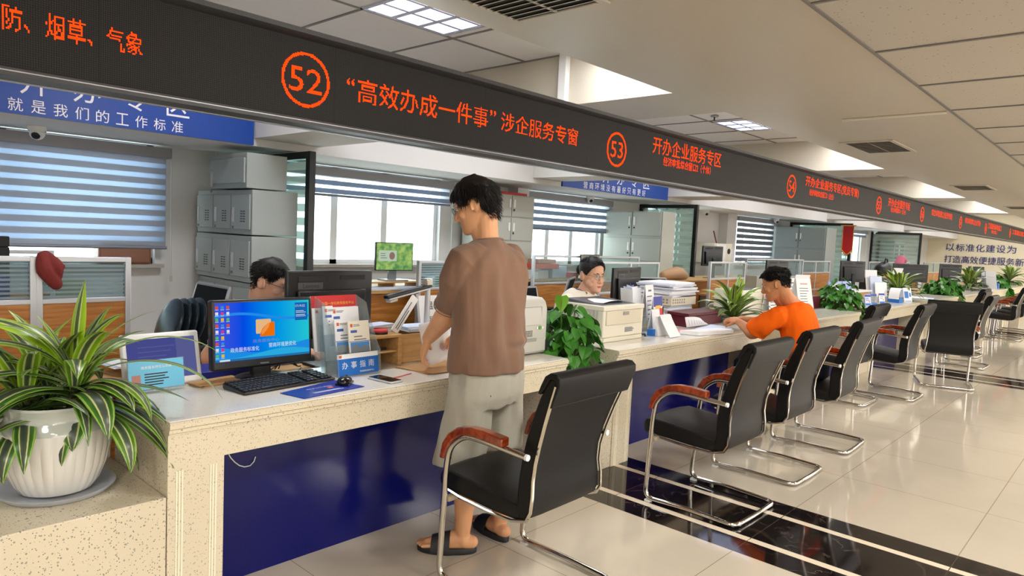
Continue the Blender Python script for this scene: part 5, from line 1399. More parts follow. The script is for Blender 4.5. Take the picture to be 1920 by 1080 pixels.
# fourth counter
t = thing('framed_certificate', 'pale blue framed certificate standing behind the wide pothos', 'framed sheet', (9.9, 3.06, Z))
F = frame_on(9.9, 3.06, Z+.004, -10, 8); b = B(); rbox(b, F, -.30, .30, 0, .30, -.02, 0); obj('frame', b, mat('pale_blue_frame', (150, 168, 220), .4), t)
b = B(); rect(b, F, -.27, -.06, .03, .27, .001); b.mi = 1; lines(b, F, -.24, -.1, .06, .24, 5, .012, .002); obj('sheet', b, [M_paper, M_ink], t, smooth=0)
t = thing('brochure_rack', 'tall white brochure rack beyond the framed certificate', 'brochure rack', (11.15, 2.95, Z))
for i in range(3): b = B(); F = frame_on(11.12, 2.88+.06*i, Z+.02, -35, 12); rbox(b, F, -.10, .10, 0, .26+.09*i, -.01, 0); obj('sheet', b, (M_paper, M_paper2, M_paper)[i], t)
b = B(); F = frame_on(11.12, 2.88, Z+.004, -35, 4); rbox(b, F, -.11, .11, 0, .07, 0, .03); rbox(b, F, -.11, .11, 0, .03, -.2, 0); obj('holder', b, M_acrylic, t)
for i, (x, y, lab, m) in enumerate(((9.9, 2.72, 'small leaning white card nearest the framed certificate', M_paper2), (10.17, 2.72, 'small clear card holder next to the white roll', M_acrylic), (10.54, 2.72, 'little white and blue card in a clear holder before the brochure rack', M_paper))):
    card('display_card', lab, x, y, Z, .11, .15, -24, 10, m, pr_blue, cat='card', group='small display cards')
t = thing('desk_calendar', 'curled white desk calendar on a blue base before the second dracaena', 'calendar', (11.25, 2.7, Z))
b = B(); pr = [(11.25-.12*math.cos(a), Z+.06+.15*math.sin(a)) for a in [PI*k/10*.95 for k in range(11)]]
b.prism(pr+[(p[0]*1+0, p[1]-.008) for p in pr[::-1]], 2.66, 2.80, 'y'); obj('pages', b, M_paper, t)
b = B(); b.bx(11.15, 11.36, 2.66, 2.80, Z, Z+.06); obj('base', b, M_blue, t)
card('display_card', 'white tent card with a blue block at the counter end before the dracaena', 11.5, 2.62, Z, .17, .20, -24, 12, M_paper, lambda b, F, w, h: (setattr(b, 'mi', 3), rect(b, F, -w*.4, w*.1, h*.3, h*.8, .001), rect(b, F, -w*.4, w*.4, h*.05, h*.1, .001), rect(b, F, w*.2, w*.4, h*.4, h*.7, .001)), cat='card')
t = thing('wooden_organizer', 'brown wooden organizer with a white top behind the small cards', 'organizer', (10.3, 3.1, Z))
b = B(); b.bx(9.95, 10.8, 2.98, 3.2, Z, .93); obj('box', b, M_kraft, t, bevel=.004)
b = B(); b.bx(9.9, 10.85, 2.95, 3.22, .932, .95); obj('lid', b, M_white_pl, t)
desk('staff desk behind the small display cards', 9.6, 11.7, 3.10, 3.7, .77)
# fifth counter
paperstack('paper_pile', 'loose white papers spread on the counter beyond the second dracaena', 12.9, 2.78, Z, .5, .3, 3, 5, [M_paper, M_paper2], .003, spread=.08)
card('leaflet', 'tilted white leaflets leaning out of the second dracaena', 12.55, 2.95, Z, .2, .42, -30, 18, M_paper, pr_lines, cat='leaflet')
def stand_rack(label, x):
    t = thing('leaning_stand', label, 'brochure rack', (x, 2.75, Z), group='grey leaning stands')
    for i in range(2): b = B(); F = frame_on(x+.16*i, 2.72+.1*i, Z, -50, 16); rbox(b, F, -.12, .12, 0, .42, -.02, 0); obj('panel', b, M_midgrey, t)
    b = B(); b.bx(x+.1, x+.3, 2.62, 2.72, Z, Z+.12); obj('foot', b, M_blue, t)
stand_rack('grey leaning stand on the far counter past the grey trough dracaena', 19.4)
b = B(); b.bx(17.30, 17.81, 2.54, 2.57, .503, .80); b.bx(17.30, 17.81, 3.05, 3.08, .503, .80); b.bx(17.30, 17.33, 2.57, 3.05, .503, .80); b.bx(17.78, 17.81, 2.57, 3.05, .503, .80)
solo('planter_trough', 'grey trough around the far dracaena', 'planter', b, mat('grey_trough', (140, 142, 146), .5))
back_monitor('dark square monitor seen from behind at the far middle desk', 12.6, 3.75, .75, .5, .36, -32, None, .97)
back_monitor('narrow black monitor turned sideways before the cream end wall', 15.75, 3.6, .75, .7, .36, -50, None, .93)
back_monitor('second narrow dark monitor before the cream end wall', 19.5, 3.6, .75, .5, .42, -55, None, .87)
back_monitor('small dark monitor at the picture edge before the cream end wall', 22.8, 3.6, .75, .4, .3, -60, None, .93)
desk('far staff desk with the sideways black monitor', 15.3, 17.2, 3.3, 4.0, .75); desk('far low desk under the pink cloth and black bag', 16.45, 19.0, 4.15, 4.7, .95); desk('far staff desk before the cream end wall', 18.6, 20.4, 3.36, 3.9, .75); desk('farthest staff desk by the cream end wall', 21.8, 23.4, 3.36, 3.9, .75)
b = B(); b.bx(13.5, 14.38, 3.6, 3.9, .752, 1.03); solo('desk_cabinet', 'long black box on the far middle desk', 'cabinet', b, M_dark, bevel=.006)
t = thing('coat', 'pink cloth hung over a far chair back', 'clothing', (18.4, 4.45, .95))
b = B(); b.limb([(18.45, 4.45, 1.36), (18.35, 4.45, 1.2), (18.3, 4.43, 1.06)], [.09, .12, .10], 10); b.limb([(18.45, 4.45, 1.36), (18.75, 4.45, 1.33)], [.09, .08], 10); obj('cloth', b, mat('pink_cloth', (176, 90, 110), .9), t)
t = thing('bag', 'black bag beside the pink cloth', 'bag', (17.0, 4.45, .95))
b = B(); b.limb([(16.8, 4.45, 1.09), (17.15, 4.45, 1.15)], [.14, .15], 12); obj('body', b, M_black, t)
b = B(); b.tube([(16.9, 4.4, 1.2), (17.0, 4.4, 1.36), (17.15, 4.4, 1.34), (17.2, 4.4, 1.2)], .015, 6); obj('strap', b, M_black, t)

# ------------------------------------------------------------------ back office things
def office_chair(label, x, y, yaw, group='office chairs behind the counters'):
    t = thing('office_chair', label, 'office chair', (x, y, 0), math.radians(yaw), group)
    b = B(); b.prism([(-.23, .43), (.22, .43), (.25, .46), (.23, .50), (-.2, .49), (-.24, .47)], -.24, .24, 'x'); obj('seat', b, M_black, t, world=False, bevel=.02)
    b = B(); P = [(-.23, .50), (-.26, .62), (-.27, .75), (-.30, .90), (-.345, 1.06)]
    b.prism(P+[(y_-.02, z_) for y_, z_ in P[::-1]], -.22, .22, 'x'); obj('backrest', b, mat('black_mesh_fabric', (20, 24, 28), .85, spec=.15), t, world=False)
    b = B()
    for s in (-1, 1): b.tube([(s*.225, y_-.01, z_) for y_, z_ in P], .013, 6)
    b.tube([(-.225, -.355, 1.06), (.225, -.355, 1.06)], .013, 6); obj('back_frame', b, M_midgrey, t, world=False)
    for s in (-1, 1):
        b = B(); b.tube([(s*.26, .12, .46), (s*.27, .14, .62), (s*.27, .10, .67), (s*.27, -.24, .70)], .02, 8); obj('armrest', b, M_black, t, world=False)
    b = B(); b.tube([(0, 0, .43), (0, 0, .1)], .03, 8)
    for k in range(5): a = 2*PI*k/5; b.tube([(0, 0, .11), (.27*math.cos(a), .27*math.sin(a), .06)], .02, 6)
    obj('base', b, M_dark, t, world=False)
    for k in range(5):
        a = 2*PI*k/5; b = B(); b.T = Matrix.Translation((.27*math.cos(a), .27*math.sin(a)-.015, .031)) @ Matrix.Rotation(-PI/2, 4, 'X'); b.cyl((0, 0, 0), .03, .03, 10); b.T = None; obj('caster', b, M_black, t, world=False)
    return t
office_chair('black mesh office chair against the grey lockers, its back toward them', 1.70, 4.62, 92)
office_chair('dark office chair behind the trays of papers', 7.0, 4.1, 150)
office_chair('dark office chair beyond the woman, by the wooden desk', 5.75, 4.9, 30)
# stack of round folded stools by the mesh chair
t = thing('folding_chair', 'folded black chairs standing together before the mesh office chair', 'folding chair', (1.60, 4.2, 0), math.radians(4))
for k in range(4):
    b = B(); b.T = Matrix.Translation((.045*k, 0, .87)) @ Matrix.Rotation(math.radians(18), 4, 'Y'); b.ell((0, 0, 0), .022, .15, .17, None, 20, 12); b.T = None; obj('seat_pad', b, mat('glossy_dark_pad', (28, 38, 44), .25), t, world=False)
b = B()
for k in range(4):
    for s in (-1, 1): b.tube([(.045*k-.02, s*.13, .80), (.045*k+.02, s*.16, .02)], .010, 6)
obj('frame', b, M_chrome, t, world=False)
b = B(); b.bx(1.42, 1.98, 4.05, 4.35, .3, .56); solo('black_case', 'low black case in front of the folded chairs', 'case', b, M_dark, bevel=.02)
# red gloves on the screen post
t = thing('work_glove', 'dark red gloves draped over the desk screen post', 'gloves', (.95, 3.96, 1.1))
b = B(); b.limb([(.92, 3.975, 1.285), (.93, 3.965, 1.22), (.975, 3.965, 1.15)], [.025, .04, .03], 10); b.limb([(.94, 4.0, 1.29), (.975, 3.97, 1.24), (.985, 3.965, 1.19)], [.025, .035, .02], 10); b.limb([(.975, 3.965, 1.25), (1.005, 3.965, 1.238)], [.014, .012], 8)
me = remeshed(b, .006, 3); obj('glove', me, mat('dark_red_cloth', (112, 34, 30), .9, bump=.4, bscale=150), t)
b = B(); b.bx(.12, .80, 4.05, 4.09, 1.02, 1.18); solo('document_folder', 'blue folder showing through the near striped screen glass', 'folder', b, M_navy)
b = B(); b.bx(1.0, 1.13, 4.05, 4.08, 1.0, 1.17); solo('document_folder', 'cream folder behind the striped screen glass', 'folder', b, mat('cream_folder'))
t = thing('wrapped_parcel', 'brown paper parcel wrapped in plastic on the window sill', 'parcel', (2.1, 6.27, 1.105))
b = B(); b.bx(1.82, 2.22, 6.2, 6.35, 1.107, 1.26); obj('parcel_body', b, mat('brown_parcel', (130, 82, 58), .35, bump=.6, bscale=30), t, bevel=.02, seg=3)
b = B(); b.bx(1.84, 2.17, 6.22, 6.34, 1.262, 1.285); obj('folded_top', b, mat('brown_parcel'), t, bevel=.008)
t = thing('computer_monitor', 'small dark monitor at the near edge above the desk screens', 'monitor', (.62, 4.6, .76))
b = B(); b.T = Matrix.Translation((.88, 4.6, 1.30)) @ Matrix.Rotation(math.radians(35), 4, 'Z'); b.bx(-.2, .05, 0, .04, 0, .06); b.bx(-.2, .05, 0, .04, -.3, 0); b.T = None; obj('casing', b, M_dark, t, bevel=.006)
b = B(); b.bx(.78, .84, 4.55, 4.62, .76, 1.05); obj('stand', b, M_dark, t)
# window desk: monitor with a game-like green picture, organiser, bottles
t = thing('computer_monitor', 'monitor with a green leafy picture on the desk by the window', 'monitor', (3.75, 5.2, 1.1))
F = frame_on(4.04, 5.25, 1.108, -8, 0)
b = B(); rbox(b, F, -.20, .20, 0, .265, -.03, 0); obj('casing', b, M_dark, t, bevel=.005)
b = B(); rbox(b, F, -.04, .04, -.09, .05, -.06, -.031); rbox(b, F, -.12, .12, -.094, -.082, -.1, .06); obj('stand', b, M_midgrey, t)
lm = emis('green_picture_glow', (110, 190, 110), .9); NL = lm.node_tree; n1 = NL.nodes.new('ShaderNodeTexNoise'); n1.inputs['Scale'].default_value = 5; r1 = NL.nodes.new('ShaderNodeValToRGB')
r1.color_ramp.elements[0].position = .35; r1.color_ramp.elements[0].color = (*lin((84, 150, 90)), 1); r1.color_ramp.elements[1].position = .7; r1.color_ramp.elements[1].color = (*lin((186, 220, 120)), 1)
NL.links.new(n1.outputs['Fac'], r1.inputs[0]); NL.links.new(r1.outputs[0], NL.nodes['Emission'].inputs[0])
b = B(); rect(b, F, -.192, .192, .008, .258, .001); sc_ = obj('screen', b, lm, t, smooth=0)
b = B(); rect(b, F, -.17, .02, .09, .19, .002); b.mi = 1; poly(b, F @ Matrix.Translation((-.03, .14, .003)), [(.03*math.cos(a), .036*math.sin(a)) for a in [2*PI*k/14 for k in range(14)]]); b.mi = 2; lines(b, F, -.15, -.08, .11, .17, 3, .006, .003)
obj('pop_up_window', b, [glow((196, 214, 190)), glow((150, 120, 110)), glow((110, 130, 120))], sc_, smooth=0)
t = thing('wooden_organizer', 'wooden desk organizer under the green picture monitor', 'organizer', (3.7, 5.25, .94))
b = B(); b.bx(3.66, 4.32, 5.17, 5.42, 1.0, 1.014); b.bx(3.66, 4.32, 5.17, 5.42, .941, .955); obj('shelf', b, M_lightwood, t)
b = B()
for x in (3.66, 3.98, 4.305): b.bx(x, x+.015, 5.17, 5.42, .955, 1.0)
obj('divider', b, M_lightwood, t)
for i, (x, r, h, m, lab) in enumerate(((4.37, .035, .12, M_maroon, 'maroon lidded jar beside the wooden organizer'), (4.47, .04, .14, M_white_pl, 'white tumbler with a straw by the window desk'), (4.56, .025, .12, mat('green_bottle', (70, 130, 70), .3), 'small green bottle at the end of the window desk'))):
    t = thing('bottle', lab, 'bottle', (x, 5.22, .94), group='bottles on the window desk')
    b = B(); b.lathe([(r, 0), (r, h*.7), (r*.6, h*.85), (r*.5, h*.9)], (x, 5.22, .941), 16); obj('body', b, m, t)
    b = B(); b.cyl((x, 5.22, .941+h*.9), r*.55, h*.14, 12); obj('lid', b, M_white_pl if i != 1 else M_grey_pl, t)
b = B(); b.cyl((4.66, 5.2, .941), .045, .07, 16); solo('cup', 'orange labelled cup by the screen post', 'cup', b, mat('orange_cup', (226, 112, 80), .5))
paperstack('paper_pile', 'papers spread over the window desk before the organizer', 3.95, 5.13, .941, .6, .08, 4, 0, [M_paper, M_paper2], .006, spread=.01)
b = B()
b.T = Matrix.Translation((4.62, 4.86, .98)); pts = [(.16*i/6, .012*math.sin(i*2.1), 0) for i in range(7)]
b.prism([(p[0], p[1]) for p in pts]+[(p[0], p[1]+.015) for p in pts[::-1]], 0, .235, 'z'); b.T = None
solo('grey_cloth', 'grey cloth hung over the desk screen beside the brown sleeve', 'cloth', b, mat('grey_cloth', (150, 150, 156), .9))
# piles behind the woman
def box_pile():
    its = [('red and white box at the bottom of the pile behind the woman', 6.45, 5.6, .98, .35, .2, .1, mat('white_red_box', (214, 206, 206), .5)), ('white carton beside the bottom red box', 6.85, 5.62, .98, .3, .2, .15, M_paper2),
           ('red folder stack in the middle of the pile behind the woman', 6.6, 5.6, 1.10, .42, .2, .06, mat('faded_red_folder', (214, 92, 74), .6)), ('brown paper bundle on top of the pile behind the woman', 6.6, 5.6, 1.165, .32, .18, .05, mat('brown_bundle', (190, 140, 116), .7)),
           ('small white box in front of the paper pile', 6.3, 5.5, .98, .12, .1, .08, M_white_pl), ('small red box beside the seated woman\'s ear', 7.15, 5.55, .98, .16, .1, .07, M_red)]
    for lab, x, y, z, w, d, h, m in its:
        b = B(); b.T = Matrix.Translation((x, y, z)) @ Matrix.Rotation(rnd.uniform(-.1, .1), 4, 'Z'); b.bx(-w/2, w/2, -d/2, d/2, .001, h-.001); b.T = None
        solo('document_pile', lab, 'box', b, m, group='piled boxes behind the woman', bevel=.004)
box_pile()
t = thing('framed_picture', 'framed landscape picture standing behind the woman\'s head', 'picture', (7.2, 5.3, .98))
F = frame_on(7.19, 5.28, .98, 0, 4); b = B(); rbox(b, F, -.2, .2, 0, .315, -.012, 0); obj('frame', b, M_darkgrey, t)
pm = mat('landscape_print', (150, 146, 130), .6, var=.25, vscale=9); b = B(); rect(b, F, -.188, .188, .012, .302, .001); b.mi = 1; poly(b, F @ Matrix.Translation((0, 0, .0015)), [(.0, .02), (.188, .012), (.188, .23), (.1, .16)]); obj('print', b, [pm, mat('dark_hill_print', (66, 78, 62), .6)], t, smooth=0)
b = B(); b.bx(5.5, 5.62, 5.5, 5.62, 1.0, 1.06); b.bx(5.52, 5.66, 5.5, 5.62, 1.06, 1.09); solo('document_pile', 'small pile of brown books beside the standing man\'s shoulder', 'box', b, M_kraft)
b = B(); b.bx(5.35, 5.9, 5.35, 5.8, 0, 1.0); solo('side_cabinet', 'grey low cabinet behind the standing man\'s shoulder', 'cabinet', b, M_steel2, bevel=.004)
# wall box and monitor by the second glass screen
t = thing('wall_box', 'white wall box with a dark lens beside the far dark blind', 'wall box', (12.1, 5.98, 1.2))
b = B(); b.bx(11.8, 12.5, 5.9, 6.28, 1.15, 1.52); obj('body', b, M_cream, t, bevel=.01)
b = B(); b.bx(11.82, 12.2, 5.88, 5.9, 1.17, 1.5); obj('cover', b, M_white_pl, t)
b = B(); b.T = Matrix.Translation((12.36, 5.905, 1.38)) @ Matrix.Rotation(PI/2, 4, 'X'); b.cyl((0, 0, 0), .05, .02, 16); b.T = None; obj('lens', b, M_black, t)
b = B(); b.tube([(12.05, 6.0, 1.52), (12.0, 6.05, 1.75)], .012, 6); obj('aerial', b, mat('red_brown_plastic', (120, 60, 50), .5), t)
back_monitor('black monitor standing beside the second tall glass screen', 10.35, 5.2, .95, .5, .32, -12, None, 1.15)
desk('desk by the second tall glass screen', 9.95, 12.4, 5.0, 5.7, .95)
t = thing('paper_bag_pile', 'crumpled brown bag lying before the steel cupboard', 'bag', (8.4, 4.6, 1.0))
b = B(); b.limb([(8.1, 4.75, 1.06), (8.35, 4.7, 1.09), (8.62, 4.75, 1.05)], [.06, .09, .07], 12); obj('bag_body', b, mat('brown_bag', (176, 138, 104), .7), t)
desk('desk before the pale steel cupboard', 7.7, 9.4, 4.65, 5.15, 1.0)
b = B(); b.bx(10.0, 10.3, 4.3, 4.6, .801, 1.06); solo('document_pile', 'grey binder pile behind the dark hair of the man in orange', 'papers', b, M_steel2)
back_monitor('dark monitor behind the head of the man in orange', 10.75, 4.3, .8, .6, .34, -10, None, .96)
desk('desk behind the dracaena beside the man in orange', 9.0, 11.6, 4.05, 4.7, .8)

# ------------------------------------------------------------------ people
HEAD = [(-.125, .020, .086, .050), (-.117, .034, .094, .010), (-.102, .046, .098, -.035), (-.080, .054, .097, -.058), (-.052, .062, .094, -.074), (-.022, .068, .092, -.086), (.008, .072, .090, -.094), (.035, .0745, .092, -.099), (.062, .0735, .087, -.098), (.085, .067, .076, -.088), (.103, .053, .056, -.066), (.113, .034, .030, -.040), (.117, .012, .006, -.016)]
def head_ring(z, off=0.0, n=28):
    for a, c in zip(HEAD[:-1], HEAD[1:]):
        if a[0] <= z <= c[0]:
            k = (z-a[0])/(c[0]-a[0]); rx, yf, yb = (a[i]+(c[i]-a[i])*k for i in (1, 2, 3)); break
    else: _, rx, yf, yb = HEAD[0] if z < HEAD[0][0] else HEAD[-1]
    return rx+off, yf+off, yb-off
def hpt(z, th, off=0.0):
    rx, yf, yb = head_ring(z, off); cy = (yf+yb)/2+(.0); ry = (yf-yb)/2
    s, c = math.sin(th), math.cos(th)
    return V((rx*s*abs(s)**-.12 if abs(s) > 1e-3 else 0, cy+ry*c, z))
def head_shape(b, M, nose=1.0):
    zs = [h[0] for h in HEAD]; n = 28
    b.loft([[M @ hpt(z, 2*PI*j/n) for j in range(n)] for z in zs])
    R3 = M.to_3x3()
    b.limb([M @ V((0, .088, .012)), M @ V((0, .100, -.012)), M @ V((0, .112*nose+.0, -.036)), M @ V((0, .096, -.044))], [.008, .010, .0125, .010], 10)
    for s in (-1, 1): b.ell(M @ V((s*.012, .098, -.041)), .0085, .009, .007, R3, 10, 6)
    for s in (-1, 1): b.ell(M @ V((s*.076, -.012, -.014)), .010, .019, .032, R3 @ Matrix.Rotation(s*.35, 3, 'Z') @ Matrix.Rotation(-.2, 3, 'X'), 12, 8); b.limb([M @ V((s*(.080+.008*max(0, -math.cos(a))), -.012-.020*math.cos(a-.2)*1.0-.004, -.010+.033*math.sin(a))) for a in [-.9+4.6*q/9 for q in range(10)]], [.0055]*10, 8)
    for s in (-1, 1): b.ell(M @ V((s*.030, .086, .022)), .024, .010, .007, R3, 12, 6)
    for s in (-1, 1): b.ell(M @ V((s*.042, .066, -.03)), .022, .02, .022, R3, 12, 6)
    b.ell(M @ V((0, .093, -.068)), .023, .008, .0055, R3, 12, 6); b.ell(M @ V((0, .092, -.078)), .020, .009, .0065, R3, 12, 6)
    b.ell(M @ V((0, .086, -.108)), .022, .014, .013, R3, 12, 6)
def hand_shape(b, wrist, d, nrm, s, curl=.5, thumb=1, spread=.12, size=1.0):
    """palm, four unequal bent fingers and a side thumb; d = pointing direction, nrm = back of the hand, s = +1 thumb on the side of d x nrm"""
    d = V(d).normalized(); nrm = V(nrm); nrm = (nrm-d*nrm.dot(d)).normalized(); side = d.cross(nrm)*s
    w = V(wrist); k = size
    pal = []
    for t, hw, ht in ((-.012, .027, .020), (.02, .033, .019), (.055, .041, .016), (.085, .043, .0135), (.098, .038, .010)):
        c = w+d*t*k; pal.append([c+side*(hw*k*math.cos(a))+nrm*(ht*k*math.sin(a)) for a in [2*PI*j/14 for j in range(14)]])
    b.loft(pal)
    for i, (off, L) in enumerate(((.031, .071), (.0105, .079), (-.0105, .073), (-.031, .057))):
        p = w+d*(.088*k)+side*off*k; dd = (d+side*(off*spread*6)).normalized(); pts = [p-d*.015*k]; a = 0
        cv = curl*(1+.12*i)
        pts.append(p)
        for seg, f in enumerate((.45, .31, .24)):
            a += cv*(.75, .95, .6)[seg]; v = dd*math.cos(a)-nrm*math.sin(a); p = p+v*L*f*k; pts.append(p)
        b.limb(pts, [.0095*k, .0098*k, .0088*k, .0078*k, .0066*k], 10)
    p = w+d*.022*k+side*.026*k; v1 = (d*.62+side*.66-nrm*.42*thumb).normalized(); v2 = (d*.88+side*.22-nrm*.42*thumb).normalized()
    b.limb([p, p+v1*.038*k, p+v1*.038*k+v2*.032*k, p+v1*.038*k+v2*.032*k+(v2-nrm*.25).normalized()*.024*k], [.015*k, .0125*k, .0105*k, .0085*k], 10)
def hair_mesh(M, line, off, seed, strands=500, sl=.04, spike=0.0, noise_amp=.004, sparse=None, down=1.0):
    """scalp shell plus many fine locks; line(theta) = hairline height, theta 0 = face"""
    R = random.Random(seed); b = B(); n = 64; m = 40; rings = []
    for i in range(m+1):
        z = -.123+.2445*i/m; ring = []
        for j in range(n):
            th = 2*PI*j/n; tt = abs((th+PI) % (2*PI)-PI); hl = line(tt)
            k = max(0, min(1, (z-hl)/.012+.5)); o = -.012+(off(tt, z)+.012)*k
            p = hpt(min(z, .1165), th, o); q = p*22; o2 = noise.noise(V((q.x*1.4, q.y*1.4, q.z*.5))+V((seed, 0, 0)))*noise_amp*k
            c = V((0, (head_ring(min(z, .1165))[1]+head_ring(min(z, .1165))[2])/2, z-.03)); dirn = (p-c).normalized()
            p = p+dirn*o2
            if z > .1: p.z += (z-.1)*1.0*k
            ring.append(M @ p)
        rings.append(ring)
    b.loft(rings)
    for _ in range(strands):
        th = R.uniform(0, 2*PI); tt = abs((th+PI) % (2*PI)-PI); hl = line(tt); z = R.uniform(hl+.0, .116)
        if R.random() > 1: continue
        p = hpt(min(z, .116), th, off(tt, z)-.003); c = V((0, -.005, z-.04)); nr = (p-c).normalized()
        dn = V((0, 0, -1))*down+V((math.sin(th), math.cos(th), 0))*(.4 if z > .08 else .05)
        tg = (dn-nr*dn.dot(nr)).normalized()
        L0 = sl*(.45 if tt < .95 else 1.0)
        d = (tg+nr*(.18+spike)+V((R.uniform(-.3, .3), R.uniform(-.3, .3), R.uniform(-.2, .2)+spike*.8))).normalized(); L = L0*R.uniform(.6, 1.25)
        a = p; p1 = a+d*L*.4; d2 = (d+tg*(.5-spike*.5)-nr*.12).normalized(); p2 = p1+d2*L*.35; p3 = p2+(d2-nr*.2*(1-spike)).normalized()*L*.3
        b.tube([M @ a, M @ p1, M @ p2, M @ p3], [.0012, .0017, .0013, .0003], 3)
    return b
def glasses(M, parent, metal, round_=True):
    b = B()
    for s in (-1, 1):
        c = V((s*.033, .108, -.002)); pts = []
        for k in range(20):
            a = 2*PI*k/20; ex, ey = (.023, .020) if round_ else (.026, .017)
            pts.append(M @ (c+V((ex*math.cos(a), -abs(ex*math.cos(a)+s*.01)*.12, ey*math.sin(a)))))
        b.tube(pts, .0013, 5, closed=True)
        b.tube([M @ (c+V((s*.024, -.004, .006))), M @ V((s*.076, .08, .006)), M @ V((s*.080, .0, .002)), M @ V((s*.078, -.025, -.012))], .0013, 5)
    b.tube([M @ V((-.010, .109, .003)), M @ V((0, .112, .005)), M @ V((.010, .109, .003))], .0012, 5)
    g = obj('glasses_frame', b, metal, parent)
    b = B()
    for s in (-1, 1):
        c = V((s*.033, .108, -.002)); b.faces([M @ (c+V(((.022 if round_ else .025)*math.cos(a), 0, (.019 if round_ else .016)*math.sin(a)))) for a in [2*PI*k/20 for k in range(20)]], [tuple(range(20))])
    obj('lens', b, M_glass, g)
def eyes(M, parent):
    R3 = M.to_3x3()
    b = B()
    for s in (-1, 1): b.ell(M @ V((s*.031, .086, .0)), .0125, .007, .0048, R3, 12, 8)
    obj('eye', b, mat('eye_white', (226, 220, 214), .2), parent)
    b = B()
    for s in (-1, 1): b.ell(M @ V((s*.031, .0915, -.0005)), .0048, .0022, .0048, R3, 10, 6)
    obj('iris', b, mat('dark_iris', (24, 16, 14), .15), parent)
    b = B()
    for s in (-1, 1): b.tube([M @ V((s*.014, .0955, .019)), M @ V((s*.030, .0965, .0245)), M @ V((s*.047, .086, .021))], [.0022, .003, .0012], 6); b.tube([M @ V((s*.019, .0915, .003)), M @ V((s*.031, .0945, .0062)), M @ V((s*.043, .088, .003))], .0013, 5)
    obj('eyebrow', b, M_hair, parent)
def hmat(c, yaw, pitch, roll=0, sc=1.0): return Matrix.Translation(c) @ Matrix.Rotation(math.radians(yaw), 4, 'Z') @ Matrix.Rotation(-math.radians(pitch), 4, 'X') @ Matrix.Rotation(math.radians(roll), 4, 'Y') @ Matrix.Diagonal((sc, sc, sc, 1))
def ering(c, r, f, a, bb, tilt=0.0, n=28, sq=.85):
    """superellipse ring with half width a along r and half depth bb along f; tilt leans the ring forward"""
    c = V(c); up = V((0, 0, 1)); out = []
    for j in range(n):
        t = 2*PI*j/n; ct, st = math.cos(t), math.sin(t)
        u = a*math.copysign(abs(ct)**sq, ct); v = bb*math.copysign(abs(st)**sq, st)
        out.append(c+r*u+f*v+up*(-tilt*v))
    return out
def fold(me, amp, fx, fz, seed, M=None, extra=None):
    """cloth folds: push vertices along their normals by stretched noise"""
    me.update(); ns = [v.normal.copy() for v in me.vertices]
    for v, nn in zip(me.vertices, ns):
        p = v.co; q = noise.noise(V((p.x*fx+seed, p.y*fx, p.z*fz)))+.7*noise.noise(V((p.x*fx*2.2, p.y*fx*2.2+seed, p.z*fz*1.6)))
        d = amp*q+(extra(p, nn) if extra else 0)
        v.co = p+nn*d
    me.update()

def torso_top(b, rings, sleeves, n=28):
    b.loft([ering(c, r, f, a, d, tl, n) for (c, r, f, a, d, tl) in rings])
    for pts, rad in sleeves:
        P = [V(p) for p in pts]; full = []; R = []
        for i in range(len(P)-1):
            for k in range(4): full.append(P[i].lerp(P[i+1], k/4)); R.append(rad[i]+(rad[i+1]-rad[i])*k/4)
        full.append(P[-1]); R.append(rad[-1])
        b.tube(full, R, 18)
def smooth_pts(pts, rad, m=4):
    P = [V(p) for p in pts]; out = []; R = []
    for i in range(len(P)-1):
        p0, p1, p2, p3 = P[max(i-1, 0)], P[i], P[i+1], P[min(i+2, len(P)-1)]
        for k in range(m):
            t = k/m; out.append(.5*((2*p1)+(p2-p0)*t+(2*p0-5*p1+4*p2-p3)*t*t+(3*p1-p0-3*p2+p3)*t**3)); R.append(rad[i]+(rad[i+1]-rad[i])*t)
    out.append(P[-1]); R.append(rad[-1]); return out, R
def arm(b, sh, el, wr, k=1.0):
    sh, el, wr = V(sh), V(el), V(wr)
    b.limb([sh, sh.lerp(el, .5), el, el.lerp(wr, .25), el.lerp(wr, .65), wr], [.052*k, .05*k, .045*k, .047*k, .036*k, .027*k], 16)
def foot(b, ank, d, k=1.0):
    a = V(ank); d = V((d[0], d[1], 0)).normalized(); s = V((-d.y, d.x, 0))
    heel = V((a.x, a.y, 0))-d*.045
    b.limb([V((a.x, a.y, a.z)), V((a.x, a.y, .055))-d*.01, heel+V((0, 0, .052))], [.036, .036, .032], 14)
    b.limb([V((a.x, a.y, .075)), V((a.x, a.y, .06))+d*.06, V((a.x, a.y, .046))+d*.12, V((a.x, a.y, .04))+d*.16], [.036, .038, .030, .022], 14)
    b.limb([heel+V((0, 0, .05)), V((a.x, a.y, .045))+d*.06], [.030, .032], 12)
    for i, off in enumerate((-.032, -.014, .003, .019, .034)):
        t = d*(.165+.012*(2-abs(i-1.5))) ; b.limb([V((a.x, a.y, .040))+d*.13+s*off*.9, V((a.x, a.y, .038))+t+s*off, V((a.x, a.y, .036))+t+d*.022+s*off], [.012, .0105, .009 if i else .011], 8)

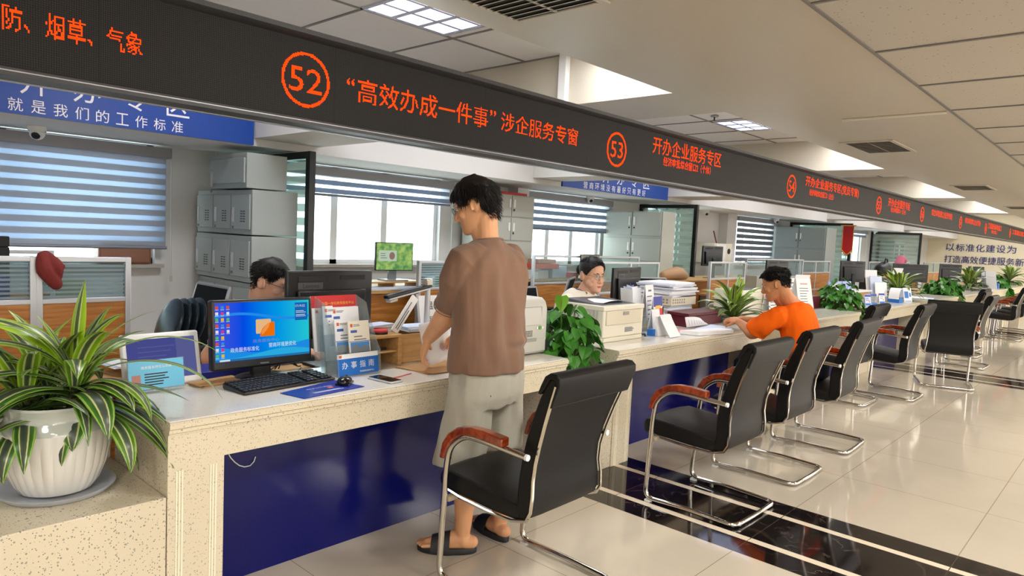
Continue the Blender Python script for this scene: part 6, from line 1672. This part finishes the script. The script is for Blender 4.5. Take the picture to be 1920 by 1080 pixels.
# --- the standing man
def man_standing():
    t = thing('person', 'man in brown T-shirt and light grey shorts standing at the first counter', 'person', (2.33, 2.27, 0))
    r = V((.994, .105, 0)); f = V((-.105, .994, 0))
    HM = hmat((2.295, 2.375, 1.632), 30, 20)
    b = B(); head_shape(b, HM)
    b.limb([(2.335, 2.305, 1.40), (2.33, 2.325, 1.47), HM @ V((0, -.028, -.07)), HM @ V((0, -.03, .0))], [.052, .056, .056, .055], 18)
    b.limb([HM @ V((0, .02, -.08)), (2.325, 2.34, 1.47)], [.045, .052], 14)
    b.loft([ering((2.32, 2.28, z), r, f, a, d) for z, a, d in ((.86, .155, .10), (1.0, .15, .10), (1.2, .165, .105), (1.33, .165, .095), (1.38, .12, .07), (1.42, .05, .045))])
    arm(b, (2.165, 2.29, 1.375), (2.203, 2.425, 1.125), (2.245, 2.622, .965), 1.2)
    arm(b, (2.51, 2.325, 1.385), (2.575, 2.44, 1.12), (2.545, 2.63, .965), 1.05)
    hand_shape(b, (2.246, 2.628, .955), (.10, .50, -.86), (-.82, .40, .30), 1, .42, 1, size=1.08)
    hand_shape(b, (2.543, 2.638, .962), (-.30, .80, -.35), (.55, .35, .75), -1, .6, 1)
    for (hx, hy), (kx, ky), (ax, ay), d in (((2.235, 2.27), (2.205, 2.32), (2.198, 2.272), (-.68, .72)), ((2.425, 2.285), (2.437, 2.30), (2.44, 2.262), (.15, .99))):
        b.limb([(hx, hy, .88), (hx*.5+kx*.5, hy*.5+ky*.5, .70), (kx, ky, .49), (kx, ky-.012, .40), (kx*.6+ax*.4, ky*.6+ay*.4-.03, .33), (ax, ay-.006, .18), (ax, ay, .09)], [.085, .075, .058, .054, .060, .042, .036], 18)
        foot(b, (ax, ay, .085), d)
    me = remeshed(b, .0042, 3); obj('body', me, M_skin, t)
    def line(tt):
        for (a, va), (c, vc) in zip(((0, .056), (.5, .056), (.9, .036), (1.25, .010), (1.5, .028), (1.8, .026), (2.02, -.030), (2.5, -.074), (PI, -.082)), ((.5, .056), (.9, .036), (1.25, .010), (1.5, .028), (1.8, .026), (2.02, -.030), (2.5, -.074), (PI, -.082), (4, -.082))):
            if a <= tt <= c: return va+(vc-va)*(tt-a)/(c-a)
        return -.09
    hb = hair_mesh(HM, line, lambda tt, z: .014+.008*max(0, min(1, (z+.02)/.08)), 3, 2600, .036, .02, .006)
    obj('hair', hb, M_hair, t)
    eyes(HM, t); glasses(HM, t, mat('dark_grey_glasses', (50, 48, 50), .3, metal=.6), False)
    # T-shirt
    b = B(); C0 = lambda z, dx=0, dy=0: (2.315+.022*(z-.86)/.6+dx, 2.272+.03*(z-.86)/.6+dy, z)
    prof = [(.862, .205, .150), (.90, .204, .149), (.97, .200, .145), (1.06, .200, .137), (1.15, .208, .136), (1.24, .219, .140), (1.32, .222, .140), (1.375, .208, .130), (1.412, .172, .115), (1.44, .125, .098), (1.462, .088, .082), (1.472, .072, .068)]
    rings = [(C0(z, 0, .02*max(0, (z-1.38)/.09)), r, f, a, d, .15 if z > 1.44 else 0) for z, a, d in prof]
    sl = [([(2.235, 2.29, 1.375), (2.165, 2.292, 1.362), (2.152, 2.33, 1.28), (2.178, 2.385, 1.185), (2.190, 2.408, 1.145)], [.085, .086, .084, .080, .078]),
          ([(2.44, 2.315, 1.375), (2.51, 2.322, 1.362), (2.545, 2.36, 1.28), (2.557, 2.41, 1.185), (2.56, 2.43, 1.145)], [.085, .086, .084, .080, .078])]
    torso_top(b, rings, sl)
    me = remeshed(b, .006, 4)
    def ex(p, nn):
        # deep vertical drapes on the back and a bunched fold above the hem
        u = (p.x-2.32)*r.x+(p.y-2.28)*r.y; k = max(0, 1-abs(p.z-1.12)/.30)
        back = max(0, -nn.y); d = .008*math.sin(u*46+p.z*5+noise.noise(p*5)*3)*k*back
        d += .012*math.exp(-((p.z-(1.005-.10*(u-.05)))/.022)**2)*max(0, min(1, (u+.05)/.12))*back
        d -= .010*math.exp(-((p.z-(.975-.10*(u-.05)))/.016)**2)*max(0, min(1, (u+.05)/.12))*back
        return d
    fold(me, .016, 7.5, 2.4, 3.3, extra=ex)
    obj('t_shirt', me, M_brown_t, t)
    b = B(); cc = V((2.335, 2.322, 1.468)); b.tube([cc+r*(.071*math.cos(a))+f*(.066*math.sin(a))+V((0, 0, -.010*math.sin(a))) for a in [2*PI*k/28 for k in range(28)]], .006, 6, closed=True); obj('collar', b, M_brown_t, t)
    for (c, nx) in (((2.190, 2.408, 1.148), V((.12, .23, -.40))), ((2.56, 2.43, 1.148), V((.03, .2, -.4)))):
        nx = nx.normalized(); u = nx.orthogonal().normalized(); w = nx.cross(u); b = B()
        for q in (0, .014): b.tube([V(c)-nx*q+u*.079*math.cos(a)+w*.079*math.sin(a) for a in [2*PI*k/28 for k in range(28)]], .0022, 5, closed=True)
        obj('sleeve_hem', b, M_brown_t, t)
    # shorts
    b = B()
    b.loft([ering((2.322, 2.278, z), r, f, a, d) for z, a, d in ((.96, .175, .125), (.9, .188, .135), (.82, .200, .142), (.75, .205, .142), (.70, .2, .13))])
    for s, (hx, hy), (kx, ky), zh in ((-1, (2.222, 2.268), (2.20, 2.315), .418), (1, (2.425, 2.288), (2.437, 2.295), .455)):
        rr = []
        for z, a in ((.80, .105), (.72, .112), (.62, .116), (.52, .118), (zh+.02, .120), (zh, .119)):
            k = (.80-z)/(.80-zh); rr.append(ering((hx+(kx-hx)*k, hy+(ky-hy)*k, z), r, f, a, a*1.02, .12 if z < .6 else 0, sq=.95))
        b.loft(rr)
    me = remeshed(b, .006, 4); fold(me, .014, 8, 2.4, 9.1, extra=lambda p, n: .005*math.sin(p.x*60+p.z*6)*max(0, 1-abs(p.z-.6)/.25)); so = obj('shorts', me, M_greyshorts, t)
    b = B(); b.tube([(2.20, 2.16, .84), (2.205, 2.148, .80), (2.215, 2.142, .765)], .003, 5); obj('pocket_seam', b, mat('dark_seam', (60, 58, 54), .9), t)
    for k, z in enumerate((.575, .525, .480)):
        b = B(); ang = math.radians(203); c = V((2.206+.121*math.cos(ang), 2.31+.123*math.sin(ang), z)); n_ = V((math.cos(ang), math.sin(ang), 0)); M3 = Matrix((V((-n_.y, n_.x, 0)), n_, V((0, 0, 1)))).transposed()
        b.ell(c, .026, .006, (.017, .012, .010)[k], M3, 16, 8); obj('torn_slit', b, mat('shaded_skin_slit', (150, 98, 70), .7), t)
    for (ax, ay), d in (((2.198, 2.272), V((-.68, .72, 0))), ((2.44, 2.262), V((.15, .99, 0)))):
        d.normalize(); s = V((-d.y, d.x, 0)); c = V((ax, ay, 0))
        out = []
        for k in range(28):
            a = 2*PI*k/28; L = .145 if math.cos(a) > 0 else .135; w = .050 if math.cos(a) > 0 else .044
            out.append(c+d*(.063+L*math.cos(a))+s*(w*math.sin(a)))
        b = B(); b.loft([[p+V((0, 0, z))+(c+d*.06-p)*q for p in out] for z, q in ((.0, .06), (.006, .0), (.022, .0), (.030, .05), (.026, .16))]); sl_ = obj('slipper', b, M_slipper, t)
        b = B(); rings = []
        for k in range(9):
            q = k/8; rings.append([c+d*(x+.03*0)+s*(.054*math.cos(PI*(1-q)))+V((0, 0, .016+.072*math.sin(PI*q)*(1-.25*(x-.06)/.08)+o)) for x, o in ((.055, 0), (.10, .0), (.142, -.004), (.142, .006), (.10, .010), (.055, .012))])
        b.loft(rings); obj('strap', b, M_slipper, sl_)
    return t
man_standing()

# --- the seated man in orange
def man_seated():
    t = thing('person', 'man in orange T-shirt sitting at the second counter, bent over an open file', 'person', (5.6, 1.95, 0))
    r = V((1, .03, 0)); f = V((-.03, 1, 0))
    HM = hmat((5.385, 2.16, 1.215), 20, 20)
    b = B(); head_shape(b, HM)
    b.limb([(5.55, 2.06, 1.02), (5.49, 2.10, 1.09), HM @ V((0, -.03, -.07)), HM @ V((0, -.03, 0))], [.08, .066, .062, .056], 18)
    b.limb([HM @ V((0, .02, -.08)), (5.48, 2.14, 1.07)], [.045, .05], 12)
    pr = [(.50, .15, .10), (.62, .15, .10), (.78, .16, .10), (.92, .165, .10), (1.0, .13, .08), (1.06, .07, .06)]
    SP = lambda z: (5.63-.10*max(0, (z-.5)/.57)**1.3, 1.93+.15*max(0, (z-.5)/.57)**1.2, z)
    b.loft([ering(SP(z), r, f, a, d) for z, a, d in pr])
    arm(b, (5.385, 2.13, .955), (5.36, 2.30, .805), (5.535, 2.505, .862), 1.05)
    arm(b, (5.67, 2.12, .955), (5.83, 2.34, .85), (5.715, 2.575, .868), 1.0)
    hand_shape(b, (5.542, 2.512, .865), (.22, .55, .06), (-.35, .15, .9), -1, .75, 1)
    hand_shape(b, (5.708, 2.585, .868), (-.55, .45, .0), (.15, .1, .95), 1, .7, 1)
    for s in (-1, 1):
        b.limb([(5.62+s*.09, 1.95, .555), (5.62+s*.10, 2.2, .565), (5.62+s*.105, 2.42, .535), (5.62+s*.10, 2.40, .38), (5.62+s*.10, 2.36, .10)], [.09, .08, .06, .055, .036], 16); foot(b, (5.62+s*.10, 2.36, .085), (s*.15, 1))
    me = remeshed(b, .0045, 3); obj('body', me, M_skin2, t)
    def line(tt):
        pts = ((0, .074), (.45, .076), (.75, .066), (1.0, .046), (1.25, .028), (1.5, .034), (1.8, .030), (2.0, -.020), (2.4, -.052), (4, -.056))
        for (a, va), (c, vc) in zip(pts[:-1], pts[1:]):
            if a <= tt <= c: return va+(vc-va)*(tt-a)/(c-a)
        return -.066
    hb = hair_mesh(HM, line, lambda tt, z: .004+.016*max(0, min(1, (z-.03)/.05)), 8, 2200, .026, .55, .004)
    obj('hair', hb, M_hair, t); eyes(HM, t)
    b = B(); prof = [(.50, .165, .11), (.57, .175, .12), (.68, .185, .13), (.80, .198, .138), (.90, .205, .135), (.955, .195, .128), (1.0, .172, .118), (1.035, .135, .105), (1.06, .09, .082), (1.072, .072, .07)]
    def SQ(z): c = SP(z); return (c[0]+.0, c[1]-.0, z)
    rings = [(SQ(z), r, f, a, d, .25 if z > .98 else .1) for z, a, d in prof]
    sl = [([(5.45, 2.10, .97), (5.38, 2.12, .955), (5.345, 2.175, .92), (5.345, 2.245, .862), (5.352, 2.277, .833)], [.076, .084, .086, .085, .084]),
          ([(5.60, 2.10, .97), (5.67, 2.11, .955), (5.735, 2.17, .93), (5.78, 2.25, .88), (5.80, 2.285, .865)], [.07, .08, .084, .082, .080])]
    torso_top(b, rings, sl); me = remeshed(b, .007, 4)
    fold(me, .016, 8, 4, 5.5, extra=lambda p, n: .006*math.sin((p.z*38+(p.x-5.5)*30))*max(0, 1-abs(p.z-.82)/.2)*max(0, -n.x)); obj('t_shirt', me, M_orange, t)
    b = B(); cc = V((5.512, 2.10, 1.068)); b.tube([cc+r*(.073*math.cos(a))+f*(.069*math.sin(a))+V((0, 0, -.022*math.sin(a))) for a in [2*PI*k/28 for k in range(28)]], .006, 6, closed=True); obj('collar', b, mat('dark_orange_rib', (170, 76, 26), .9), t)
    b = B(); b.loft([ering((5.625, 1.94, z), r, f, a, d) for z, a, d in ((.66, .17, .13), (.58, .185, .14), (.50, .18, .14), (.475, .15, .11))])
    for s in (-1, 1): b.tube(*smooth_pts([(5.62+s*.09, 1.95, .565), (5.62+s*.10, 2.2, .568), (5.62+s*.105, 2.42, .535), (5.62+s*.10, 2.42, .42), (5.62+s*.10, 2.37, .12)], [.105, .095, .078, .075, .062]), 16)
    obj('trousers', remeshed(b, .008, 3), M_navycloth, t)
    for s in (-1, 1):
        c = V((5.62+s*.10, 2.36, 0)); b = B(); b.limb([c+V((0, -.05, .045)), c+V((s*.01, .06, .045)), c+V((s*.02, .17, .036))], [.044, .046, .034], 14); obj('shoe', b, M_black, t)
man_seated()

# --- the seated woman
def woman():
    t = thing('person', 'woman with round glasses and cream top sitting behind the cream printer', 'person', (4.30, 3.3, 0))
    r = V((-.98, -.17, 0)); f = V((.17, -.98, 0))
    HM = hmat((4.315, 3.155, 1.222), 167, 5, 0, 1.04)
    b = B(); head_shape(b, HM, .96)
    b.limb([(4.295, 3.24, .98), (4.30, 3.22, 1.06), HM @ V((0, -.028, -.07)), HM @ V((0, -.03, 0))], [.075, .058, .055, .055], 16)
    b.limb([HM @ V((0, .01, -.09)), (4.30, 3.19, 1.05)], [.05, .05], 12)
    for s in (-1, 1): b.ell(HM @ V((s*.05, .045, -.055)), .022, .03, .03, HM.to_3x3(), 12, 8)
    b.loft([ering((4.285, 3.26, z), r, f, a, d) for z, a, d in ((.5, .16, .11), (.7, .15, .10), (.9, .16, .1), (1.0, .13, .08), (1.06, .06, .06))])
    arm(b, (4.10, 3.24, .98), (4.02, 3.2, .74), (4.16, 3.17, .62), .95); arm(b, (4.48, 3.28, .98), (4.58, 3.28, .75), (4.48, 3.19, .62), .95)
    hand_shape(b, (4.16, 3.17, .62), (.9, -.1, -.1), (0, 0, 1), -1, .6, 1, size=.92); hand_shape(b, (4.48, 3.19, .62), (-.8, -.2, -.1), (0, 0, 1), 1, .6, 1, size=.92)
    for s in (-1, 1): b.limb([(4.28+s*.09, 3.45, .53), (4.28+s*.09, 3.26, .54), (4.28+s*.09, 3.15, .5), (4.28+s*.09, 3.17, .1)], [.085, .075, .058, .036], 14); foot(b, (4.28+s*.09, 3.17, .085), (0, -1))
    obj('body', remeshed(b, .0045, 3), M_skin3, t)
    def line(tt):
        pts = ((0, .082), (.4, .074), (.8, .052), (1.1, .020), (1.35, -.005), (1.5, .008), (1.8, .010), (2.0, -.04), (2.5, -.075), (4, -.08))
        for (a, va), (c, vc) in zip(pts[:-1], pts[1:]):
            if a <= tt <= c: return va+(vc-va)*(tt-a)/(c-a)
        return -.08
    hb = hair_mesh(HM, line, lambda tt, z: .010+.004*max(0, min(1, z/.06)), 5, 1200, .03, -.12, .002, down=-.3)
    hb.ell(HM @ V((0, -.125, .02)), .045, .04, .045, None, 14, 10)
    obj('hair', hb, M_hair, t); eyes(HM, t); glasses(HM, t, mat('thin_gold_frame', (176, 150, 120), .25, metal=.8))
    b = B(); b.ell(HM @ V((0, .099, -.0695)), .021, .006, .0045, HM.to_3x3(), 12, 6); b.ell(HM @ V((0, .098, -.077)), .018, .006, .005, HM.to_3x3(), 12, 6); obj('lips', b, mat('lip_pink', (176, 98, 92), .4), t)
    b = B(); prof = [(.48, .20, .15), (.60, .205, .15), (.75, .205, .145), (.90, .21, .14), (1.0, .21, .13), (1.06, .175, .115), (1.088, .125, .095), (1.105, .08, .076)]
    torso_top(b, [((4.285, 3.26-.03*max(0, (z-.9)/.15), z), r, f, a, d, .1) for z, a, d in prof], [([(4.18, 3.235, 1.005), (4.095, 3.222, .985), (4.035, 3.2, .88), (4.02, 3.2, .76), (4.08, 3.19, .68), (4.14, 3.175, .635)], [.08, .082, .076, .068, .055, .045]), ([(4.40, 3.27, 1.005), (4.49, 3.28, .985), (4.56, 3.28, .88), (4.58, 3.28, .76), (4.54, 3.24, .68), (4.50, 3.2, .635)], [.08, .082, .076, .068, .055, .045])])
    me = remeshed(b, .007, 4); fold(me, .005, 8, 5, 2.1); obj('blouse', me, M_creamshirt, t)
    b = B(); cc = V((4.30, 3.21, 1.096))
    for s in (-1, 1):
        P = [cc+r*(s*.01)+f*-.078+V((0, 0, .018)), cc+r*(s*.075)+f*-.02+V((0, 0, .012)), cc+r*(s*.07)+f*.06+V((0, 0, -.012)), cc+r*(s*.012)+f*.098+V((0, 0, -.075))]
        Q = [cc+r*(s*.02)+f*-.112+V((0, 0, -.012)), cc+r*(s*.125)+f*-.02+V((0, 0, -.028)), cc+r*(s*.115)+f*.075+V((0, 0, -.06)), cc+r*(s*.018)+f*.11+V((0, 0, -.12))]
        pts = P+Q+[p+V((0, 0, .008))+(p-cc)*.03 for p in P+Q]
        b.faces(pts, [(8, 9, 13, 12), (9, 10, 14, 13), (10, 11, 15, 14), (0, 4, 5, 1), (1, 5, 6, 2), (2, 6, 7, 3), (4, 12, 13, 5), (5, 13, 14, 6), (6, 14, 15, 7), (0, 1, 9, 8), (1, 2, 10, 9), (2, 3, 11, 10), (3, 7, 15, 11), (0, 8, 12, 4)])
    b.loft([[cc+f*(.118-.0*k)+r*(q*.012)+V((0, 0, -.09-.05*k)) for q in (-1, 1)]+[cc+f*.128+r*(q*.012)+V((0, 0, -.09-.05*k)) for q in (1, -1)] for k in range(3)])
    obj('collar', b, M_browncollar, t)
    b = B()
    for s in (-1, 1): b.tube(*smooth_pts([(4.28+s*.08, 3.45, .53), (4.28+s*.09, 3.26, .545), (4.28+s*.09, 3.15, .5), (4.28+s*.09, 3.17, .12)], [.1, .09, .075, .06]), 14)
    obj('trousers', remeshed(b, .009, 3), M_navycloth, t)
woman()
office_chair('dark office chair the seated woman uses', 4.27, 3.52, 180)

# --- the clerk behind the big monitor
def clerk():
    t = thing('person', 'dark haired clerk with glasses half hidden behind the big black monitor', 'person', (1.85, 3.6, 0))
    r = V((-.74, -.67, 0)); f = V((.67, -.74, 0))
    HM = hmat((1.835, 3.455, 1.188), 222, 18, 0, .95)
    b = B(); head_shape(b, HM)
    b.limb([(1.79, 3.53, .95), (1.80, 3.50, 1.04), HM @ V((0, -.03, -.07)), HM @ V((0, -.03, 0))], [.08, .062, .06, .055], 16)
    b.limb([HM @ V((0, .02, -.08)), (1.81, 3.49, 1.02)], [.045, .05], 12)
    b.loft([ering((1.78, 3.56, z), r, f, a, d) for z, a, d in ((.5, .16, .11), (.7, .15, .1), (.88, .165, .1), (.97, .12, .08), (1.02, .06, .06))])
    arm(b, (1.91, 3.66, .95), (2.0, 3.6, .74), (2.06, 3.42, .79), 1.0); arm(b, (1.65, 3.45, .95), (1.545, 3.52, .80), (1.60, 3.33, .79), 1.05)
    hand_shape(b, (2.06, 3.42, .79), (.1, -.9, 0), (0, 0, 1), -1, .5, 1); hand_shape(b, (1.60, 3.33, .79), (.5, -.5, 0), (0, 0, 1), 1, .5, 1)
    for s in (-1, 1): b.limb([V((1.78, 3.6, .53))+r*(s*.09), V((1.78, 3.6, .54))+r*(s*.10)+f*.16, V((1.78, 3.6, .5))+r*(s*.11)+f*.30, V((1.78, 3.6, .1))+r*(s*.11)+f*.26], [.09, .08, .06, .038], 14)
    for s in (-1, 1): a = V((1.78, 3.6, .085))+r*(s*.11)+f*.26; foot(b, a, f)
    obj('body', remeshed(b, .0045, 3), M_skin3, t)
    def line(tt):
        pts = ((0, .066), (.5, .064), (.85, .050), (1.1, .024), (1.35, .008), (1.5, .028), (1.8, .028), (2.0, -.03), (2.4, -.07), (4, -.075))
        for (a, va), (c, vc) in zip(pts[:-1], pts[1:]):
            if a <= tt <= c: return va+(vc-va)*(tt-a)/(c-a)
        return -.08
    hb = hair_mesh(HM, line, lambda tt, z: .004+.012*max(0, min(1, (z-.01)/.06)), 11, 2200, .022, .4, .004)
    obj('hair', hb, M_hair, t); eyes(HM, t); glasses(HM, t, mat('black_glasses_frame', (26, 24, 26), .3), False)
    b = B(); prof = [(.48, .2, .15), (.62, .205, .15), (.76, .2, .14), (.86, .205, .135), (.93, .2, .125), (.975, .165, .11), (1.01, .115, .09), (1.03, .075, .07)]
    torso_top(b, [((1.78, 3.555, z), r, f, a, d, .1) for z, a, d in prof], [([(1.85, 3.62, .93), (1.91, 3.66, .92), (1.96, 3.64, .84), (1.985, 3.61, .78)], [.08, .083, .08, .076]), ([(1.71, 3.49, .93), (1.65, 3.45, .92), (1.60, 3.48, .86), (1.575, 3.5, .83)], [.08, .083, .08, .076])])
    me = remeshed(b, .007, 4); fold(me, .005, 8, 5, 7.1); obj('t_shirt', me, mat('dark_grey_shirt', (92, 96, 104), .9), t)
    b = B()
    for s in (-1, 1): b.tube(*smooth_pts([V((1.78, 3.6, .53))+r*(s*.08), V((1.78, 3.6, .545))+r*(s*.10)+f*.16, V((1.78, 3.6, .5))+r*(s*.11)+f*.31, V((1.78, 3.6, .12))+r*(s*.11)+f*.27], [.105, .095, .078, .062]), 14)
    obj('trousers', remeshed(b, .009, 3), mat('denim', (72, 92, 104), .9), t)
clerk()
